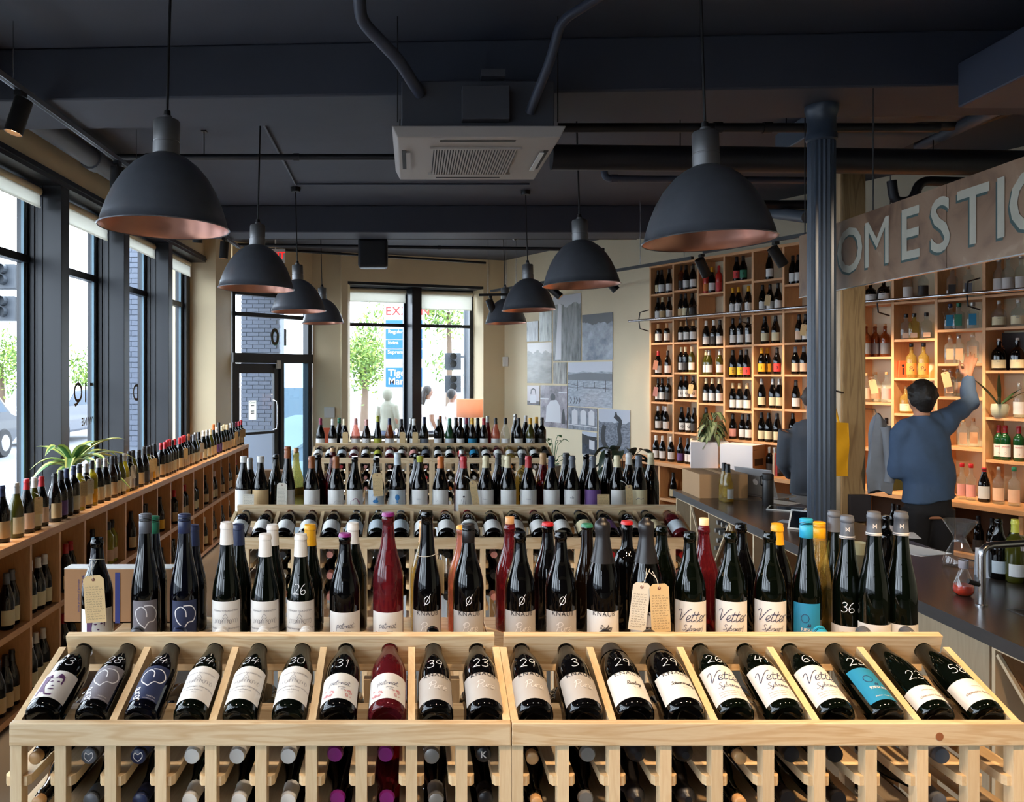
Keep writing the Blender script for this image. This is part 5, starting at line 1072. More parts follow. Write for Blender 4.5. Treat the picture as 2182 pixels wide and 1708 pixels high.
for (c, r), L in WINE.items():
    z = SHZ[c][r]; xprev = -1e9
    for t in L:
        x, cc, lab = t[:3]; shp = t[3] if len(t) > 3 else 'burg'; gl = t[4] if len(t) > 4 else 'dark'
        if r == 6: v = .06
        else: v = EV - (.085 if x - xprev < 12 else 0)
        xprev = x
        room = (SHZ[c][r - 1] - .03 - z) if r > 0 else (ZT - z)
        u = on_wall(x, v); k0, k1 = U[c] + .06, U[c + 1] - .06
        if r < 6: u = min(max(u, k0 - .005), k1 + .005)
        p = WP(u, v, z)
        wall_e[(c, r, x)] = bottle((p.x, p.y, z), shp, gl, 'cap', cc, lab, h=min(HB[shp], room - .01), seg=14, lz=(.03, .115), arc=120, yaw=-atan2(p.x, p.y) + random.uniform(-.12, .12), where=cell_where(c, r, 6))
def wall_print(key, s, m=M_ink, size=.04):
    e, g, L, h = wall_e[key]; shp = 'burg'
    for t in WINE[key[:2]]:
        if t[0] == key[2] and len(t) > 3: shp = t[3]
    print_on(L, shp, h, .07, lambda mb, T: put_text(mb, s, size, T, bold=.02), m)
P_grn = mat('print_leaf_green', (40, 130, 96), .6)
for k, s in (((3, 3, 1557), '2'), ((3, 3, 1579), '2'), ((3, 3, 1591), '4'), ((4, 3, 1620), '1'), ((4, 3, 1631), '1'), ((4, 3, 1656), '3'), ((1, 4, 1445), 'G'), ((1, 4, 1462), 'G'), ((1, 4, 1477), 'G'), ((1, 5, 1453), 'Q'), ((1, 5, 1467), 'Q'), ((3, 0, 1570), '5'), ((3, 0, 1584), '5')): wall_print(k, s)
for k in ((0, 5, 1394), (0, 5, 1405), (0, 5, 1419), (0, 6, 1398), (0, 6, 1430)):
    e, g, L, h = wall_e[k]; print_on(L, 'burg', h, .072, fillp([(-.024, -.03), (.024, -.03), (.024, .03), (-.024, .03)]), P_grn, 'printed_panel')
for k in ((3, 1, 1554), (3, 1, 1574), (3, 1, 1595), (0, 2, 1391), (0, 2, 1404)):
    e, g, L, h = wall_e[k]; print_on(L, 'bord' if k[0] == 0 else 'burg', h, .074, fillp([(-.014, -.022), (.014, -.022), (.014, .022), (-.014, .022)]), P_grey if k[0] == 3 else mat('print_rust', (170, 90, 60), .6), 'printed_panel')
# ------------------------------------------------------------------ spirits
SP = {
 (7, 1): [(1855, 'flask', 'dark', 'knob', 'bk', 'wh', .19), (1883, 'flask', 'dark', 'knob', 'bk', 'wh', .20)],
 (7, 2): [(1845, 'round', 'amber', 'cork', 'wd', 'sl', .29), (1865, 'round', 'amber', 'cork', 'wd', 'sl', .29), (1886, 'round', 'amber', 'cork', 'wd', 'sl', .29)],
 (7, 3): [(1846, 'round', 'clear', 'cork', 'wd', 'pe', .25), (1866, 'round', 'clear', 'cork', 'wd', 'pe', .26), (1889, 'round', 'clear', 'cork', 'wd', 'pk', .26)],
 (7, 4): [(1877, 'bord', 'clear', 'cap', 'bk', 'wh', .29), (1889, 'bord', 'clear', 'cap', 'bk', 'pe', .28)],
 (7, 5): [(1861, 'champ', 'brown', None, 'bk', 'ye', .24), (1879, 'champ', 'dark', None, 'bk', 'tn', .24)],
 (8, 1): [(1934, 'round', 'clear', 'cork', 'wd', 'wh', .27), (1967, 'round', 'clear', 'cork', 'wd', 'dk', .27)],
 (8, 2): [(1921, 'square', 'clear', 'knob', 'bk', 'pe', .20), (1948, 'square', 'honey', 'knob', 'bk', 'pe', .20), (1974, 'square', 'clear', 'knob', 'bk', 'pe', .20)],
 (8, 3): [(1942, 'round', 'honey', 'knob', 'bk', 'or', .29), (1968, 'round', 'honey', 'knob', 'bk', 'or', .29)],
 (8, 4): [(1930, 'flask', 'honey', 'cork', 'wd', 'cr', .22)],
 (8, 5): [(1928, 'round', 'dark', 'knob', 'bk', 'tn', .27)],
 (9, 1): [(2029, 'square', 'clear', 'cork', 'wd', 'dk', .25), (2064, 'square', 'clear', 'cork', 'wd', 'sl', .25)],
 (9, 2): [(2018, 'square', 'clear', 'knob', 'nv', 'tq', .23), (2043, 'square', 'clear', 'knob', 'gn', 'gn', .24), (2073, 'square', 'clear', 'knob', 'si', 'tq', .22)],
 (9, 3): [(2021, 'square', 'clear', 'cork', 'wd', 'kr', .22), (2043, 'square', 'clear', 'cork', 'si', 'kr', .22)],
 (9, 4): [(2019, 'square', 'clear', 'cork', 'wd', 'kr', .22), (2034, 'square', 'clear', 'cork', 'si', 'kr', .22), (2050, 'square', 'clear', 'cork', 'si', 'kr', .22)],
 (9, 5): [(2053, 'square', 'clear', 'cork', 'wd', 'kr', .22), (2074, 'square', 'clear', 'cork', 'wd', 'kr', .22)],
 (9, 6): [(2050, 'bord', 'clear', 'knob', 'rd', 'pk', .27), (2069, 'bord', 'clear', 'knob', 'rd', 'pk', .27)],
 (10, 1): [(2120, 'round', 'clear', 'knob', 'si', 'wh', .27), (2148, 'round', 'clear', 'knob', 'si', 'wh', .28), (2176, 'round', 'clear', 'knob', 'si', 'wh', .28)],
 (10, 2): [(2128, 'flask', 'clear', 'cork', 'wh', 'cr', .20), (2170, 'flask', 'clear', 'cork', 'wh', 'cr', .20)],
 (10, 3): [(2125, 'flask', 'dark', 'cork', 'wh', 'cr', .24), (2168, 'flask', 'dark', 'cork', 'wh', 'cr', .24)],
 (10, 4): [(2172, 'round', 'clear', 'cork', 'si', 'wh', .26)],
 (10, 5): [(2114, 'bord', 'teal', 'cap', 'rd', 'wh', .30), (2142, 'bord', 'teal', 'cap', 'rd', 'wh', .30), (2171, 'bord', 'teal', 'cap', 'rd', 'wh', .30)],
 (10, 6): [(2097, 'champ', 'dark', 'wax', 'rd', 'lb', .31), (2128, 'round', 'clear', 'cork', 'si', 'pe', .29), (2161, 'round', 'clear', 'knob', 'gn', 'pe', .29)],
}
for (c, r), L in SP.items():
    last = len(SHZ[c]) - 1; z = SHZ[c][r]; xprev = -1e9
    room = SHZ[c][r - 1] - .03 - z
    for x, shp, gl, cap, cc, lab, h in L:
        v = .03 if r == last else (-.085 if x - xprev >= 22 or xprev < 0 else -.19); xprev = x
        u = on_wall(x, v)
        if r != last: u = min(max(u, U[c] + .07), U[c + 1] - .07)
        p = WP(u, v, z); h = min(h, room - .035)
        if shp in ('flask',): lz = (.02, .085)
        elif gl == 'teal' or shp == 'bord': lz = (.03, .13)
        elif shp == 'square' and lab in ('pe',): lz = (.012, .055)
        elif shp == 'square': lz = (.03, .125)
        else: lz = (.03, .13)
        e = bottle((p.x, p.y, z), shp, gl, cap, cc, lab, h=h, seg=18, lz=lz, arc=130, yaw=-atan2(p.x, p.y) + random.uniform(-.1, .1), name='spirit_bottle', noun='spirit bottle', where=cell_where(c, r, last))
        if gl == 'teal':
            print_on(e[2], shp, h, .08, lambda mb, T: put_text(mb, 'SAXON', .016, T, bold=.02, at=(0, .03)), mat('print_red', (180, 40, 50), .6)); print_on(e[2], shp, h, .05, lambda mb, T: mb.ribbon([(-.006, .01), (.0, .016), (.006, .006), (-.002, -.002)], .002, T), P_grey, 'printed_mark')
        if lab == 'or': print_on(e[2], shp, h, .08, lambda mb, T: hand(mb, 'P s', .036, T, .004), M_ink)
        if shp == 'flask': print_on(e[2], shp, h, .055, lambda mb, T: put_text(mb, 'SPIRIT', .010, T, at=(0, .018), bold=.02), P_grey)
# boxes, books and other things on the shelves
p = WP(on_wall(1921, -.07), -.07, SHZ[8][3]); c = E('gift_box', tuple(p), (0, 0, ANG + pi / 2 - .5), label='small red and orange printed tuck box beside the orange label bottles', cat='box')
b = O('box_body', MB().prism([(-.04, 0), (.04, 0), (.028, .155), (-.028, .155)], 'y', -.025, .025), mat('box_orange', (206, 96, 50), .6), c); O('printed_figure', MB().lathe([(0, 0), (.012, 0)], 12, (0, -.0262, .11), axis='y').beam((0, -.0262, .03), (0, -.0262, .09), .012, .001, (0, 1, 0)), M_ink, b)
p = WP(on_wall(2150, -.24), -.245, SHZ[10][3]); c = E('picture_box', tuple(p), (0, 0, ANG), label='dark flat box with orange print behind the dark flask bottles', cat='box'); O('box_body', MB().box((-.16, -.012, 0), (.15, .012, .31)), mat('box_black_brown', (36, 26, 24), .5), c)
mb = MB(); s_ = SG
for k in range(4): mb.box((-.13, s_ * .0125 - .0004, .17 + .022 * k), (-.03 - .01 * k, s_ * .0125 + .0004, .184 + .022 * k))
O('printed_bars', mb, mat('print_orange_dark', (190, 90, 40), .6), c)
p = WP(on_wall(1908, .0), .0, SHZ[8][6] if len(SHZ[8]) > 6 else ZL + .035); c = E('standing_folder', tuple(p), (0, 0, ANG), label='thin white folder standing on the ledge behind the blue shirt', cat='folder'); O('folder_cover', MB().box((-.012, -.1, 0), (.012, .1, .26)), M_white, c); O('folder_pages', MB().box((.0125, -.095, .003), (.03, .095, .24)), mat('folder_green', (60, 80, 50), .6), c)
for j, (xx, col) in enumerate(((1660, (150, 40, 36)), (1654, (190, 170, 150)))):
    p = WP(on_wall(xx, .06), .02, ZL + .035); bk = E('book', tuple(p), (0, 0, ANG), label=['red book standing under the cream label magnums', 'pale book standing under the cream label magnums'][j], cat='book'); O('book_cover', MB().box((-.012, -.08, 0), (.012, .08, .23)), mat('book_%d' % j, col, .6), bk); O('page_block', MB().box((-.009, -.078, .004), (.009, .0815, .226)), mat('pages', (225, 215, 195), .8), bk)
# tags in the cubbies
for key, lb, m in (((0, 3, 1391), 'orange printed tag on a red-capped bottle in the wall shelving', mat('tag_coral', (222, 150, 120), .7)), ((0, 4, 1397), 'pink printed tag on a bottle in the end wall cubby', mat('tag_pink', (206, 140, 130), .7)), ((1, 4, 1477), 'plain manila tag beside the G label bottles', M_tag), ((4, 1, 1641), 'printed manila tag on the white-label bottle under the top cubby', M_tag), ((5, 2, 1717), 'printed manila tag half hidden by the fluted column', M_tag)):
    e = wall_e[key][0]; hang_tag((e.location.x, e.location.y, e.location.z + .20), .02, .02, .055, .115, lb, m=m, yaw=-.5, fwd=.024, side=-.01, roll=-.15, detail=False)
for x, c, r, lb in ((1855, 7, 3, 'blank manila tag on the peach label spirit bottle'), (2010, 9, 4, 'portrait-printed tag on the kraft label spirit bottle')):
    p = WP(on_wall(x + 8, -.06), -.03, SHZ[c][r]); hang_tag((p.x, p.y, p.z + .23), .02, .02, .06, .13, lb, m=M_tag, yaw=-.6, fwd=.0, side=.0, roll=.2, detail=False)
# small plants on the shelves
M_potc = mat('celadon_pot', (176, 178, 156), .35); M_dkleaf = mat('dark_leaf', (46, 74, 40), .5)
p = WP(on_wall(2130, -.03), -.03, SHZ[10][4]); t = E('potted_plant', tuple(p), label='small orchid-like plant in a celadon pot on the spirits shelf', cat='plant')
O('pot', MB().lathe([(0, 0), (.035, 0), (.055, .02), (.062, .06), (.06, .10), (.055, .11), (.05, .105), (.05, .09), (0, .09)], 20).mesh('pot', 40), M_potc, t)
for az, L, li in ((pi * 1.1, .30, 1.0), (pi * 1.3, .26, 1.3), (.2, .22, .9), (.5, .26, .55), (-.9, .20, .9), (-2.2, .18, .7)): leaf(t, (0, 0, .09), az, L, li, .016, .15, [M_dkleaf, M_dkleaf])
def bushy(pos, label, n, R, H, pot, mats, seed, w=.05, hang=.5):
    rd = random.Random(seed); t = E('potted_plant', pos, label=label, cat='plant')
    O('pot', MB().lathe([(0, 0), (pot * .8, 0), (pot, pot * 1.6), (pot * .92, pot * 1.6), (pot * .9, pot * 1.4), (0, pot * 1.4)], 18).mesh('pot', 40), M_pot, t)
    for k in range(n):
        az = k * 2.4; L = rd.uniform(.5, 1) * R; z = pot * 1.5 + rd.uniform(0, H)
        st = O('stalk', MB().tube([(0, 0, pot * 1.4), (cos(az) * L * .3, sin(az) * L * .3, z * .85), (cos(az) * L * .7, sin(az) * L * .7, z)], .003, 5), mats[0], t)
        leaf(t, (cos(az) * L * .65, sin(az) * L * .65, z), az, w * 2.4, .2, w, hang * rd.uniform(.6, 1.4), mats)
    return t
p = WP(on_wall(1517, .12), .12, ZL + .035 + .294)
bushy((p.x, p.y, p.z), 'bushy silver-veined houseplant standing on the tall white carton', 36, .13, .26, .042, [mat('leaf_silver_green', (112, 132, 96), .5), mat('leaf_vein_dark', (52, 74, 46), .5)], 9, w=.042, hang=.9)
# bottles in the shade under the ledge
HEAP = Heap()
for x, v, zz, lab, cc in ((1402, .1, .39, 'dk', 'bk'), (1418, .1, .39, 'dk', 'bk'), (1426, .16, .39, 'cr', 'bk'), (1455, .16, .39, 'wh', 'bk'), (1894, .1, .39, 'wh', 'bk'), (1905, .12, .39, 'dk', 'bk'), (2075, .1, .39, 'dk', 'bk'), (2105, .1, .39, 'wh', 'bk'), (2150, .1, .39, 'dk', 'bk'), (2168, .1, .39, 'wh', 'bk')):
    p = WP(on_wall(x, v), v - .06, zz); bottle((p.x, p.y, zz), 'burg', 'dark', 'cap', cc, lab, seg=14, yaw=-.5, where='in shade under the ledge')
HEAP.done('ledge_bottles', 'dark bottles in the shade under the wall ledge'); HEAP = None
# ------------------------------------------------------------------ photographs pinned to the wall
def photo_mat(name, sky, hor, c_lo, c_hi, scale, seed, stretch=(1, 1, 1), ridge=.12):
    m = bpy.data.materials.new(name); m.use_nodes = True; n = m.node_tree.nodes; l = m.node_tree.links; p = n['Principled BSDF']; p.inputs['Roughness'].default_value = .25
    tc = n.new('ShaderNodeTexCoord'); sp = n.new('ShaderNodeSeparateXYZ'); l.new(tc.outputs['Generated'], sp.inputs[0])
    mp = n.new('ShaderNodeMapping'); mp.inputs['Location'].default_value = (seed, seed * .7, 0); mp.inputs['Scale'].default_value = stretch; l.new(tc.outputs['Generated'], mp.inputs['Vector'])
    n1 = n.new('ShaderNodeTexNoise'); n1.inputs['Scale'].default_value = scale; n1.inputs['Detail'].default_value = 8; n1.inputs['Roughness'].default_value = .65; l.new(mp.outputs[0], n1.inputs['Vector'])
    cr = n.new('ShaderNodeMix'); cr.data_type = 'RGBA'; cr.inputs[6].default_value = C3(c_lo); cr.inputs[7].default_value = C3(c_hi)
    mr = n.new('ShaderNodeMapRange'); mr.inputs['From Min'].default_value = .3; mr.inputs['From Max'].default_value = .7; l.new(n1.outputs['Fac'], mr.inputs['Value']); l.new(mr.outputs[0], cr.inputs[0])
    cx = n.new('ShaderNodeCombineXYZ'); l.new(sp.outputs['X'], cx.inputs[0]); n2 = n.new('ShaderNodeTexNoise'); n2.inputs['Scale'].default_value = 3; n2.inputs['Detail'].default_value = 4; n2.noise_dimensions = '2D'
    ad = n.new('ShaderNodeVectorMath'); ad.inputs[1].default_value = (seed * 3.1, seed, 0); l.new(cx.outputs[0], ad.inputs[0]); l.new(ad.outputs[0], n2.inputs['Vector'])
    hz = n.new('ShaderNodeMath'); hz.operation = 'MULTIPLY_ADD'; hz.inputs[1].default_value = ridge * 2; hz.inputs[2].default_value = hor - ridge; l.new(n2.outputs['Fac'], hz.inputs[0])
    gt = n.new('ShaderNodeMath'); gt.operation = 'GREATER_THAN'; l.new(sp.outputs['Z'], gt.inputs[0]); l.new(hz.outputs[0], gt.inputs[1])
    mx = n.new('ShaderNodeMix'); mx.data_type = 'RGBA'; l.new(gt.outputs[0], mx.inputs[0]); l.new(cr.outputs[2], mx.inputs[6]); mx.inputs[7].default_value = C3(sky); l.new(mx.outputs[2], p.inputs['Base Color']); return m
PH = [('narrow photo print of pale trunks', (1123, 1147, 684.5, 727), ((180, 185, 190), 1.2, (50, 52, 58), (200, 205, 205), 4, 1, (4, 1, .3), .1)),
      ('photo print of glinting glass shapes', (1150, 1176, 664, 727), ((190, 195, 190), 1.2, (90, 98, 92), (205, 212, 205), 3, 2, (2, 1, .5), .1)),
      ('tall photo print of a trunk with sky', (1179, 1238, 628, 769), ((196, 200, 206), .86, (62, 66, 66), (170, 174, 172), 7, 3, (2, 1, .5), .14)),
      ('photo print of a blurred figure under grey cloud', (1241, 1306, 668, 767), ((96, 100, 104), .80, (96, 108, 122), (200, 210, 222), 3, 4, (1, 1, 1), .15)),
      ('photo print of a misty hillside', (1124, 1176, 730, 816), ((210, 208, 206), .78, (122, 122, 116), (168, 168, 162), 5, 5, (.6, 1, 2), .2)),
      ('small photo print of a steel barrel', (1179.5, 1207.6, 772, 817), ((150, 150, 148), 1.2, (70, 70, 66), (206, 206, 200), 3, 6, (2.4, 1, .4), .1)),
      ('large photo print of a vineyard under low hills', (1210.5, 1305, 771, 867), ((206, 212, 224), .78, (132, 142, 154), (192, 202, 214), 12, 7, (1, 1, 2.4), .05)),
      ('small photo print of a glass jar', (1124, 1150, 821, 862.5), ((206, 200, 204), .2, (70, 66, 68), (110, 104, 108), 4, 8, (1, 1, 1), .04)),
      ('photo print of a man bent over a bench', (1152, 1208.7, 821, 910), ((176, 168, 176), 1.2, (90, 86, 94), (190, 184, 192), 4, 9, (1, 1, 1), .1)),
      ('photo print of steel tanks', (1211, 1272.6, 868, 916), ((190, 194, 200), 1.2, (60, 64, 74), (180, 188, 200), 3, 10, (2.6, 1, .6), .1)),
      ('photo print of an old forked vine', (1276, 1343, 872, 965), ((186, 194, 208), .70, (76, 82, 94), (150, 158, 172), 14, 11, (1, 1, 1.6), .1)),
      ('small photo print of a white hut', (1240.7, 1272, 920, 968), ((190, 198, 212), .72, (50, 56, 66), (90, 98, 110), 5, 12, (1, 1, 1), .12))]
P_dk = mat('print_photo_dark', (34, 36, 42), .4); P_lg = mat('print_photo_light', (206, 208, 214), .4)
for k, (lbl, (x0, x1, y0, y1), pm) in enumerate(PH):
    v = -.275; u0, u1 = on_wall(x0, v), on_wall(x1, v); xm = (x0 + x1) / 2
    q = WP((u0 + u1) / 2, v); s = FPX / q.y; w = u1 - u0; z1, z0 = CAMZ + (CY - y0) / s, CAMZ + (CY - y1) / s; hh = z1 - z0
    o = E('photo_print', (q.x, q.y, z0), (0, 0, ANG), label=lbl + ' pinned to the pale wall', cat='photograph')
    a, b = sorted((0, SG * .004)); sheet = O('print_sheet', MB().box((-w / 2, a, 0), (w / 2, b, hh)), photo_mat('photo_%d' % k, *pm), o)
    T = lambda p, w=w, hh=hh: (p[0] * w, SG * .0055, p[1] * hh)
    def sil(polys, m, nm='printed_shape'):
        for pp in polys:
            mb = MB(); mb.poly([T(p) for p in pp]); O(nm, mb, m, sheet)
    if 'forked vine' in lbl:
        mb = MB(); mb.ribbon(smooth([(-.12, .02), (-.3, .18), (-.36, .4), (-.30, .62)], 4), [.13] * 13, T); mb.ribbon(smooth([(-.1, .02), (.1, .12), (.2, .3), (.16, .55), (.2, .74), (.02, .86)], 4), [.11] * 21, T); mb.ribbon([(.12, .74), (.06, .94)], .05, T); O('printed_vine', mb, P_dk, sheet)
    if 'trunk with' in lbl: sil([[(-.42, .02), (-.2, .02), (-.18, .86), (-.30, .88)]], P_lg)
    if 'steel tanks' in lbl: sil([[(c - .1, .25), (c + .1, .25), (c + .1, .82), (c, .92), (c - .1, .82)] for c in (-.26, .04, .32)], P_lg); sil([[(-.5, .2), (.5, .14), (.5, .18), (-.5, .24)]], P_lg)
    if 'white hut' in lbl: sil([[(.0, .25), (.36, .22), (.36, .62), (.0, .66)]], P_lg); sil([[(-.5, .5), (-.05, .42), (.0, .66), (.36, .62), (.5, .72), (.5, .8), (-.1, .82), (-.5, .9)]], P_dk)
    if 'jar' in lbl: sil([[(-.25, .1), (.25, .1), (.25, .42), (.15, .5), (-.15, .5), (-.25, .42)], ], P_lg); mb = MB(); mb.ribbon([(-.2, .55), (-.16, .78), (0, .84), (.16, .78), (.2, .55)], .06, T); O('printed_handle', mb, P_dk, sheet)
    if 'bent over' in lbl:
        sil([[(-.3, .12), (.28, .12), (.26, .5), (.12, .66), (-.1, .64), (-.26, .48)]], P_lg); sil([[(-.02 + .10 * cos(t), .72 + .09 * sin(t)) for t in [2 * pi * j / 12 for j in range(12)]]], P_dk); sil([[(.3, .1), (.44, .1), (.42, .34), (.38, .46), (.36, .46), (.32, .34)]], P_dk); sil([[(-.5, .66), (-.18, .66), (-.18, .69), (-.5, .69)], [(.2, .82), (.5, .82), (.5, .85), (.2, .85)]], P_lg)
    if 'vineyard' in lbl:
        mb = MB()
        for xx, hgt in ((-.27, .28), (.36, .30), (-.12, .16), (.12, .16)): mb.ribbon([(xx, .52 - hgt * .6), (xx, .52 + hgt * .25)], .012, T)
        mb.ribbon([(-.5, .52), (-.1, .44), (.1, .44), (.5, .40)], .008, T); mb.ribbon([(-.5, .44), (-.1, .415), (.1, .415), (.5, .43)], .007, T)
        for c in (-.44, -.36, -.3, -.24): mb.ribbon([(c, .06), (c + .03, .14), (c + .01, .2)], .016, T)
        O('printed_trellis', mb, P_dk, sheet); sil([[(-.5, .60), (.5, .58), (.5, .74), (.2, .75), (-.1, .76), (-.5, .72)]], mat('print_photo_mid', (104, 110, 118), .4))
# ================================================================== bar counter
XC0, XC1, YC0, YC1, ZCN = 2.07, 2.77, .6, 6.72, .92
M_stone = mat('dark_counter_top', (74, 60, 52), .24, var=.25, vscale=14); M_edge = mat('zinc_edge', (92, 92, 94), .35, metal=.6)
ct = E('bar_counter', (XC0, YC0, 0), label='long bar counter with dark top, metal edge and lattice wine bins', cat='counter')
def cb(x0, x1, y0, y1, z0, z1): return MB().box((x0 - XC0, y0 - YC0, z0), (x1 - XC0, y1 - YC0, z1))
O('counter_top', cb(XC0 + .003, XC1, YC0, YC1, ZCN - .045, ZCN), M_stone, ct, bevel=.002)
O('edge_strip', cb(XC0, XC0 + .003, YC0, YC1, ZCN - .048, ZCN + .001), M_edge, ct); O('end_edge_strip', cb(XC0, XC1, YC1, YC1 + .003, ZCN - .048, ZCN), M_edge, ct)
O('back_panel', cb(XC0 + .42, XC0 + .44, YC0, YC1, 0, ZCN - .046), M_ply, ct); O('end_panel', cb(XC0 + .02, XC1 - .05, YC1 - .03, YC1 - .01, 0, ZCN - .046), M_ply, ct)
O('front_panel', cb(XC0 + .025, XC0 + .042, 3.07, 4.22, 0, ZCN - .046), M_ply, ct); O('toe_board', cb(XC0 + .03, XC0 + .40, YC0, YC1, 0, .08), M_ply, ct)
M_strip = mat('pale_strip_wood', (218, 196, 160), .6); M_binside = wood('bin_plywood', (176, 128, 84), (150, 104, 66), 'Z', .6, rings=False)
yb = [6.38 - .392 * k for k in range(6)] + [4.24]
O('bin_rail', cb(XC0 + .024, XC0 + .034, 4.22, YC1 - .03, ZCN - .064, ZCN - .049), M_strip, ct)
for k, y in enumerate(yb): O('bin_upright', cb(XC0 + .026, XC0 + .40, y - .009, y + .009, .08, ZCN - .066), [M_strip], ct)
for k, (a, b) in enumerate(zip(yb, yb[1:])):
    mb = MB(); y0, y1 = a - .014 - YC0, b + .014 - YC0; zt, zb = ZCN - .075, .42
    p, q = ((y0, zt), (y1, zb)) if k % 2 == 0 else ((y0, zb), (y1, zt))
    mb.beam((.03, p[0], p[1]), (.03, q[0], q[1]), .012, .012, (1, 0, 0)); O('diagonal_edge', mb, M_strip, ct)
    mb = MB(); d = Vector((0, q[0] - p[0], q[1] - p[1])).normalized(); mb.beam((.2, p[0], p[1]), (.2, q[0], q[1]), .010, .32, (1, 0, 0)); O('diagonal_board', mb, M_binside, ct)
for y in (3.05, 2.5, 1.95, 1.4): O('bin_upright', cb(XC0 + .026, XC0 + .40, y - .009, y + .009, .08, ZCN - .05), M_strip, ct)
for a, b in ((3.03, 2.52), (2.48, 1.97)):
    mb = MB(); mb.beam((.03, a - YC0, ZCN - .08), (.03, b - YC0, .40), .014, .012, (1, 0, 0)); O('diagonal_edge', mb, M_strip, ct)
    mb = MB(); mb.beam((.2, a - YC0, ZCN - .08), (.2, b - YC0, .40), .012, .32, (1, 0, 0)); O('diagonal_board', mb, M_binside, ct)
O('bin_rail', cb(XC0 + .024, XC0 + .034, YC0, 3.05, ZCN - .064, ZCN - .049), M_strip, ct)
# bottles stacked in the lattice bins, capsule ends out
mb = MB(); rd = random.Random(3)
for r in range(6):
    for c in range(3):
        y = 5.93 - .085 * c - (r % 2) * .04; z = .50 + .062 * r
        if y < 5.66: continue
        mb.cur = 0; mb.lathe([(.015, .06), (.03, .11), (.038, .15), (.038, .29), (0, .29)], 10, (XC0 + .05, y, z), axis='x'); mb.cur = 1; mb.lathe([(0, 0), (.016, 0), (.016, .062)], 10, (XC0 + .05, y, z), axis='x')
O('racked_bottles', mb.mesh('rb', 50), [G['dark'], capmat('si')], label='stacked bottles with silver ends in a lattice bin of the counter', cat='bottles', kind='stuff')
e = bottle((XC0 + .34, 2.93, .73), 'burg', 'dark', 'cap', 'bk', 'wh', seg=18, label='lone bottle lying in the counter bin beside the plywood panel'); e[0].rotation_euler = (0, radians(-90), 0)
for o_ in (e[0],): o_.location = (XC0 + .36, 2.9, .60)
# ------------------------------------------------------------------ things on the counter
def on_ct(x, y): s = (y - CY) / (CAMZ - ZCN); return ((x - CX) / s, FPX / s)
M_kraft = mat('kraft_carton', (178, 142, 104), .8, var=.05); M_wcard = mat('white_carton', (226, 226, 232), .6)
def closed_box(pos, rz, w, d, h, label, mf, ms=None, mt=None, tape=True):
    c = E('carton', pos, (0, 0, rz), label=label, cat='box')
    O('carton_body', MB().box((-w / 2, 0, 0), (w / 2, d, h)), ms or mf, c, bevel=.002)
    if mf is not (ms or mf): O('front_panel', MB().box((-w / 2, -.0015, 0), (w / 2, -.0002, h)), mf, c)
    O('top_flap', MB().box((-w / 2, 0, h), (-.002, d, h + .002)), mt or mf, c); O('top_flap', MB().box((.002, 0, h), (w / 2, d, h + .002)), mt or mf, c)
    if tape: O('tape', MB().box((-.025, -.002, h + .0021), (.025, d, h + .003)), mat('packing_tape', (200, 170, 130), .3), c)
    return c
closed_box((2.31, 6.28, ZCN), 0, .36, .40, .178, 'brown cardboard carton at the far end of the counter', M_kraft)
p = WP(on_wall(1506, .24), .275, ZL + .035); c = closed_box((p.x, p.y, p.z), -.30, .285, .24, .29, 'tall white carton on the wall ledge under the houseplant', M_wcard, M_wcard, M_wcard, tape=False)
O('open_flap', MB().beam((.142, .10, .292), (.25, .10, .295), .20, .003), M_wcard, c)
p = WP(on_wall(1580, .24), .29, ZL + .035); c = closed_box((p.x - .02, p.y, p.z), -.86, .36, .26, .30, 'white-fronted carton with kraft side and dark printed patch', M_wcard, M_kraft, M_wcard, tape=False)
O('printed_patch', MB().box((.1802, .04, .09), (.1812, .22, .16)), mat('print_brown', (70, 50, 40), .7), c); O('printed_line', MB().box((.1802, .02, .25), (.1812, .10, .256)), M_ink, c)
for x, y, lab_ in ((1543, 1066, 'slim golden wine bottle with white label standing on the counter, carton behind'), (1551, 1070, 'slim golden wine bottle with white label, second of the counter pair')):
    X, Y = on_ct(x, y); bottle((X, Y, ZCN), 'flute', 'honey', 'cap', 'bk', 'wh', h=.275, lz=(.03, .10), arc=110, seg=20, yaw=.5, label=lab_)
# laptop seen from behind its lid
X, Y = on_ct(1612, 1058); lp = E('laptop', (X + .02, Y, ZCN), (0, 0, radians(-58)), label='open silver laptop on the counter beside the thermos', cat='laptop')
M_alu = mat('laptop_aluminium', (150, 150, 152), .4, metal=.3)
O('keyboard_base', MB().box((-.16, 0, 0), (.16, .22, .014)), M_alu, lp, bevel=.003)
mb = MB().box((-.16, -.008, 0), (.16, 0, .22)); ld = O('screen_lid', mb, M_alu, lp, loc=(0, 0, .014), rot=(radians(20), 0, 0), bevel=.003)
mb = MB(); mb.poly([(.022 * cos(t) * (1.0 + .08 * cos(3 * t)), -.0088, .11 + .024 * sin(t)) for t in [2 * pi * k / 16 for k in range(16)]][::-1]); mb.poly([(.003, -.0088, .137), (.012, -.0088, .147), (.010, -.0088, .138)][::-1]); O('lid_emblem', mb, P_white, ld, kind='stuff')
X, Y = on_ct(1636, 1076); th = E('thermos', (X, Y, ZCN), label='matt black insulated flask with handle loop on the counter', cat='thermos')
O('flask_body', MB().lathe([(0, 0), (.036, 0), (.038, .004), (.038, .175), (.036, .18), (0, .18)], 24).mesh('f', 40), M_black, th); O('flask_lid', MB().lathe([(.0385, .181), (.0395, .184), (.0395, .215), (.036, .222), (0, .222)], 24).mesh('f', 40), mat('matt_black_lid', (24, 24, 26), .6), th)
O('handle_loop', MB().tube([(-.038, 0, .205), (-.052, 0, .20), (-.052, 0, .15), (-.038, 0, .14)], .006, 8), M_black, th)
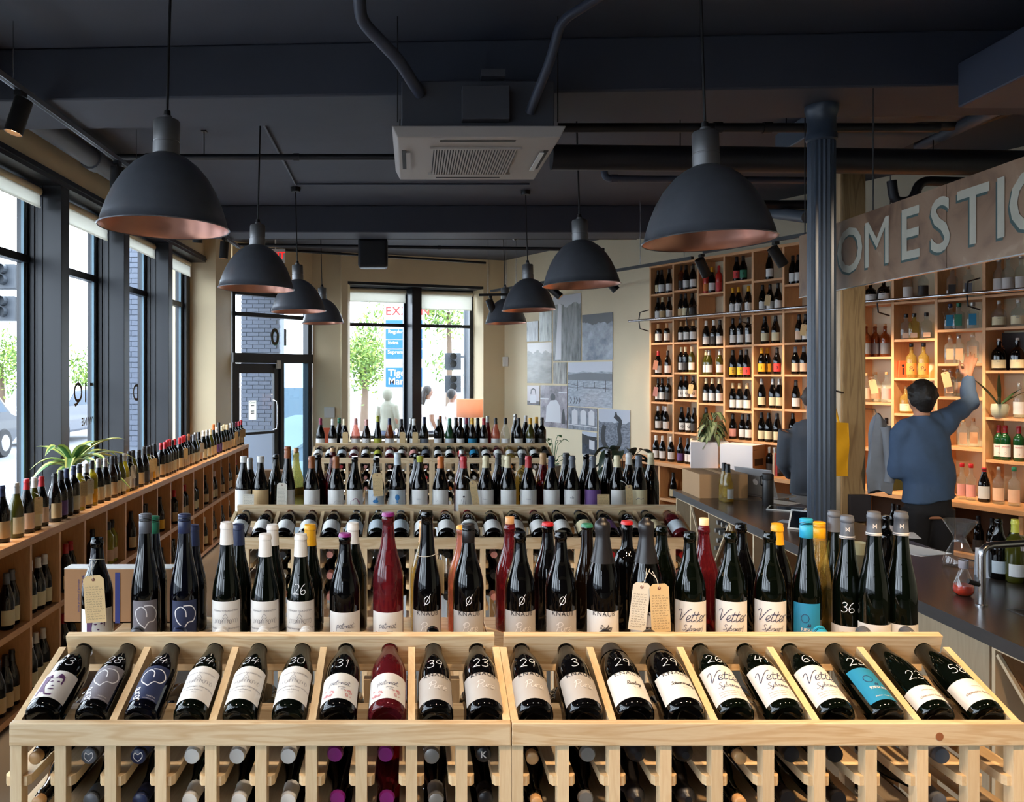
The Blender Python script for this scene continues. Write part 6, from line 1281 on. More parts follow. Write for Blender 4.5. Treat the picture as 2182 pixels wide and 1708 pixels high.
def slab(name, x, y, w, d, t, rz, m, m2, label, cat):
    X, Y = on_ct(x, y); s = E(name, (X, Y, ZCN), (0, 0, rz), label=label, cat=cat); O('body' if m2 else 'sheet', MB().box((-w / 2, -d / 2, 0), (w / 2, d / 2, t)), m, s, bevel=.0 if t < .004 else .002)
    if m2: O('screen', MB().box((-w / 2 + .012, -d / 2 + .012, t), (w / 2 - .012, d / 2 - .012, t + .0008)), m2, s)
    return s
M_paper = mat('paper_sheet', (214, 218, 226), .7); M_screen = mat('dark_screen', (26, 28, 34), .08)
slab('tablet', 1676, 1085, .17, .24, .008, radians(60), M_white, M_screen, 'white-framed tablet lying flat on the counter', 'tablet'); slab('paper', 1665, 1070, .15, .21, .0012, radians(35), M_paper, None, 'loose paper sheet beside the laptop', 'paper'); slab('paper', 1590, 1062, .16, .22, .0012, radians(80), mat('brown_paper', (120, 104, 90), .7), None, 'brown paper sheet under the laptop edge', 'paper')
slab('paper', 1940, 1170, .22, .30, .0012, radians(20), M_paper, None, 'large white paper sheet behind the grey-capped bottles', 'paper'); slab('paper', 1690, 1112, .10, .16, .0012, radians(50), M_paper, None, 'small paper slip beside the fluted column', 'paper'); slab('paper', 1905, 1138, .20, .24, .0012, radians(70), M_paper, None, 'paper sheet near the counter back edge', 'paper')
X, Y = on_ct(1712, 1130); tb = E('tablet', (X, Y, ZCN), (0, 0, radians(-40)), label='tablet leaning upright against the fluted column', cat='tablet'); b = O('body', MB().box((-.09, -.004, 0), (.09, .004, .13)), M_white, tb, rot=(radians(-35), 0, 0)); O('screen', MB().box((-.08, -.005, .01), (.08, -.0042, .12)), M_screen, b)
# glass carafe with funnel neck
M_gl = thin_glass('carafe_glass', (.93, .95, .95), .01, base=.03, basecol=(.8, .8, .8), refl=1.6)
X, Y = on_ct(2045, 1206); cf = E('carafe', (X, Y, ZCN), label='hourglass glass carafe with flared funnel top on the counter', cat='carafe')
O('carafe_body', MB().lathe([(0, .002), (.066, .002), (.074, .010), (.074, .022), (.060, .06), (.034, .115), (.026, .135), (.030, .150), (.052, .185), (.074, .222), (.0725, .222), (.050, .185), (.028, .150)], 28).mesh('cf', 60), M_gl, cf); O('pour_groove', MB().tube([(-.0, -.066, .21), (-.0, -.030, .15)], .007, 8), M_gl, cf)
X, Y = on_ct(2053, 1268); fk = E('small_flask', (X, Y, ZCN), label='small pear-shaped glass flask with orange-red liquid near the tap', cat='flask')
O('flask_glass', MB().lathe([(0, .001), (.026, .001), (.038, .014), (.041, .03), (.038, .048), (.028, .075), (.019, .10), (.016, .112), (.017, .14), (.018, .15), (.016, .15), (.014, .112)], 24).mesh('fk', 60), M_gl, fk); O('liquid', MB().lathe([(0, .003), (.024, .003), (.036, .014), (.039, .03), (.037, .045), (0, .045)], 24).mesh('fl', 60), mat('orange_bitters', (216, 56, 22), .1), fk); O('frosted_band', MB().lathe([(.0175, .115), (.0185, .118), (.0185, .145), (.0175, .148)], 20).mesh('fb', 60), mat('frosted_glass', (176, 170, 176), .5), fk)
X, Y = on_ct(2092, 1290); fc = E('faucet', (X, Y, ZCN), label='brushed steel angled tap rising from the counter', cat='faucet')
O('spout', MB().tube([(0, 0, 0), (0, 0, .20), (.004, 0, .222), (.018, 0, .236), (.04, 0, .242), (.19, 0.02, .247)], .014, 14).mesh('sp', 60), M_chrome, fc); O('base_ring', MB().lathe([(0, 0), (.022, 0), (.022, .006), (.0142, .008)], 20).mesh('br', 40), M_chrome, fc); O('lever', MB().tube([(-.012, 0, .085), (-.055, 0, .098)], .010, 10), M_black, fc); O('nozzle', MB().lathe([(.012, 0), (.012, -.03), (0, -.03)], 14, (.185, .02, .245)), M_chrome, fc)
sk = E('sink', (2.48, 3.05, ZCN), label='dark undermount sink basin rim beside the tap', cat='sink'); O('rim', MB().box((-.14, -.28, 0), (.22, -.265, .003)).box((-.14, .265, 0), (.22, .28, .003)).box((-.14, -.265, 0), (-.125, .265, .003)).box((.205, -.265, 0), (.22, .265, .003)), M_edge, sk, kind='stuff'); O('basin', MB().box((-.125, -.265, .0), (.205, .265, .0008)), mat('basin_black', (8, 8, 9), .4), sk)
for x, y, shp, gl, cap, cc, lab, h, lb_ in ((2128, 1232, 'burg', 'dark', None, 'bk', 'lb', .27, 'dark bottle with floral low label beside the tap'), (2163, 1240, 'bord', 'olive', 'cap', 'lg', 'wh', .28, 'olive bottle with lime capsule beside the tap'), (1888, 1215, 'bord', 'dark', None, 'bk', None, .26, 'unlabelled round-shouldered bottle on the counter behind the flutes'), (2180, 1236, 'burg', 'olive', None, 'bk', 'wh', .2, 'short olive bottle at the sink edge')):
    X, Y = on_ct(x, y); bottle((X, Y, ZCN), shp, gl, cap, cc, lab, h=h, lz=(.03, .085), arc=100, seg=20, yaw=-.4, label=lb_)
X, Y = on_ct(2103, 1228); cd = E('menu_card', (X, Y, ZCN), (0, 0, -.4), label='white folded card standing behind the tap', cat='card'); O('card_sheet', MB().prism([(-.03, 0), (.0, .13), (.03, 0), (.027, 0), (.0, .125), (-.027, 0)], 'x', -.045, .045), M_paper, cd)
X, Y = on_ct(1830, 1180); cu = E('paper_tub', (X, Y, ZCN), label='small cream tub on the counter behind the flute bottles', cat='tub'); O('tub_body', MB().lathe([(0, 0), (.03, 0), (.038, .06), (.036, .06), (.03, .004)], 20).mesh('tb', 40), mat('tub_cream', (190, 180, 140), .6), cu)
# ------------------------------------------------------------------ fluted iron column, timber post, bag, jacket
cl = E('fluted_column', (2.37, 4.9, 0), label='blue-black fluted iron column standing through the bar counter', cat='column')
mb = MB(); N = 72
def fl(a, r, d): return r - d * (0.5 - 0.5 * cos(18 * a)) ** .7
for z in [0, 3.2]:
    for k in range(N): a = 2 * pi * k / N; r = fl(a, .0765, .009); mb.v.append((r * cos(a), r * sin(a), z))
for k in range(N): k2 = (k + 1) % N; mb.addf((k, k2, N + k2, N + k))
M_col = mat('column_paint', (58, 68, 82), .33)
O('shaft', mb.mesh('shaft', 40), M_col, cl); O('capital', MB().lathe([(.076, 3.19), (.086, 3.20), (.086, 3.23), (.078, 3.24), (.078, 3.33), (.088, 3.36), (.092, 3.37), (.092, 3.398), (0, 3.398)], 32).mesh('cap', 40), M_col, cl)
ps = E('timber_post', (3.395, 6.5, 0), label='rough square timber post behind the counter', cat='post'); M_tim = wood('weathered_timber', (178, 150, 108), (122, 96, 64), 'Z', .5); M_tim_lit = wood('lit_timber_side', (206, 178, 138), (170, 140, 100), 'Z', .5)
O('post_body', MB().box((-.088, 0, 0), (.088, .19, 3.69)), M_tim, ps, bevel=.004); O('side_board', MB().box((-.102, .004, 0), (-.0885, .186, 3.69)), M_tim_lit, ps); O('base_box', MB().box((-.05, -.05, .72), (.1, -.001, .92)), mat('dark_metal_box', (44, 42, 50), .5), ps)  # side board carries the post's lit face, light painted as paler timber
O('peg', MB().tube([(-.085, -.001, 1.70), (-.20, -.13, 1.715), (-.33, -.145, 1.72)], .007, 8), M_black, ps)
bgY = 6.36; bx = [PX(1722, bgY), PX(1808, bgY)]; zt, zb = PZ(898, bgY), PZ(1014, bgY)
bgo = E('tote_bag', ((bx[0] + bx[1]) / 2, bgY, zt), label='bright yellow cloth tote bag hanging on the timber post', cat='bag'); w = (bx[1] - bx[0]) / 2; M_yel = mat('yellow_cotton', (236, 172, 14), .8, var=.06, vscale=20, bump=.2)
mb = MB(); nx, nz = 10, 12
for j in range(nz + 1):
    for i in range(nx + 1):
        a, b = i / nx * 2 - 1, j / nz; mb.v.append((a * w * (1 + .03 * sin(b * 5)), -.018 * (1 - a * a) - .006 * sin(9 * b + 4 * a), -(zt - zb) * b - .01 * a * (1 - b)))
n0 = len(mb.v)
for j in range(nz + 1):
    for i in range(nx + 1): a, b = i / nx * 2 - 1, j / nz; mb.v.append((a * w * (1 + .03 * sin(b * 5)), .012 * (1 - a * a) + .001, -(zt - zb) * b - .01 * a * (1 - b)))
for o0, fl_ in ((0, 0), (n0, 1)):
    for j in range(nz):
        for i in range(nx): k = o0 + j * (nx + 1) + i; q = (k, k + nx + 1, k + nx + 2, k + 1); mb.addf(q if not fl_ else q[::-1])
O('bag_body', mb.mesh('bag', 60), M_yel, bgo); O('handle', MB().tube([(-w * .5, -.006, -.01), (-w * .3, -.004, .12), (0, .0, .17), (w * .3, -.004, .12), (w * .5, -.006, -.01)], .008, 6), M_yel, bgo)
mb = MB(); put_text(mb, 'ST', .045, lambda p: (p[0], -.0245, p[1]), bold=.01); O('printed_word', mb, M_ink, bgo, loc=(0, 0, -.22))
jk = E('hanging_jacket', (3.53, 6.42, PZ(885, 6.43)), label='grey denim jacket hanging from the timber post', cat='jacket'); M_den = mat('grey_denim', (124, 130, 140), .85, var=.2, vscale=12, bump=.3)
mb = MB(); rows = [(.00, .03, .03), (.06, .06, .05), (.16, .095, .06), (.28, .105, .065), (.40, .12, .06), (.50, .11, .055), (.58, .10, .05)]
for r, (z, rx, ry) in enumerate(rows):
    for k in range(20): a = 2 * pi * k / 20; f = 1 + .22 * sin(3 * a + r * .9) + .16 * sin(7 * a + r * .4); mb.v.append((rx * .78 * f * cos(a) + .004 * r, ry * f * sin(a), -z + .02 * sin(2 * a + r)))
for r in range(len(rows) - 1):
    for k in range(20): k2 = (k + 1) % 20; mb.addf((r * 20 + k, (r + 1) * 20 + k, (r + 1) * 20 + k2, r * 20 + k2))
mb.addf(tuple(range(20))); mb.addf(tuple((len(rows) - 1) * 20 + k for k in range(20))[::-1])
O('jacket_body', mb.mesh('jk', 70), M_den, jk); O('sleeve', MB().tube([(.03, -.04, -.08), (.06, -.05, -.25), (.075, -.045, -.40), (.06, -.04, -.50)], [.045, .05, .045, .04], 10).mesh('sl', 60), M_den, jk); O('hook', MB().tube([(-.06, .06, .05), (-.02, .0, .05), (.0, .0, .0)], .005, 6), M_chrome, jk)
# ------------------------------------------------------------------ long hanging painted sign
sgn = E('hanging_sign', (2.5, 0, 0), label='long weathered brown metal sign lettered DOMESTIC hanging over the counter', cat='sign')
ZB_, ZT_ = CAMZ + 2.5 / 5.08, CAMZ + 2.5 / 2.82; ys0, ys1 = 2.3, 2.5 * FPX / (1703 - CX)
m = mat('rusted_sign_paint', (112, 92, 74), .45, metal=.15); n = m.node_tree.nodes; l = m.node_tree.links; p_ = n['Principled BSDF']
tc = n.new('ShaderNodeTexCoord'); ns = n.new('ShaderNodeTexNoise'); ns.inputs['Scale'].default_value = 3.2; ns.inputs['Detail'].default_value = 7; ns.inputs['Distortion'].default_value = .8; l.new(tc.outputs['Object'], ns.inputs['Vector'])
cr = n.new('ShaderNodeValToRGB'); cr.color_ramp.elements[0].position = .30; cr.color_ramp.elements[0].color = C3((84, 56, 38)); cr.color_ramp.elements[1].position = .72; cr.color_ramp.elements[1].color = C3((186, 160, 136)); e_ = cr.color_ramp.elements.new(.48); e_.color = C3((134, 104, 80)); e_ = cr.color_ramp.elements.new(.62); e_.color = C3((144, 116, 92)); l.new(ns.outputs['Fac'], cr.inputs[0]); l.new(cr.outputs[0], p_.inputs['Base Color'])
ym = 2.5 * FPX / (2017 - CX)
for a, b in ((ys0, ym - .002), (ym + .002, ys1)): O('sign_plate', MB().box((0, a, ZB_), (.012, b, ZT_)), m, sgn)
O('edge_channel', MB().box((-.004, ys0, ZB_ - .006), (.016, ys1, ZB_ - .0005)), M_chrome, sgn)
for y in (3.0, 4.6, 5.4): O('hanger_rod', MB().tube([(.006, y, ZT_), (.006, y, ZC)], .004, 6), M_black, sgn)
P_sgl = mat('sign_letter_cream', (176, 172, 156), .6, var=.15, vscale=12); P_sgs = mat('sign_letter_shadow', (54, 78, 76), .6)
hl = (ZT_ - ZB_)
for ch, xc in (('D', 1744), ('O', 1811), ('M', 1869), ('E', 1939), ('S', 2004), ('T', 2074), ('I', 2134), ('C', 2195)):
    y = 2.5 * FPX / (xc - CX)
    for m_, dx, dy, dz in ((P_sgs, -.0012, .012, -.012), (P_sgl, -.0024, 0, 0)):
        mb = MB(); put_text(mb, ch, hl * .92, lambda p: (0, -p[0], p[1]), bold=0 if ch == 'M' else .012); O('sign_letter' if m_ is P_sgl else 'letter_shadow', mb, m_, sgn, loc=(dx, y + dy, (ZB_ + ZT_) / 2 + dz))
# ================================================================== pendant lamps
M_gun = mat('gunmetal_shade', (104, 107, 114), .32, metal=.5, var=.25, vscale=10); M_cop = mat('copper_lining', (206, 150, 130), .30, metal=.8, var=.12, vscale=9); M_zinc = mat('zinc_socket', (132, 132, 134), .4, metal=.8)
SHP = [(.056, .312), (.066, .308), (.095, .294), (.135, .264), (.178, .216), (.213, .158), (.240, .096), (.258, .040), (.266, .008)]
shade_o = MB().lathe(SHP + [(.272, .004), (.275, 0), (.272, -.004), (.269, -.002)], 40).mesh('shade', 60); shade_i = MB().lathe([(.269, -.001), (.262, .010), (.254, .040), (.236, .096), (.209, .158), (.174, .214), (.131, .260), (.05, .30), (0, .30)], 40).mesh('lining', 60)
sock = MB().lathe([(.054, .312), (.056, .314), (.056, .362), (.053, .364), (.053, .368), (.055, .370), (.055, .452), (.050, .460), (.022, .462), (.020, .478), (0, .478)], 28).mesh('socket', 40)
PEND = [(350, 485, 275), (546, 615, 163), (636, 663, 118), (688, 688, 90), (1510, 513, 279), (1239, 607, 166), (1127, 660, 116), (1078, 688, 90)]
PL = ['dark dome pendant lamp with copper lining beside the tall windows', 'dark dome pendant in the window-side row, second along it', 'dark dome pendant in the window-side row, third along it', 'dark dome pendant in the window-side row, last before the door', 'dark dome pendant lamp with copper lining next to the fluted column', 'dark dome pendant in the counter-side row, second along it', 'dark dome pendant in the counter-side row, third along it', 'dark dome pendant in the counter-side row, last before the photo wall']
for (x, y, w), lb_ in zip(PEND, PL):
    Y = FPX * .55 / w; p = E('pendant_lamp', (PX(x, Y), Y, PZ(y, Y)), (radians(-1.0), radians(1.2 if x < 600 else -1.5), 0), label=lb_, cat='lamp', group='dome pendant lamps')
    O('shade', shade_o, M_gun, p); O('lining', shade_i, M_cop, p); O('socket_cap', sock, M_zinc, p)
    zt = ZC - p.location.z; O('cord_grip', MB().lathe([(0, .478), (.016, .478), (.014, .50), (.006, .505)], 12).mesh('cg', 50), M_black, p); O('cord', MB().tube([(0, 0, .5), (0, 0, zt - .02)], .006, 6), M_black, p); O('canopy', MB().lathe([(.0, zt - .045), (.045, zt - .045), (.05, zt - .03), (.05, zt), (0, zt)], 16).mesh('cn', 50), M_black, p)
    O('bulb', MB().sphere((0, 0, .16), .035, 12, 8, (1, 1, 1.3)).mesh('bulb', 180), mat('unlit_bulb', (200, 196, 186), .3), p)
# ================================================================== cassette air conditioner
ac = E('air_conditioner', (-.11, 4.3, 3.05), label='square cassette air conditioner with grille hanging under the ceiling beam', cat='air conditioner'); M_acw = mat('ac_panel', (176, 168, 162), .5); M_acd = mat('ac_body_grey', (66, 68, 76), .6)
O('body', MB().box((.05, .06, .06), (.84, .88, .31)), M_acd, ac, bevel=.006); O('wiring_box', MB().box((.36, -.02, .09), (.60, .06, .26)), M_acd, ac, bevel=.004); O('junction_box', MB().box((.46, .0, .312), (.58, .10, .349)), M_acd, ac)
pn = MB().prism([(0, .06), (.03, 0), (.86, 0), (.89, .06)], 'y', 0, .94); O('panel', pn, M_acw, ac, bevel=.006)
O('grille_recess', MB().box((.22, .20, -.003), (.67, .76, -.0005)), mat('grille_dark', (24, 26, 32), .6), ac)
sl = MB().box((-.0042, 0, -.009), (.0042, .56, -.003)).mesh('slat')
for k in range(30): O('slat', sl, M_acw, ac, loc=(.23 + k * .0148, .20, 0))
O('grille_frame', MB().box((.20, .185, -.010), (.69, .20, -.0005)).box((.20, .76, -.010), (.69, .775, -.0005)), M_acw, ac, kind='stuff')
for a, b in (((.25, .05), (.64, .075)), ((.25, .87), (.64, .89)), ((.05, .25), (.075, .66)), ((.815, .25), (.84, .66))): O('air_slot', MB().box((a[0], a[1], -.002), (b[0], b[1], -.0004)), mat('slot_dark', (18, 18, 22), .6), ac)
O('flap', MB().beam((.085, .26, -.012), (.085, .65, -.012), .025, .004), M_acw, ac); O('flap', MB().beam((.805, .26, -.012), (.805, .65, -.012), .025, .004), M_white, ac)
for x in (.03, .86):
    for y in (.08, .86): O('hanger_rod', MB().tube([(x, y, .1), (x, y, .648)], .004, 6), M_black, ac)
def pipe(pts, r, label, m=M_pipe, name='ceiling_pipe', cat='pipe', cpl=(), hang=()):
    P = E(name, tuple(pts[0]), label=label, cat=cat); o = Vector(pts[0]); loc = [tuple(Vector(q) - o) for q in pts]
    sm = [loc[0]]
    for i in range(1, len(loc) - 1):
        a, b, c = Vector(loc[i - 1]), Vector(loc[i]), Vector(loc[i + 1]); d1 = (a - b).normalized() * min(r * 2.2, (a - b).length * .4); d2 = (c - b).normalized() * min(r * 2.2, (c - b).length * .4)
        for t in (0, .25, .5, .75, 1): sm.append(tuple((b + d1) * (1 - t) ** 2 + b * 2 * t * (1 - t) + (b + d2) * t * t))
    sm.append(loc[-1]); O('pipe_run', MB().tube(sm, r, 14).mesh('pipe', 50), m, P)
    for i, t in cpl:
        a, b = Vector(loc[i]), Vector(loc[i + 1]); c = a.lerp(b, t); d = (b - a).normalized() * r * .9; O('coupling', MB().tube([tuple(c - d), tuple(c + d)], r * 1.22, 14).mesh('cp', 50), m, P)
    for i, t in hang:
        a, b = Vector(loc[i]), Vector(loc[i + 1]); c = a.lerp(b, t); O('hanger', MB().tube([tuple(c + Vector((0, 0, r))), (c.x, c.y, ZC - o.z)], .004, 6).cbox((c.x, c.y, ZC - o.z - .004), (.04, .04, .008)), M_black, P)
    return P
def q(x, y, Y): return (PX(x, Y), Y, PZ(y, Y))
pipe([(-.243, 3.6, 3.60), q(770, 45, 4.02), q(850, 128, 4.16), q(895, 200, 4.355)], .030, 'pale insulated pipe bending down into the air conditioner on its window side'); pipe([q(1290, -15, 3.98), q(1195, 45, 4.08), q(1172, 130, 4.16), q(1128, 240, 4.34)], .024, 'thin insulated pipe curving into the air conditioner on its column side')
pipe([(-2.3, 6.45, 3.50), (.05, 6.45, 3.50), (.9, 6.5, 3.5)], .024, 'straight pipe crossing the ceiling behind the air conditioner', M_blackpipe, cpl=((0, .12), (0, .6)), hang=((0, .3),)); pipe([q(1188, 272, 5.45), q(2000, 272, 5.45)], .03, 'black pipe running beside the heavy round duct', M_blackpipe, cpl=((0, .42), (0, .55)), hang=((0, .6),))
pipe([q(1175, 335, 5.9), q(1480, 338, 5.9), (5.3, 5.9, 3.30)], .088, 'heavy black round duct crossing behind the fluted column', M_blackpipe, cpl=(), hang=((0, .9), (1, .5)))
pipe([q(1287, 362, 7.3), q(1290, 380, 7.3), q(1760, 385, 7.3)], .03, 'dark pipe with end elbow above the wine wall', M_pipe, cpl=((1, .04),)); pipe([q(1480, 436, 8.6), q(1760, 436, 8.6)], .045, 'thick dark pipe high above the wall shelving', M_blackpipe)
pipe([(-2.47, -1.0, 3.50), (-2.47, 6.6, 3.50), (-2.47, 9.2, 3.50)], .072, 'long grey pipe running above the tall windows', mat('grey_pipe_paint', (92, 98, 108), .5), cpl=((0, .79), (0, .99)))
pipe([(-1.09, 5.6, 3.685), (-1.14, 8.2, 3.685), (1.13, 8.2, 3.685)], .010, 'thin conduit on the ceiling between pendant canopies', M_pipe); pipe([(-2.3, 10.2, 3.48), (2.7, 10.2, 3.48)], .018, 'slim pipe crossing under the ceiling near the back wall', M_blackpipe, hang=((0, .3), (0, .7))); pipe([(-2.2, 10.6, 3.46), (2.4, 10.6, 3.40)], .022, 'second slim pipe crossing near the back wall', M_blackpipe, cpl=((0, .55),)); pipe([q(560, 530, 11.8), q(1035, 560, 12.6)], .018, 'short sloping pipe in front of the back wall', M_blackpipe)
pipe([q(1780, 268, 6.3), q(1960, 215, 5.4)], .035, 'pale pipe slanting up beside the column', mat('pale_pipe', (104, 114, 126), .5)); pipe([q(1880, 262, 5.62), q(1935, 232, 5.6), q(1950, 262, 5.6), q(2060, 262, 5.6), q(2190, 215, 5.2)], .05, 'thick pipe with elbows over the spirits shelves', M_blackpipe); pipe([q(1900, 385, 6.4), q(1905, 430, 6.4), q(1945, 428, 6.4), q(1960, 385, 6.4), q(2080, 388, 6.4)], .035, 'trap-shaped black pipe above the sign', M_blackpipe); pipe([q(1960, 310, 6.2), q(2190, 200, 4.8)], .045, 'grey pipe slanting overhead beyond the sign', mat('grey_pipe_paint', (92, 98, 108), .5)); pipe([q(1640, 452, 8.9), q(1720, 462, 8.2)], .06, 'short pale pipe end above the wine wall', mat('pale_pipe', (104, 114, 126), .5))
# ================================================================== track lighting
LIGHTS = []
def head(parent, at, aim, label, lit=False, power=0, r=.048, L=.19, size=radians(50), col=(1, .74, .48)):
    at, aim = Vector(at), Vector(aim); d = (aim - at).normalized(); top = at + Vector((0, 0, -.03)); c = at + Vector((0, 0, -.10)); rot = Vector((0, 0, -1)).rotation_difference(d).to_euler()
    h = E('track_spotlight', tuple(c), label=label, cat='spotlight', group='track spotlights'); O('stem', MB().tube([(0, 0, 0), (0, 0, .10)], .009, 8).box((-.02, -.035, .075), (.02, .035, .10)), M_black, h)
    O('can', MB().lathe([(0, .06), (r, .06), (r, -L + .06), (r - .004, -L + .06), (r - .004, -L + .085), (0, -L + .085)], 20).mesh('can', 40), M_black, h, rot=rot)
    lens = MB().lathe([(0, -L + .082), (r - .005, -L + .082)], 20); O('lens', lens, mat('lit_lens', (255, 210, 160), .3, emit=(255, 190, 130), estr=14) if power else mat('lens_glass', (160, 150, 140), .2), h, rot=rot)
    if power:
        ld = bpy.data.lights.new('spot', 'SPOT'); ld.energy = power; ld.color = col; ld.spot_size = size; ld.spot_blend = .6; ld.shadow_soft_size = .045; lo = bpy.data.objects.new('spot_beam', ld); COL.objects.link(lo); lo.parent = h; lo.location = d * (L - .04); lo.rotation_euler = rot
    return h
def track(p, q_, label, rods):
    t = E('light_track', tuple(p), label=label, cat='track'); d = Vector(q_) - Vector(p); O('track_bar', MB().beam((0, 0, 0), tuple(d), .034, .03), mat('track_aluminium', (120, 128, 140), .35, metal=.4) if 'windows' in label else M_black, t); O('track_groove', MB().beam((0, 0, -.0155), tuple(d + Vector((0, 0, -.0155))), .016, .002), M_black, t)
    for f in rods: c = d * f; O('suspension_rod', MB().tube([tuple(c), (c.x, c.y, ZC - p[2])], .0035, 6), M_chrome, t)
XT, ZTR = -2.1, 3.37
track((XT, 1.6, ZTR), (XT, 10.2, ZTR), 'long light track hanging parallel to the tall windows', (.1, .33, .44, .56, .68, .8))
SPL = 150
for i, (y, ay, pw) in enumerate(((2.9, 3.2, SPL), (4.52, 4.9, SPL), (6.0, 6.3, SPL), (7.3, 7.5, SPL), (8.25, 8.6, SPL), (9.4, 9.5, SPL))):
    head(None, (XT, y, ZTR - .015), (-2.3 if i != 1 else -2.75, ay - (0 if i != 1 else .75), .75), ['warm lit track spotlight over the window shelf, before the beam', 'glowing track spotlight tilted towards the first tall window', 'warm lit track spotlight between window columns', 'warm lit track spotlight past the dome pendant', 'short track spotlight near the last window column', 'track spotlight next to the beige pillar'][i], power=pw)
# track along the wine wall
pa, pb = WP(-2.2, 1.0, 3.0), WP(1.6, 1.0, 3.0); track(tuple(pa), tuple(pb), 'light track hanging in front of the wine wall', (.1, .5, .8, .97)); pc, pd = WP(1.75, 1.0, 3.04), WP(5.6, 1.0, 3.04); track(tuple(pc), tuple(pd), 'light track hanging in front of the spirits shelving', (.05, .5, .9))
for i, (u, au, z, pw) in enumerate(((-1.5, -.3, 1.6, 25), (-.75, .1, 1.8, 110), (.32, 1.0, 1.6, 130), (1.72, 1.7, 1.5, 120), (2.6, 2.9, 1.6, 150), (3.4, 3.4, 1.6, 170), (4.4, 4.2, 1.4, 110))):
    at = WP(u, 1.0, 2.985 if u < 1.6 else 3.02); head(None, tuple(at), tuple(WP(au, .0, z)), 'small black spotlight on the track by the photo prints' if i == 0 else ('black track spotlight aimed at the wine wall' if u < 1.6 else 'black track spotlight aimed at the spirits shelving'), power=pw)
pe = (1.0, 10.9, 2.86); track((.85, 10.9, 2.86), (1.45, 10.9, 2.87), 'short light track by the drum-shaded lamp', (.2, .8)); head(None, (1.0, 10.9, 2.845), (1.5, 11.2, 1.6), 'black spotlight on the short track by the window', power=0)
# track over the near racks (above and behind the viewer)
track((-1.6, 1.0, 3.30), (2.6, 1.0, 3.30), 'light track hanging across the room over the near aisle', (.1, .5, .9))
for i, (x, ax, pw) in enumerate(((-1.2, -.6, 40), (.1, .3, 70), (1.1, 1.0, 130), (1.9, 1.6, 130))): head(None, (x, 1.0, 3.285), (ax, 2.15, 1.1), 'warm track spotlight aimed down at the near pine rack', power=pw, size=radians(60), col=(1, .66, .36) if x > 1 else (1, .80, .60))
head(None, (2.5, 1.0, 3.285), (3.0, 6.2, 1.25), 'added warm spotlight brightening the bar counter, timber post and yellow bag', power=320, size=radians(38), col=(1, .82, .62))  # extra lamp with no known fixture, added to brighten counter, post and bag
# ================================================================== other things under the ceiling
sp = E('wall_speaker', q(795, 540, 10.1), label='dark rounded loudspeaker hanging near the back window', cat='speaker'); O('cabinet', MB().box((-.175, -.10, -.175), (.175, .12, .175)), M_steel, sp, bevel=.03); O('front_grille', MB().box((-.13, -.106, -.13), (.13, -.1005, .13)), M_black, sp); O('bracket', MB().beam((0, 0, .175), (0, 0, ZC - sp.location.z), .03, .01, (1, 0, 0)), M_black, sp)
dc = E('dome_camera', q(1098, 503, 10.0), label='small white security dome camera under the ceiling pipes', cat='camera'); O('housing', MB().lathe([(0, .05), (.05, .05), (.055, .02), (.055, 0), (.045, -.01)], 20).mesh('hs', 40), M_white, dc); O('dome', MB().sphere((0, 0, -.01), .042, 14, 8).mesh('dm', 180), mat('smoked_dome', (40, 40, 44), .08), dc); O('drop_rod', MB().tube([(0, 0, .05), (0, 0, ZC - dc.location.z)], .012, 8), M_white, dc)
ex = E('exit_sign', q(587, 545, 11.4), label='white exit sign with red letters above the entrance door', cat='sign'); O('sign_case', MB().box((-.13, -.02, -.09), (.13, .02, .09)), M_white, ex); mb = MB(); put_text(mb, 'EXIT', .13, lambda p: (p[0], -.022, p[1]), bold=.012); O('letters', mb, mat('exit_red', (214, 30, 30), .5, emit=(214, 30, 30), estr=1.2), ex); O('mount', MB().tube([(0, 0, .09), (0, 0, ZC - ex.location.z)], .01, 6), M_white, ex)
# floor lamp with drum shade by the window
fl_ = E('floor_lamp', (PX(1001, 12.6), 12.6, 0), label='floor lamp with orange drum shade by the back window', cat='lamp'); z0, z1 = PZ(888, 12.6), PZ(850, 12.6)
O('base', MB().lathe([(0, 0), (.13, 0), (.13, .02), (.02, .03), (0, .03)], 20).mesh('bs', 40), M_black, fl_); O('pole', MB().tube([(0, 0, .03), (0, 0, z1 - .05)], .011, 8), M_black, fl_)
m = mat('orange_linen', (232, 190, 166), .8); n_ = m.node_tree.nodes; l_ = m.node_tree.links; tl = n_.new('ShaderNodeBsdfTranslucent'); tl.inputs[0].default_value = C3((236, 206, 186)); ms = n_.new('ShaderNodeMixShader'); ms.inputs[0].default_value = .5; l_.new(n_['Principled BSDF'].outputs[0], ms.inputs[1]); l_.new(tl.outputs[0], ms.inputs[2]); l_.new(ms.outputs[0], n_['Material Output'].inputs[0])
O('shade', MB().lathe([(.20, z0), (.20, z1), (.198, z1), (.198, z0)], 32).mesh('sd', 60), m, fl_); O('bulb', MB().sphere((0, 0, (z0 + z1) / 2), .04, 12, 8).mesh('bl', 180), mat('lamp_bulb', (255, 220, 170), .3, emit=(255, 200, 140), estr=20), fl_)
ld = bpy.data.lights.new('lamp_glow', 'POINT'); ld.energy = 4; ld.color = (1, .8, .62); ld.shadow_soft_size = .06; lo = bpy.data.objects.new('lamp_glow', ld); COL.objects.link(lo); lo.parent = fl_; lo.location = (0, 0, (z0 + z1) / 2 + .09)
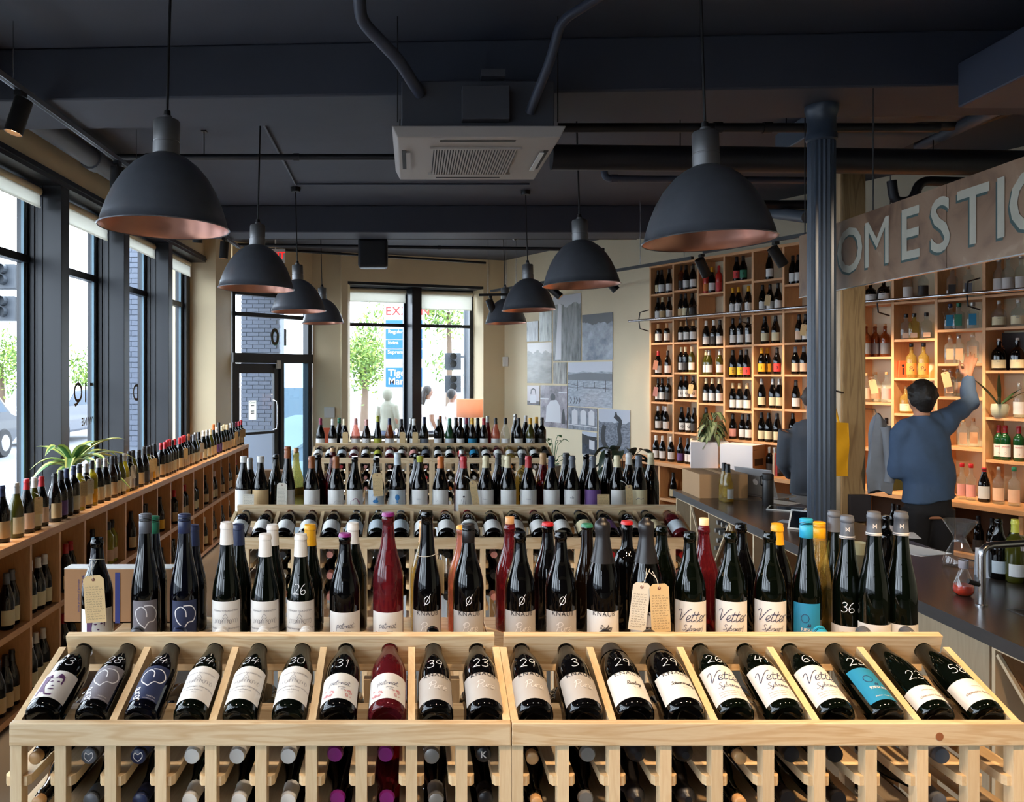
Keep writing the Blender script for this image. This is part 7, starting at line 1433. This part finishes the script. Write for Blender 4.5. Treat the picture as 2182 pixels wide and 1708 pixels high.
# dark leafy plant and bucket behind the middle rack
bushy((PX(1330, 8.6), 8.6, .55), 'dark broad-leaved plant by the photo prints behind the middle rack', 26, .30, .42, .12, [mat('rubber_leaf', (40, 56, 44), .4), mat('rubber_leaf2', (48, 66, 50), .4)], 13, w=.07, hang=.6)
O('plant_stand', MB().box((PX(1330, 8.6) - .2, 8.4, 0), (PX(1330, 8.6) + .2, 8.8, .55)), M_steel, label='low dark stand under the broad-leaved plant', cat='stand', bevel=.01)
bushy((PX(1180, 9.2), 9.2, .72), 'slender green plant at the end of the rack by the lamp', 12, .2, .36, .08, [LG, LG], 17, w=.03, hang=.3)
O('plant_stand', MB().box((PX(1180, 9.2) - .14, 9.06, 0), (PX(1180, 9.2) + .14, 9.34, .72)), M_steel, label='dark stand under the slender green plant', cat='stand', bevel=.01)
# ================================================================== people
def loft(mb, pts, rad, seg=14):
    """closed elliptical tube; rad = (rx, ry) per ring, rx across in x, ry across in y for upright runs"""
    b = len(mb.v); n = len(pts)
    for i in range(n):
        p = Vector(pts[i]); t = (Vector(pts[min(i + 1, n - 1)]) - Vector(pts[max(i - 1, 0)])).normalized()
        ax = Vector((1, 0, 0)) - t * t.x
        if ax.length < .35: ax = Vector((0, 0, 1)) - t * t.z
        ax.normalize(); ay = t.cross(ax); rx, ry = rad[i] if isinstance(rad[i], tuple) else (rad[i], rad[i])
        for k in range(seg): a = 2 * pi * k / seg; mb.v.append(tuple(p + ax * rx * cos(a) + ay * ry * sin(a)))
    for i in range(n - 1):
        for k in range(seg): k2 = (k + 1) % seg; mb.addf((b + i * seg + k, b + i * seg + k2, b + (i + 1) * seg + k2, b + (i + 1) * seg + k))
    mb.addf(tuple(b + k for k in range(seg))[::-1]); mb.addf(tuple(b + (n - 1) * seg + k for k in range(seg))); return mb
def fuse(mb, voxel, it=6, fac=.5):
    """one continuous skin out of overlapping forms"""
    me = mb.mesh('tmp'); o = bpy.data.objects.new('tmp', me); COL.objects.link(o)
    r = o.modifiers.new('r', 'REMESH'); r.mode = 'VOXEL'; r.voxel_size = voxel; s = o.modifiers.new('s', 'SMOOTH'); s.factor = fac; s.iterations = it
    dg = bpy.context.evaluated_depsgraph_get(); out = bpy.data.meshes.new_from_object(o.evaluated_get(dg)); bpy.data.objects.remove(o); bpy.data.meshes.remove(me); out.shade_smooth(); return out
M_skin = mat('skin_tone', (186, 132, 104), .5); M_hair = mat('dark_hair', (20, 16, 15), .6, bump=.6, vscale=40); M_chamb = mat('blue_chambray', (66, 88, 118), .85, var=.12, vscale=16, bump=.35); M_trou = mat('black_trousers', (20, 20, 26), .8); M_grey = mat('charcoal_knit', (70, 74, 82), .9, var=.08, vscale=30); M_jean = mat('grey_jeans', (110, 112, 116), .85); M_shoe = mat('black_shoe', (22, 22, 24), .5)
def hand5(mb, wrist, knuck, tip, side, curl=.0, thumb=1):
    """palm, four unequal fingers and a thumb from the side of the palm"""
    w, k, t = Vector(wrist), Vector(knuck), Vector(tip); side = Vector(side).normalized(); d = (k - w); 
    for j in (-.5, .5): loft(mb, [tuple(w + side * .012 * j), tuple(w.lerp(k, .5) + side * .034 * j), tuple(k + side * .036 * j)], [.022, .019, .016], 8)
    nrm = side.cross(d).normalized(); L = (t - k)
    for i, f in enumerate((.86, 1.0, .95, .76)):
        off = side * (.036 - .024 * i) * thumb; a = k + off; b = a + L * f * .5 + off * .12 + nrm * .004; c = a + L * f + off * .2 + nrm * curl
        loft(mb, [tuple(w.lerp(k, .7) + off * .8), tuple(a), tuple(b), tuple(c)], [.010, .0098, .0088, .0072], 8)
    a = w.lerp(k, .25) + side * .026 * thumb; loft(mb, [tuple(w.lerp(k, .15)), tuple(a + side * .018 * thumb), tuple(a + side * .040 * thumb + d * .45), tuple(a + side * .042 * thumb + d * .95)], [.014, .012, .011, .008], 8)
def face(mb, c, r, fwd):
    """nose, brow, ears added to the head form at c, looking along fwd"""
    c, f = Vector(c), Vector(fwd).normalized(); s = Vector((0, 0, 1)).cross(f).normalized()
    mb.sphere(tuple(c + f * r * .98 + Vector((0, 0, -r * .12))), r * .16, 8, 6, (1, 1, 1.5))
    for k in (-1, 1): mb.sphere(tuple(c + s * k * r * .82 + Vector((0, 0, -r * .1))), r * .2, 8, 6, (.6, .9, 1.4))
def eyes_mouth(p, c, r, fwd):
    c, f = Vector(c), Vector(fwd).normalized(); s = Vector((0, 0, 1)).cross(f).normalized()
    for k in (-1, 1): O('eye', MB().sphere(tuple(c + f * r * .86 + s * k * r * .34), r * .1, 8, 6).mesh('eye', 180), mat('eye_dark', (40, 30, 26), .2), p)
    O('mouth', MB().sphere(tuple(c + f * r * .84 + Vector((0, 0, -r * .55))), r * .16, 8, 6, (1.4, .5, .35)).mesh('mouth', 180), mat('lip', (150, 84, 78), .5), p)
def legs(mb, hipL, hipR, knL, knR, ftL, ftR, r0, r1, r2):
    for h, k, f in ((hipL, knL, ftL), (hipR, knR, ftR)): loft(mb, [h, tuple(Vector(h).lerp(Vector(k), .5)), k, tuple(Vector(k).lerp(Vector(f), .35)), f], [r0, (r0 + r1) / 2, r1, (r1 * .6 + r2 * .4), r2], 12)
# ------------------------------------------------------------------ shopkeeper reaching to the shelf
Y0 = 6.3
def w_(x, y, Y=Y0): return (PX(x, Y), Y, PZ(y, Y))
pr = E('person', (3.84, Y0, 0), label='person in a blue shirt and black trousers reaching up to the spirits shelf', cat='person')
def R_(p): return tuple(Vector(p) - Vector((3.84, Y0, 0)))
pel, wst, chs, nkb, hdc = w_(1978, 1085), w_(1978, 1020), w_(1966, 948, 6.28), w_(1964, 893, 6.28), w_(1963, 850, 6.29)
shL, shR = w_(1922, 918, 6.28), w_(2010, 897, 6.30); elR, wrR, knR_, tpR = w_(2066, 858, 6.42), w_(2062, 803, 6.60), w_(2066, 776, 6.655), w_(2074, 746, 6.70); elL, wrL = w_(1911, 1003, 6.33), w_(1952, 1012, 6.53)
up = Vector((0, 0, 1))
mb = MB(); P = [R_(x) for x in (pel, wst, chs, nkb)]
loft(mb, [tuple(Vector(P[0]) - up * .06), P[0], P[1], P[2], tuple(Vector(P[3]) - up * .03), P[3]], [(.13, .1), (.155, .11), (.14, .1), (.165, .105), (.12, .07), (.055, .055)])
loft(mb, [P[3], tuple(Vector(P[3]) + up * .05), tuple(Vector(R_(hdc)) - up * .05)], [.056, .054, .058])
mb.sphere(R_(hdc), .098, 16, 12, (.83, 1.0, 1.2)); face(mb, R_(hdc), .098, (.15, 1, .1))
loft(mb, [R_(chs), R_(shR), R_(elR), R_(wrR)], [.05, .05, .044, .030]); loft(mb, [R_(chs), R_(shL), R_(elL), R_(wrL)], [.045, .045, .042, .030])
hand5(mb, R_(wrR), R_(knR_), R_(tpR), (-1, .35, .2), curl=.02, thumb=1); hand5(mb, R_(wrL), tuple(Vector(R_(wrL)) + Vector((.06, .06, -.01))), tuple(Vector(R_(wrL)) + Vector((.13, .10, -.04))), (0, 0, 1))
hL, hR = (-.085, 0, .86), (.085, 0, .86); legs(mb, hL, hR, (-.09, .02, .47), (.10, .0, .47), (-.10, .0, .07), (.11, -.02, .07), .085, .055, .038)
for s in (-1, 1): mb.sphere((s * .105, .05, .045), .05, 10, 6, (.9, 2.3, .8))
O('body', fuse(mb, .009, 3), M_skin, pr); eyes_mouth(pr, R_(hdc), .098, (.15, 1, .1))
mb = MB(); loft(mb, [(.01, 0, .905), tuple(Vector(P[0]) + up * .12), P[1], P[2], tuple(Vector(P[3]) - up * .045), tuple(Vector(P[3]) + up * .005)], [(.196, .145), (.188, .142), (.182, .138), (.205, .135), (.165, .105), (.075, .075)], 20)
def ln_(a, b, t): return tuple(Vector(R_(a)).lerp(Vector(R_(b)), t))
loft(mb, [ln_(nkb, shR, .25), ln_(nkb, shR, .65), R_(shR), tuple(Vector(R_(shR)).lerp(Vector(R_(elR)), .5)), R_(elR), tuple(Vector(R_(elR)).lerp(Vector(R_(wrR)), .55)), tuple(Vector(R_(elR)).lerp(Vector(R_(wrR)), .93))], [.06, .076, .084, .074, .066, .054, .045]); loft(mb, [ln_(nkb, shL, .25), ln_(nkb, shL, .65), ln_(shL, elL, .06), tuple(Vector(R_(shL)).lerp(Vector(R_(elL)), .5)), R_(elL), R_(wrL)], [.06, .074, .082, .076, .068, .05])
loft(mb, [tuple(Vector(P[3]) - up * .02), tuple(Vector(P[3]) + up * .028)], [(.085, .085), (.066, .066)])
loft(mb, [R_(chs), ln_(chs, shR, .55), ln_(shR, elR, .25)], [.10, .10, .085])
loft(mb, [ln_(shL, elL, .1), ln_(shL, elL, .6), R_(elL), R_(wrL)], [.07, .072, .07, .05])
rd = random.Random(5); me = fuse(mb, .012, 3)
for v in me.vertices:   # soft folds pulled towards the raised shoulder
    x, y, z = v.co; f = .010 * sin(18 * (z - .7 * x) + 3 * sin(7 * x)) * max(0, min(1, (1.5 - z) / .3)) + .004 * sin(34 * (x + .55 * z)); v.co += v.normal * f
O('shirt', me, M_chamb, pr)
mb = MB(); loft(mb, [(0, 0, .80), (0, 0, .90), (.005, 0, .96)], [(.17, .12), (.165, .118), (.155, .11)]); legs(mb, (-.085, 0, .84), (.085, 0, .84), (-.09, .02, .47), (.10, .0, .47), (-.10, .0, .09), (.11, -.02, .09), .105, .078, .062); O('trousers', fuse(mb, .012, 3), M_trou, pr)
mb = MB(); c = Vector(R_(hdc)); rd = random.Random(8); mb.sphere(tuple(c + Vector((0, -.012, .022))), .102, 16, 12, (.92, 1.04, 1.14))
for k in range(60):
    a, t = rd.uniform(0, 2 * pi), rd.uniform(.05, 1.75); d = Vector((sin(t) * cos(a), sin(t) * sin(a), cos(t)))
    if d.y > .55 and d.z < .45: continue
    mb.sphere(tuple(c + Vector((0, -.012, .015)) + Vector((d.x * .092, d.y * .102, d.z * .115))), rd.uniform(.016, .026), 7, 5)
mb.sphere(tuple(c + Vector((0, -.045, -.055))), .062, 12, 8, (1.0, .7, .8))
O('hair', fuse(mb, .009, 2), M_hair, pr)
for s in (-1, 1):
    mb = MB(); mb.sphere((s * .105, .05, .045), .056, 12, 8, (.95, 2.3, .8)); O('shoe', mb.mesh('shoe', 60), M_shoe, pr)
p = w_(2073, 764, 6.745); bottle((p[0], p[1], p[2] - .02), 'square', 'clear', 'cork', 'wd', 'kr', h=.21, seg=18, lz=(.03, .12), arc=130, yaw=-.6, name='spirit_bottle', label='kraft label spirit bottle being taken by the raised hand')
# ------------------------------------------------------------------ second person half hidden by the column
X2, Y2 = PX(1733, 6.9), 6.9
p2 = E('person', (X2, Y2, 0), (0, 0, radians(-25)), label='person in a charcoal sweater standing behind the fluted column', cat='person')
H = 1.66; mb = MB(); loft(mb, [(0, 0, .82), (0, 0, .92), (0, .02, 1.08), (0, .01, 1.30), (0, -.01, 1.42), (0, -.01, 1.46)], [(.15, .11), (.15, .11), (.135, .1), (.175, .11), (.13, .08), (.06, .06)]); loft(mb, [(0, -.01, 1.44), (0, .0, 1.50), (0, .02, 1.56)], [.055, .052, .055]); hc = (0, .03, 1.63); mb.sphere(hc, .092, 14, 10, (.83, 1, 1.2)); face(mb, hc, .092, (.3, 1, -.1))
for s in (-1, 1): loft(mb, [(s * .12, 0, 1.38), (s * .185, 0, 1.37), (s * .22, .03, 1.10), (s * .17, .22, .98)], [.06, .055, .042, .03]); hand5(mb, (s * .17, .22, .98), (s * .15, .31, .97), (s * .13, .39, .95), (0, 0, 1))
legs(mb, (-.085, 0, .84), (.085, 0, .84), (-.09, .02, .46), (.09, .02, .46), (-.09, 0, .07), (.09, 0, .07), .085, .055, .038)
for s in (-1, 1): mb.sphere((s * .09, .05, .045), .05, 10, 6, (.9, 2.3, .8))
O('body', fuse(mb, .009, 3), M_skin, p2); eyes_mouth(p2, hc, .092, (.3, 1, -.1))
mb = MB(); loft(mb, [(0, 0, .86), (0, 0, .95), (0, .02, 1.08), (0, .01, 1.30), (0, -.01, 1.43), (0, -.01, 1.475)], [(.18, .135), (.175, .13), (.165, .125), (.20, .13), (.15, .1), (.07, .07)], 18)
for s in (-1, 1): loft(mb, [(s * .12, 0, 1.38), (s * .19, 0, 1.37), (s * .225, .03, 1.10), (s * .172, .2, .985)], [.08, .078, .06, .045])
O('sweater', fuse(mb, .012, 3), M_grey, p2); mb = MB(); loft(mb, [(0, 0, .78), (0, 0, .90)], [(.165, .12), (.16, .115)]); legs(mb, (-.085, 0, .84), (.085, 0, .84), (-.09, .02, .46), (.09, .02, .46), (-.09, 0, .09), (.09, 0, .09), .1, .075, .06); O('jeans', fuse(mb, .012, 3), M_jean, p2)
mb = MB(); rd = random.Random(9); c = Vector(hc); mb.sphere(tuple(c + Vector((0, -.012, .025))), .096, 14, 10, (.9, 1.02, 1.1))
for k in range(40):
    a, t = rd.uniform(0, 2 * pi), rd.uniform(0, 1.5); d = Vector((sin(t) * cos(a), sin(t) * sin(a), cos(t)))
    if d.y > .6 and d.z < .4: continue
    mb.sphere(tuple(c + Vector((d.x * .085, d.y * .09, d.z * .118))), rd.uniform(.014, .02), 6, 5)
O('hair', fuse(mb, .009, 2), mat('brown_hair', (52, 38, 30), .6, bump=.5, vscale=40), p2)
for s in (-1, 1): O('shoe', MB().sphere((s * .09, .05, .045), .056, 12, 8, (.95, 2.3, .8)).mesh('shoe', 60), M_shoe, p2)
# ------------------------------------------------------------------ passers-by on the pavement
def passer(x, Y, H, top, bottom, hair, label, hood=False, rz=0, long_hair=False, jacket=None):
    k = H / 1.7; o = E('person', (PX(x, Y), Y, -.12), (0, 0, rz), label=label, cat='person'); o.scale = (k, k, k); mb = MB()
    loft(mb, [(0, 0, .86), (0, 0, .95), (0, .01, 1.10), (0, .01, 1.30), (0, 0, 1.40), (0, 0, 1.45)], [(.14, .1), (.14, .1), (.12, .09), (.155, .1), (.11, .07), (.055, .05)]); loft(mb, [(0, 0, 1.43), (0, .01, 1.56)], [.05, .05]); hc = (0, .02, 1.60); mb.sphere(hc, .088, 12, 8, (.83, 1, 1.2)); face(mb, hc, .088, (0, 1, 0))
    for s in (-1, 1): loft(mb, [(s * .1, 0, 1.37), (s * .17, 0, 1.36), (s * .21, .0, 1.10), (s * .20, .10, .88)], [.055, .05, .04, .028]); hand5(mb, (s * .20, .10, .88), (s * .20, .13, .80), (s * .19, .15, .73), (0, 1, 0))
    legs(mb, (-.08, 0, .86), (.08, 0, .86), (-.08, .10, .47), (.08, -.04, .47), (-.08, .08, .07), (.08, -.22, .09), .08, .052, .036)
    for s, y in ((-1, .12), (1, -.18)): mb.sphere((s * .08, y, .045), .045, 8, 6, (.9, 2.2, .8))
    O('body', fuse(mb, .012, 3), mat('skin_tone_2', (120, 84, 66), .5), o); mb = MB(); loft(mb, [(0, 0, .88), (0, 0, 1.0), (0, .01, 1.12), (0, .01, 1.30), (0, 0, 1.41), (0, 0, 1.46)], [(.165, .125), (.16, .12), (.15, .11), (.175, .115), (.13, .09), (.065, .06)])
    for s in (-1, 1): loft(mb, [(s * .1, 0, 1.37), (s * .175, 0, 1.355), (s * .21, .0, 1.18)] + ([(s * .205, .08, .92)] if jacket else []), [.07, .068, .058] + ([.042] if jacket else []))
    if hood: mb.sphere((0, 0, 1.60), .112, 14, 10, (.95, 1.05, 1.2))
    O('shirt', fuse(mb, .014, 3), top, o); mb = MB(); loft(mb, [(0, 0, .80), (0, 0, .94)], [(.15, .11), (.145, .105)]); legs(mb, (-.08, 0, .86), (.08, 0, .86), (-.08, .10, .47), (.08, -.04, .47), (-.08, .08, .1), (.08, -.22, .12), .095, .07, .055); O('trousers', fuse(mb, .014, 3), bottom, o)
    if not hood:
        mb = MB(); mb.sphere((0, -.008, 1.62), .094, 12, 8, (.9, 1.02, 1.12)); 
        if long_hair: loft(mb, [(0, -.06, 1.62), (0, -.09, 1.50), (0, -.09, 1.36)], [(.07, .05), (.08, .04), (.06, .025)])
        O('hair', fuse(mb, .012, 2), hair, o)
M_tee = mat('white_tee', (222, 228, 236), .8)
passer(826, 16.4, 1.66, mat('olive_hoodie', (120, 120, 108), .9), mat('jeans_blue', (60, 70, 92), .8), M_hair, 'person in a grey-green hooded top walking past the back window', hood=True, rz=-.5, jacket=True)
passer(911, 16.0, 1.72, M_tee, mat('jeans_dark', (36, 40, 52), .8), M_hair, 'person in a white tee walking outside just past the dark mullion', rz=-1.2, long_hair=True)
passer(963, 15.8, 1.66, M_tee, mat('jeans_dark', (36, 40, 52), .8), M_hair, 'person in a white tee walking outside beside the drum-shaded lamp', rz=-1.2)
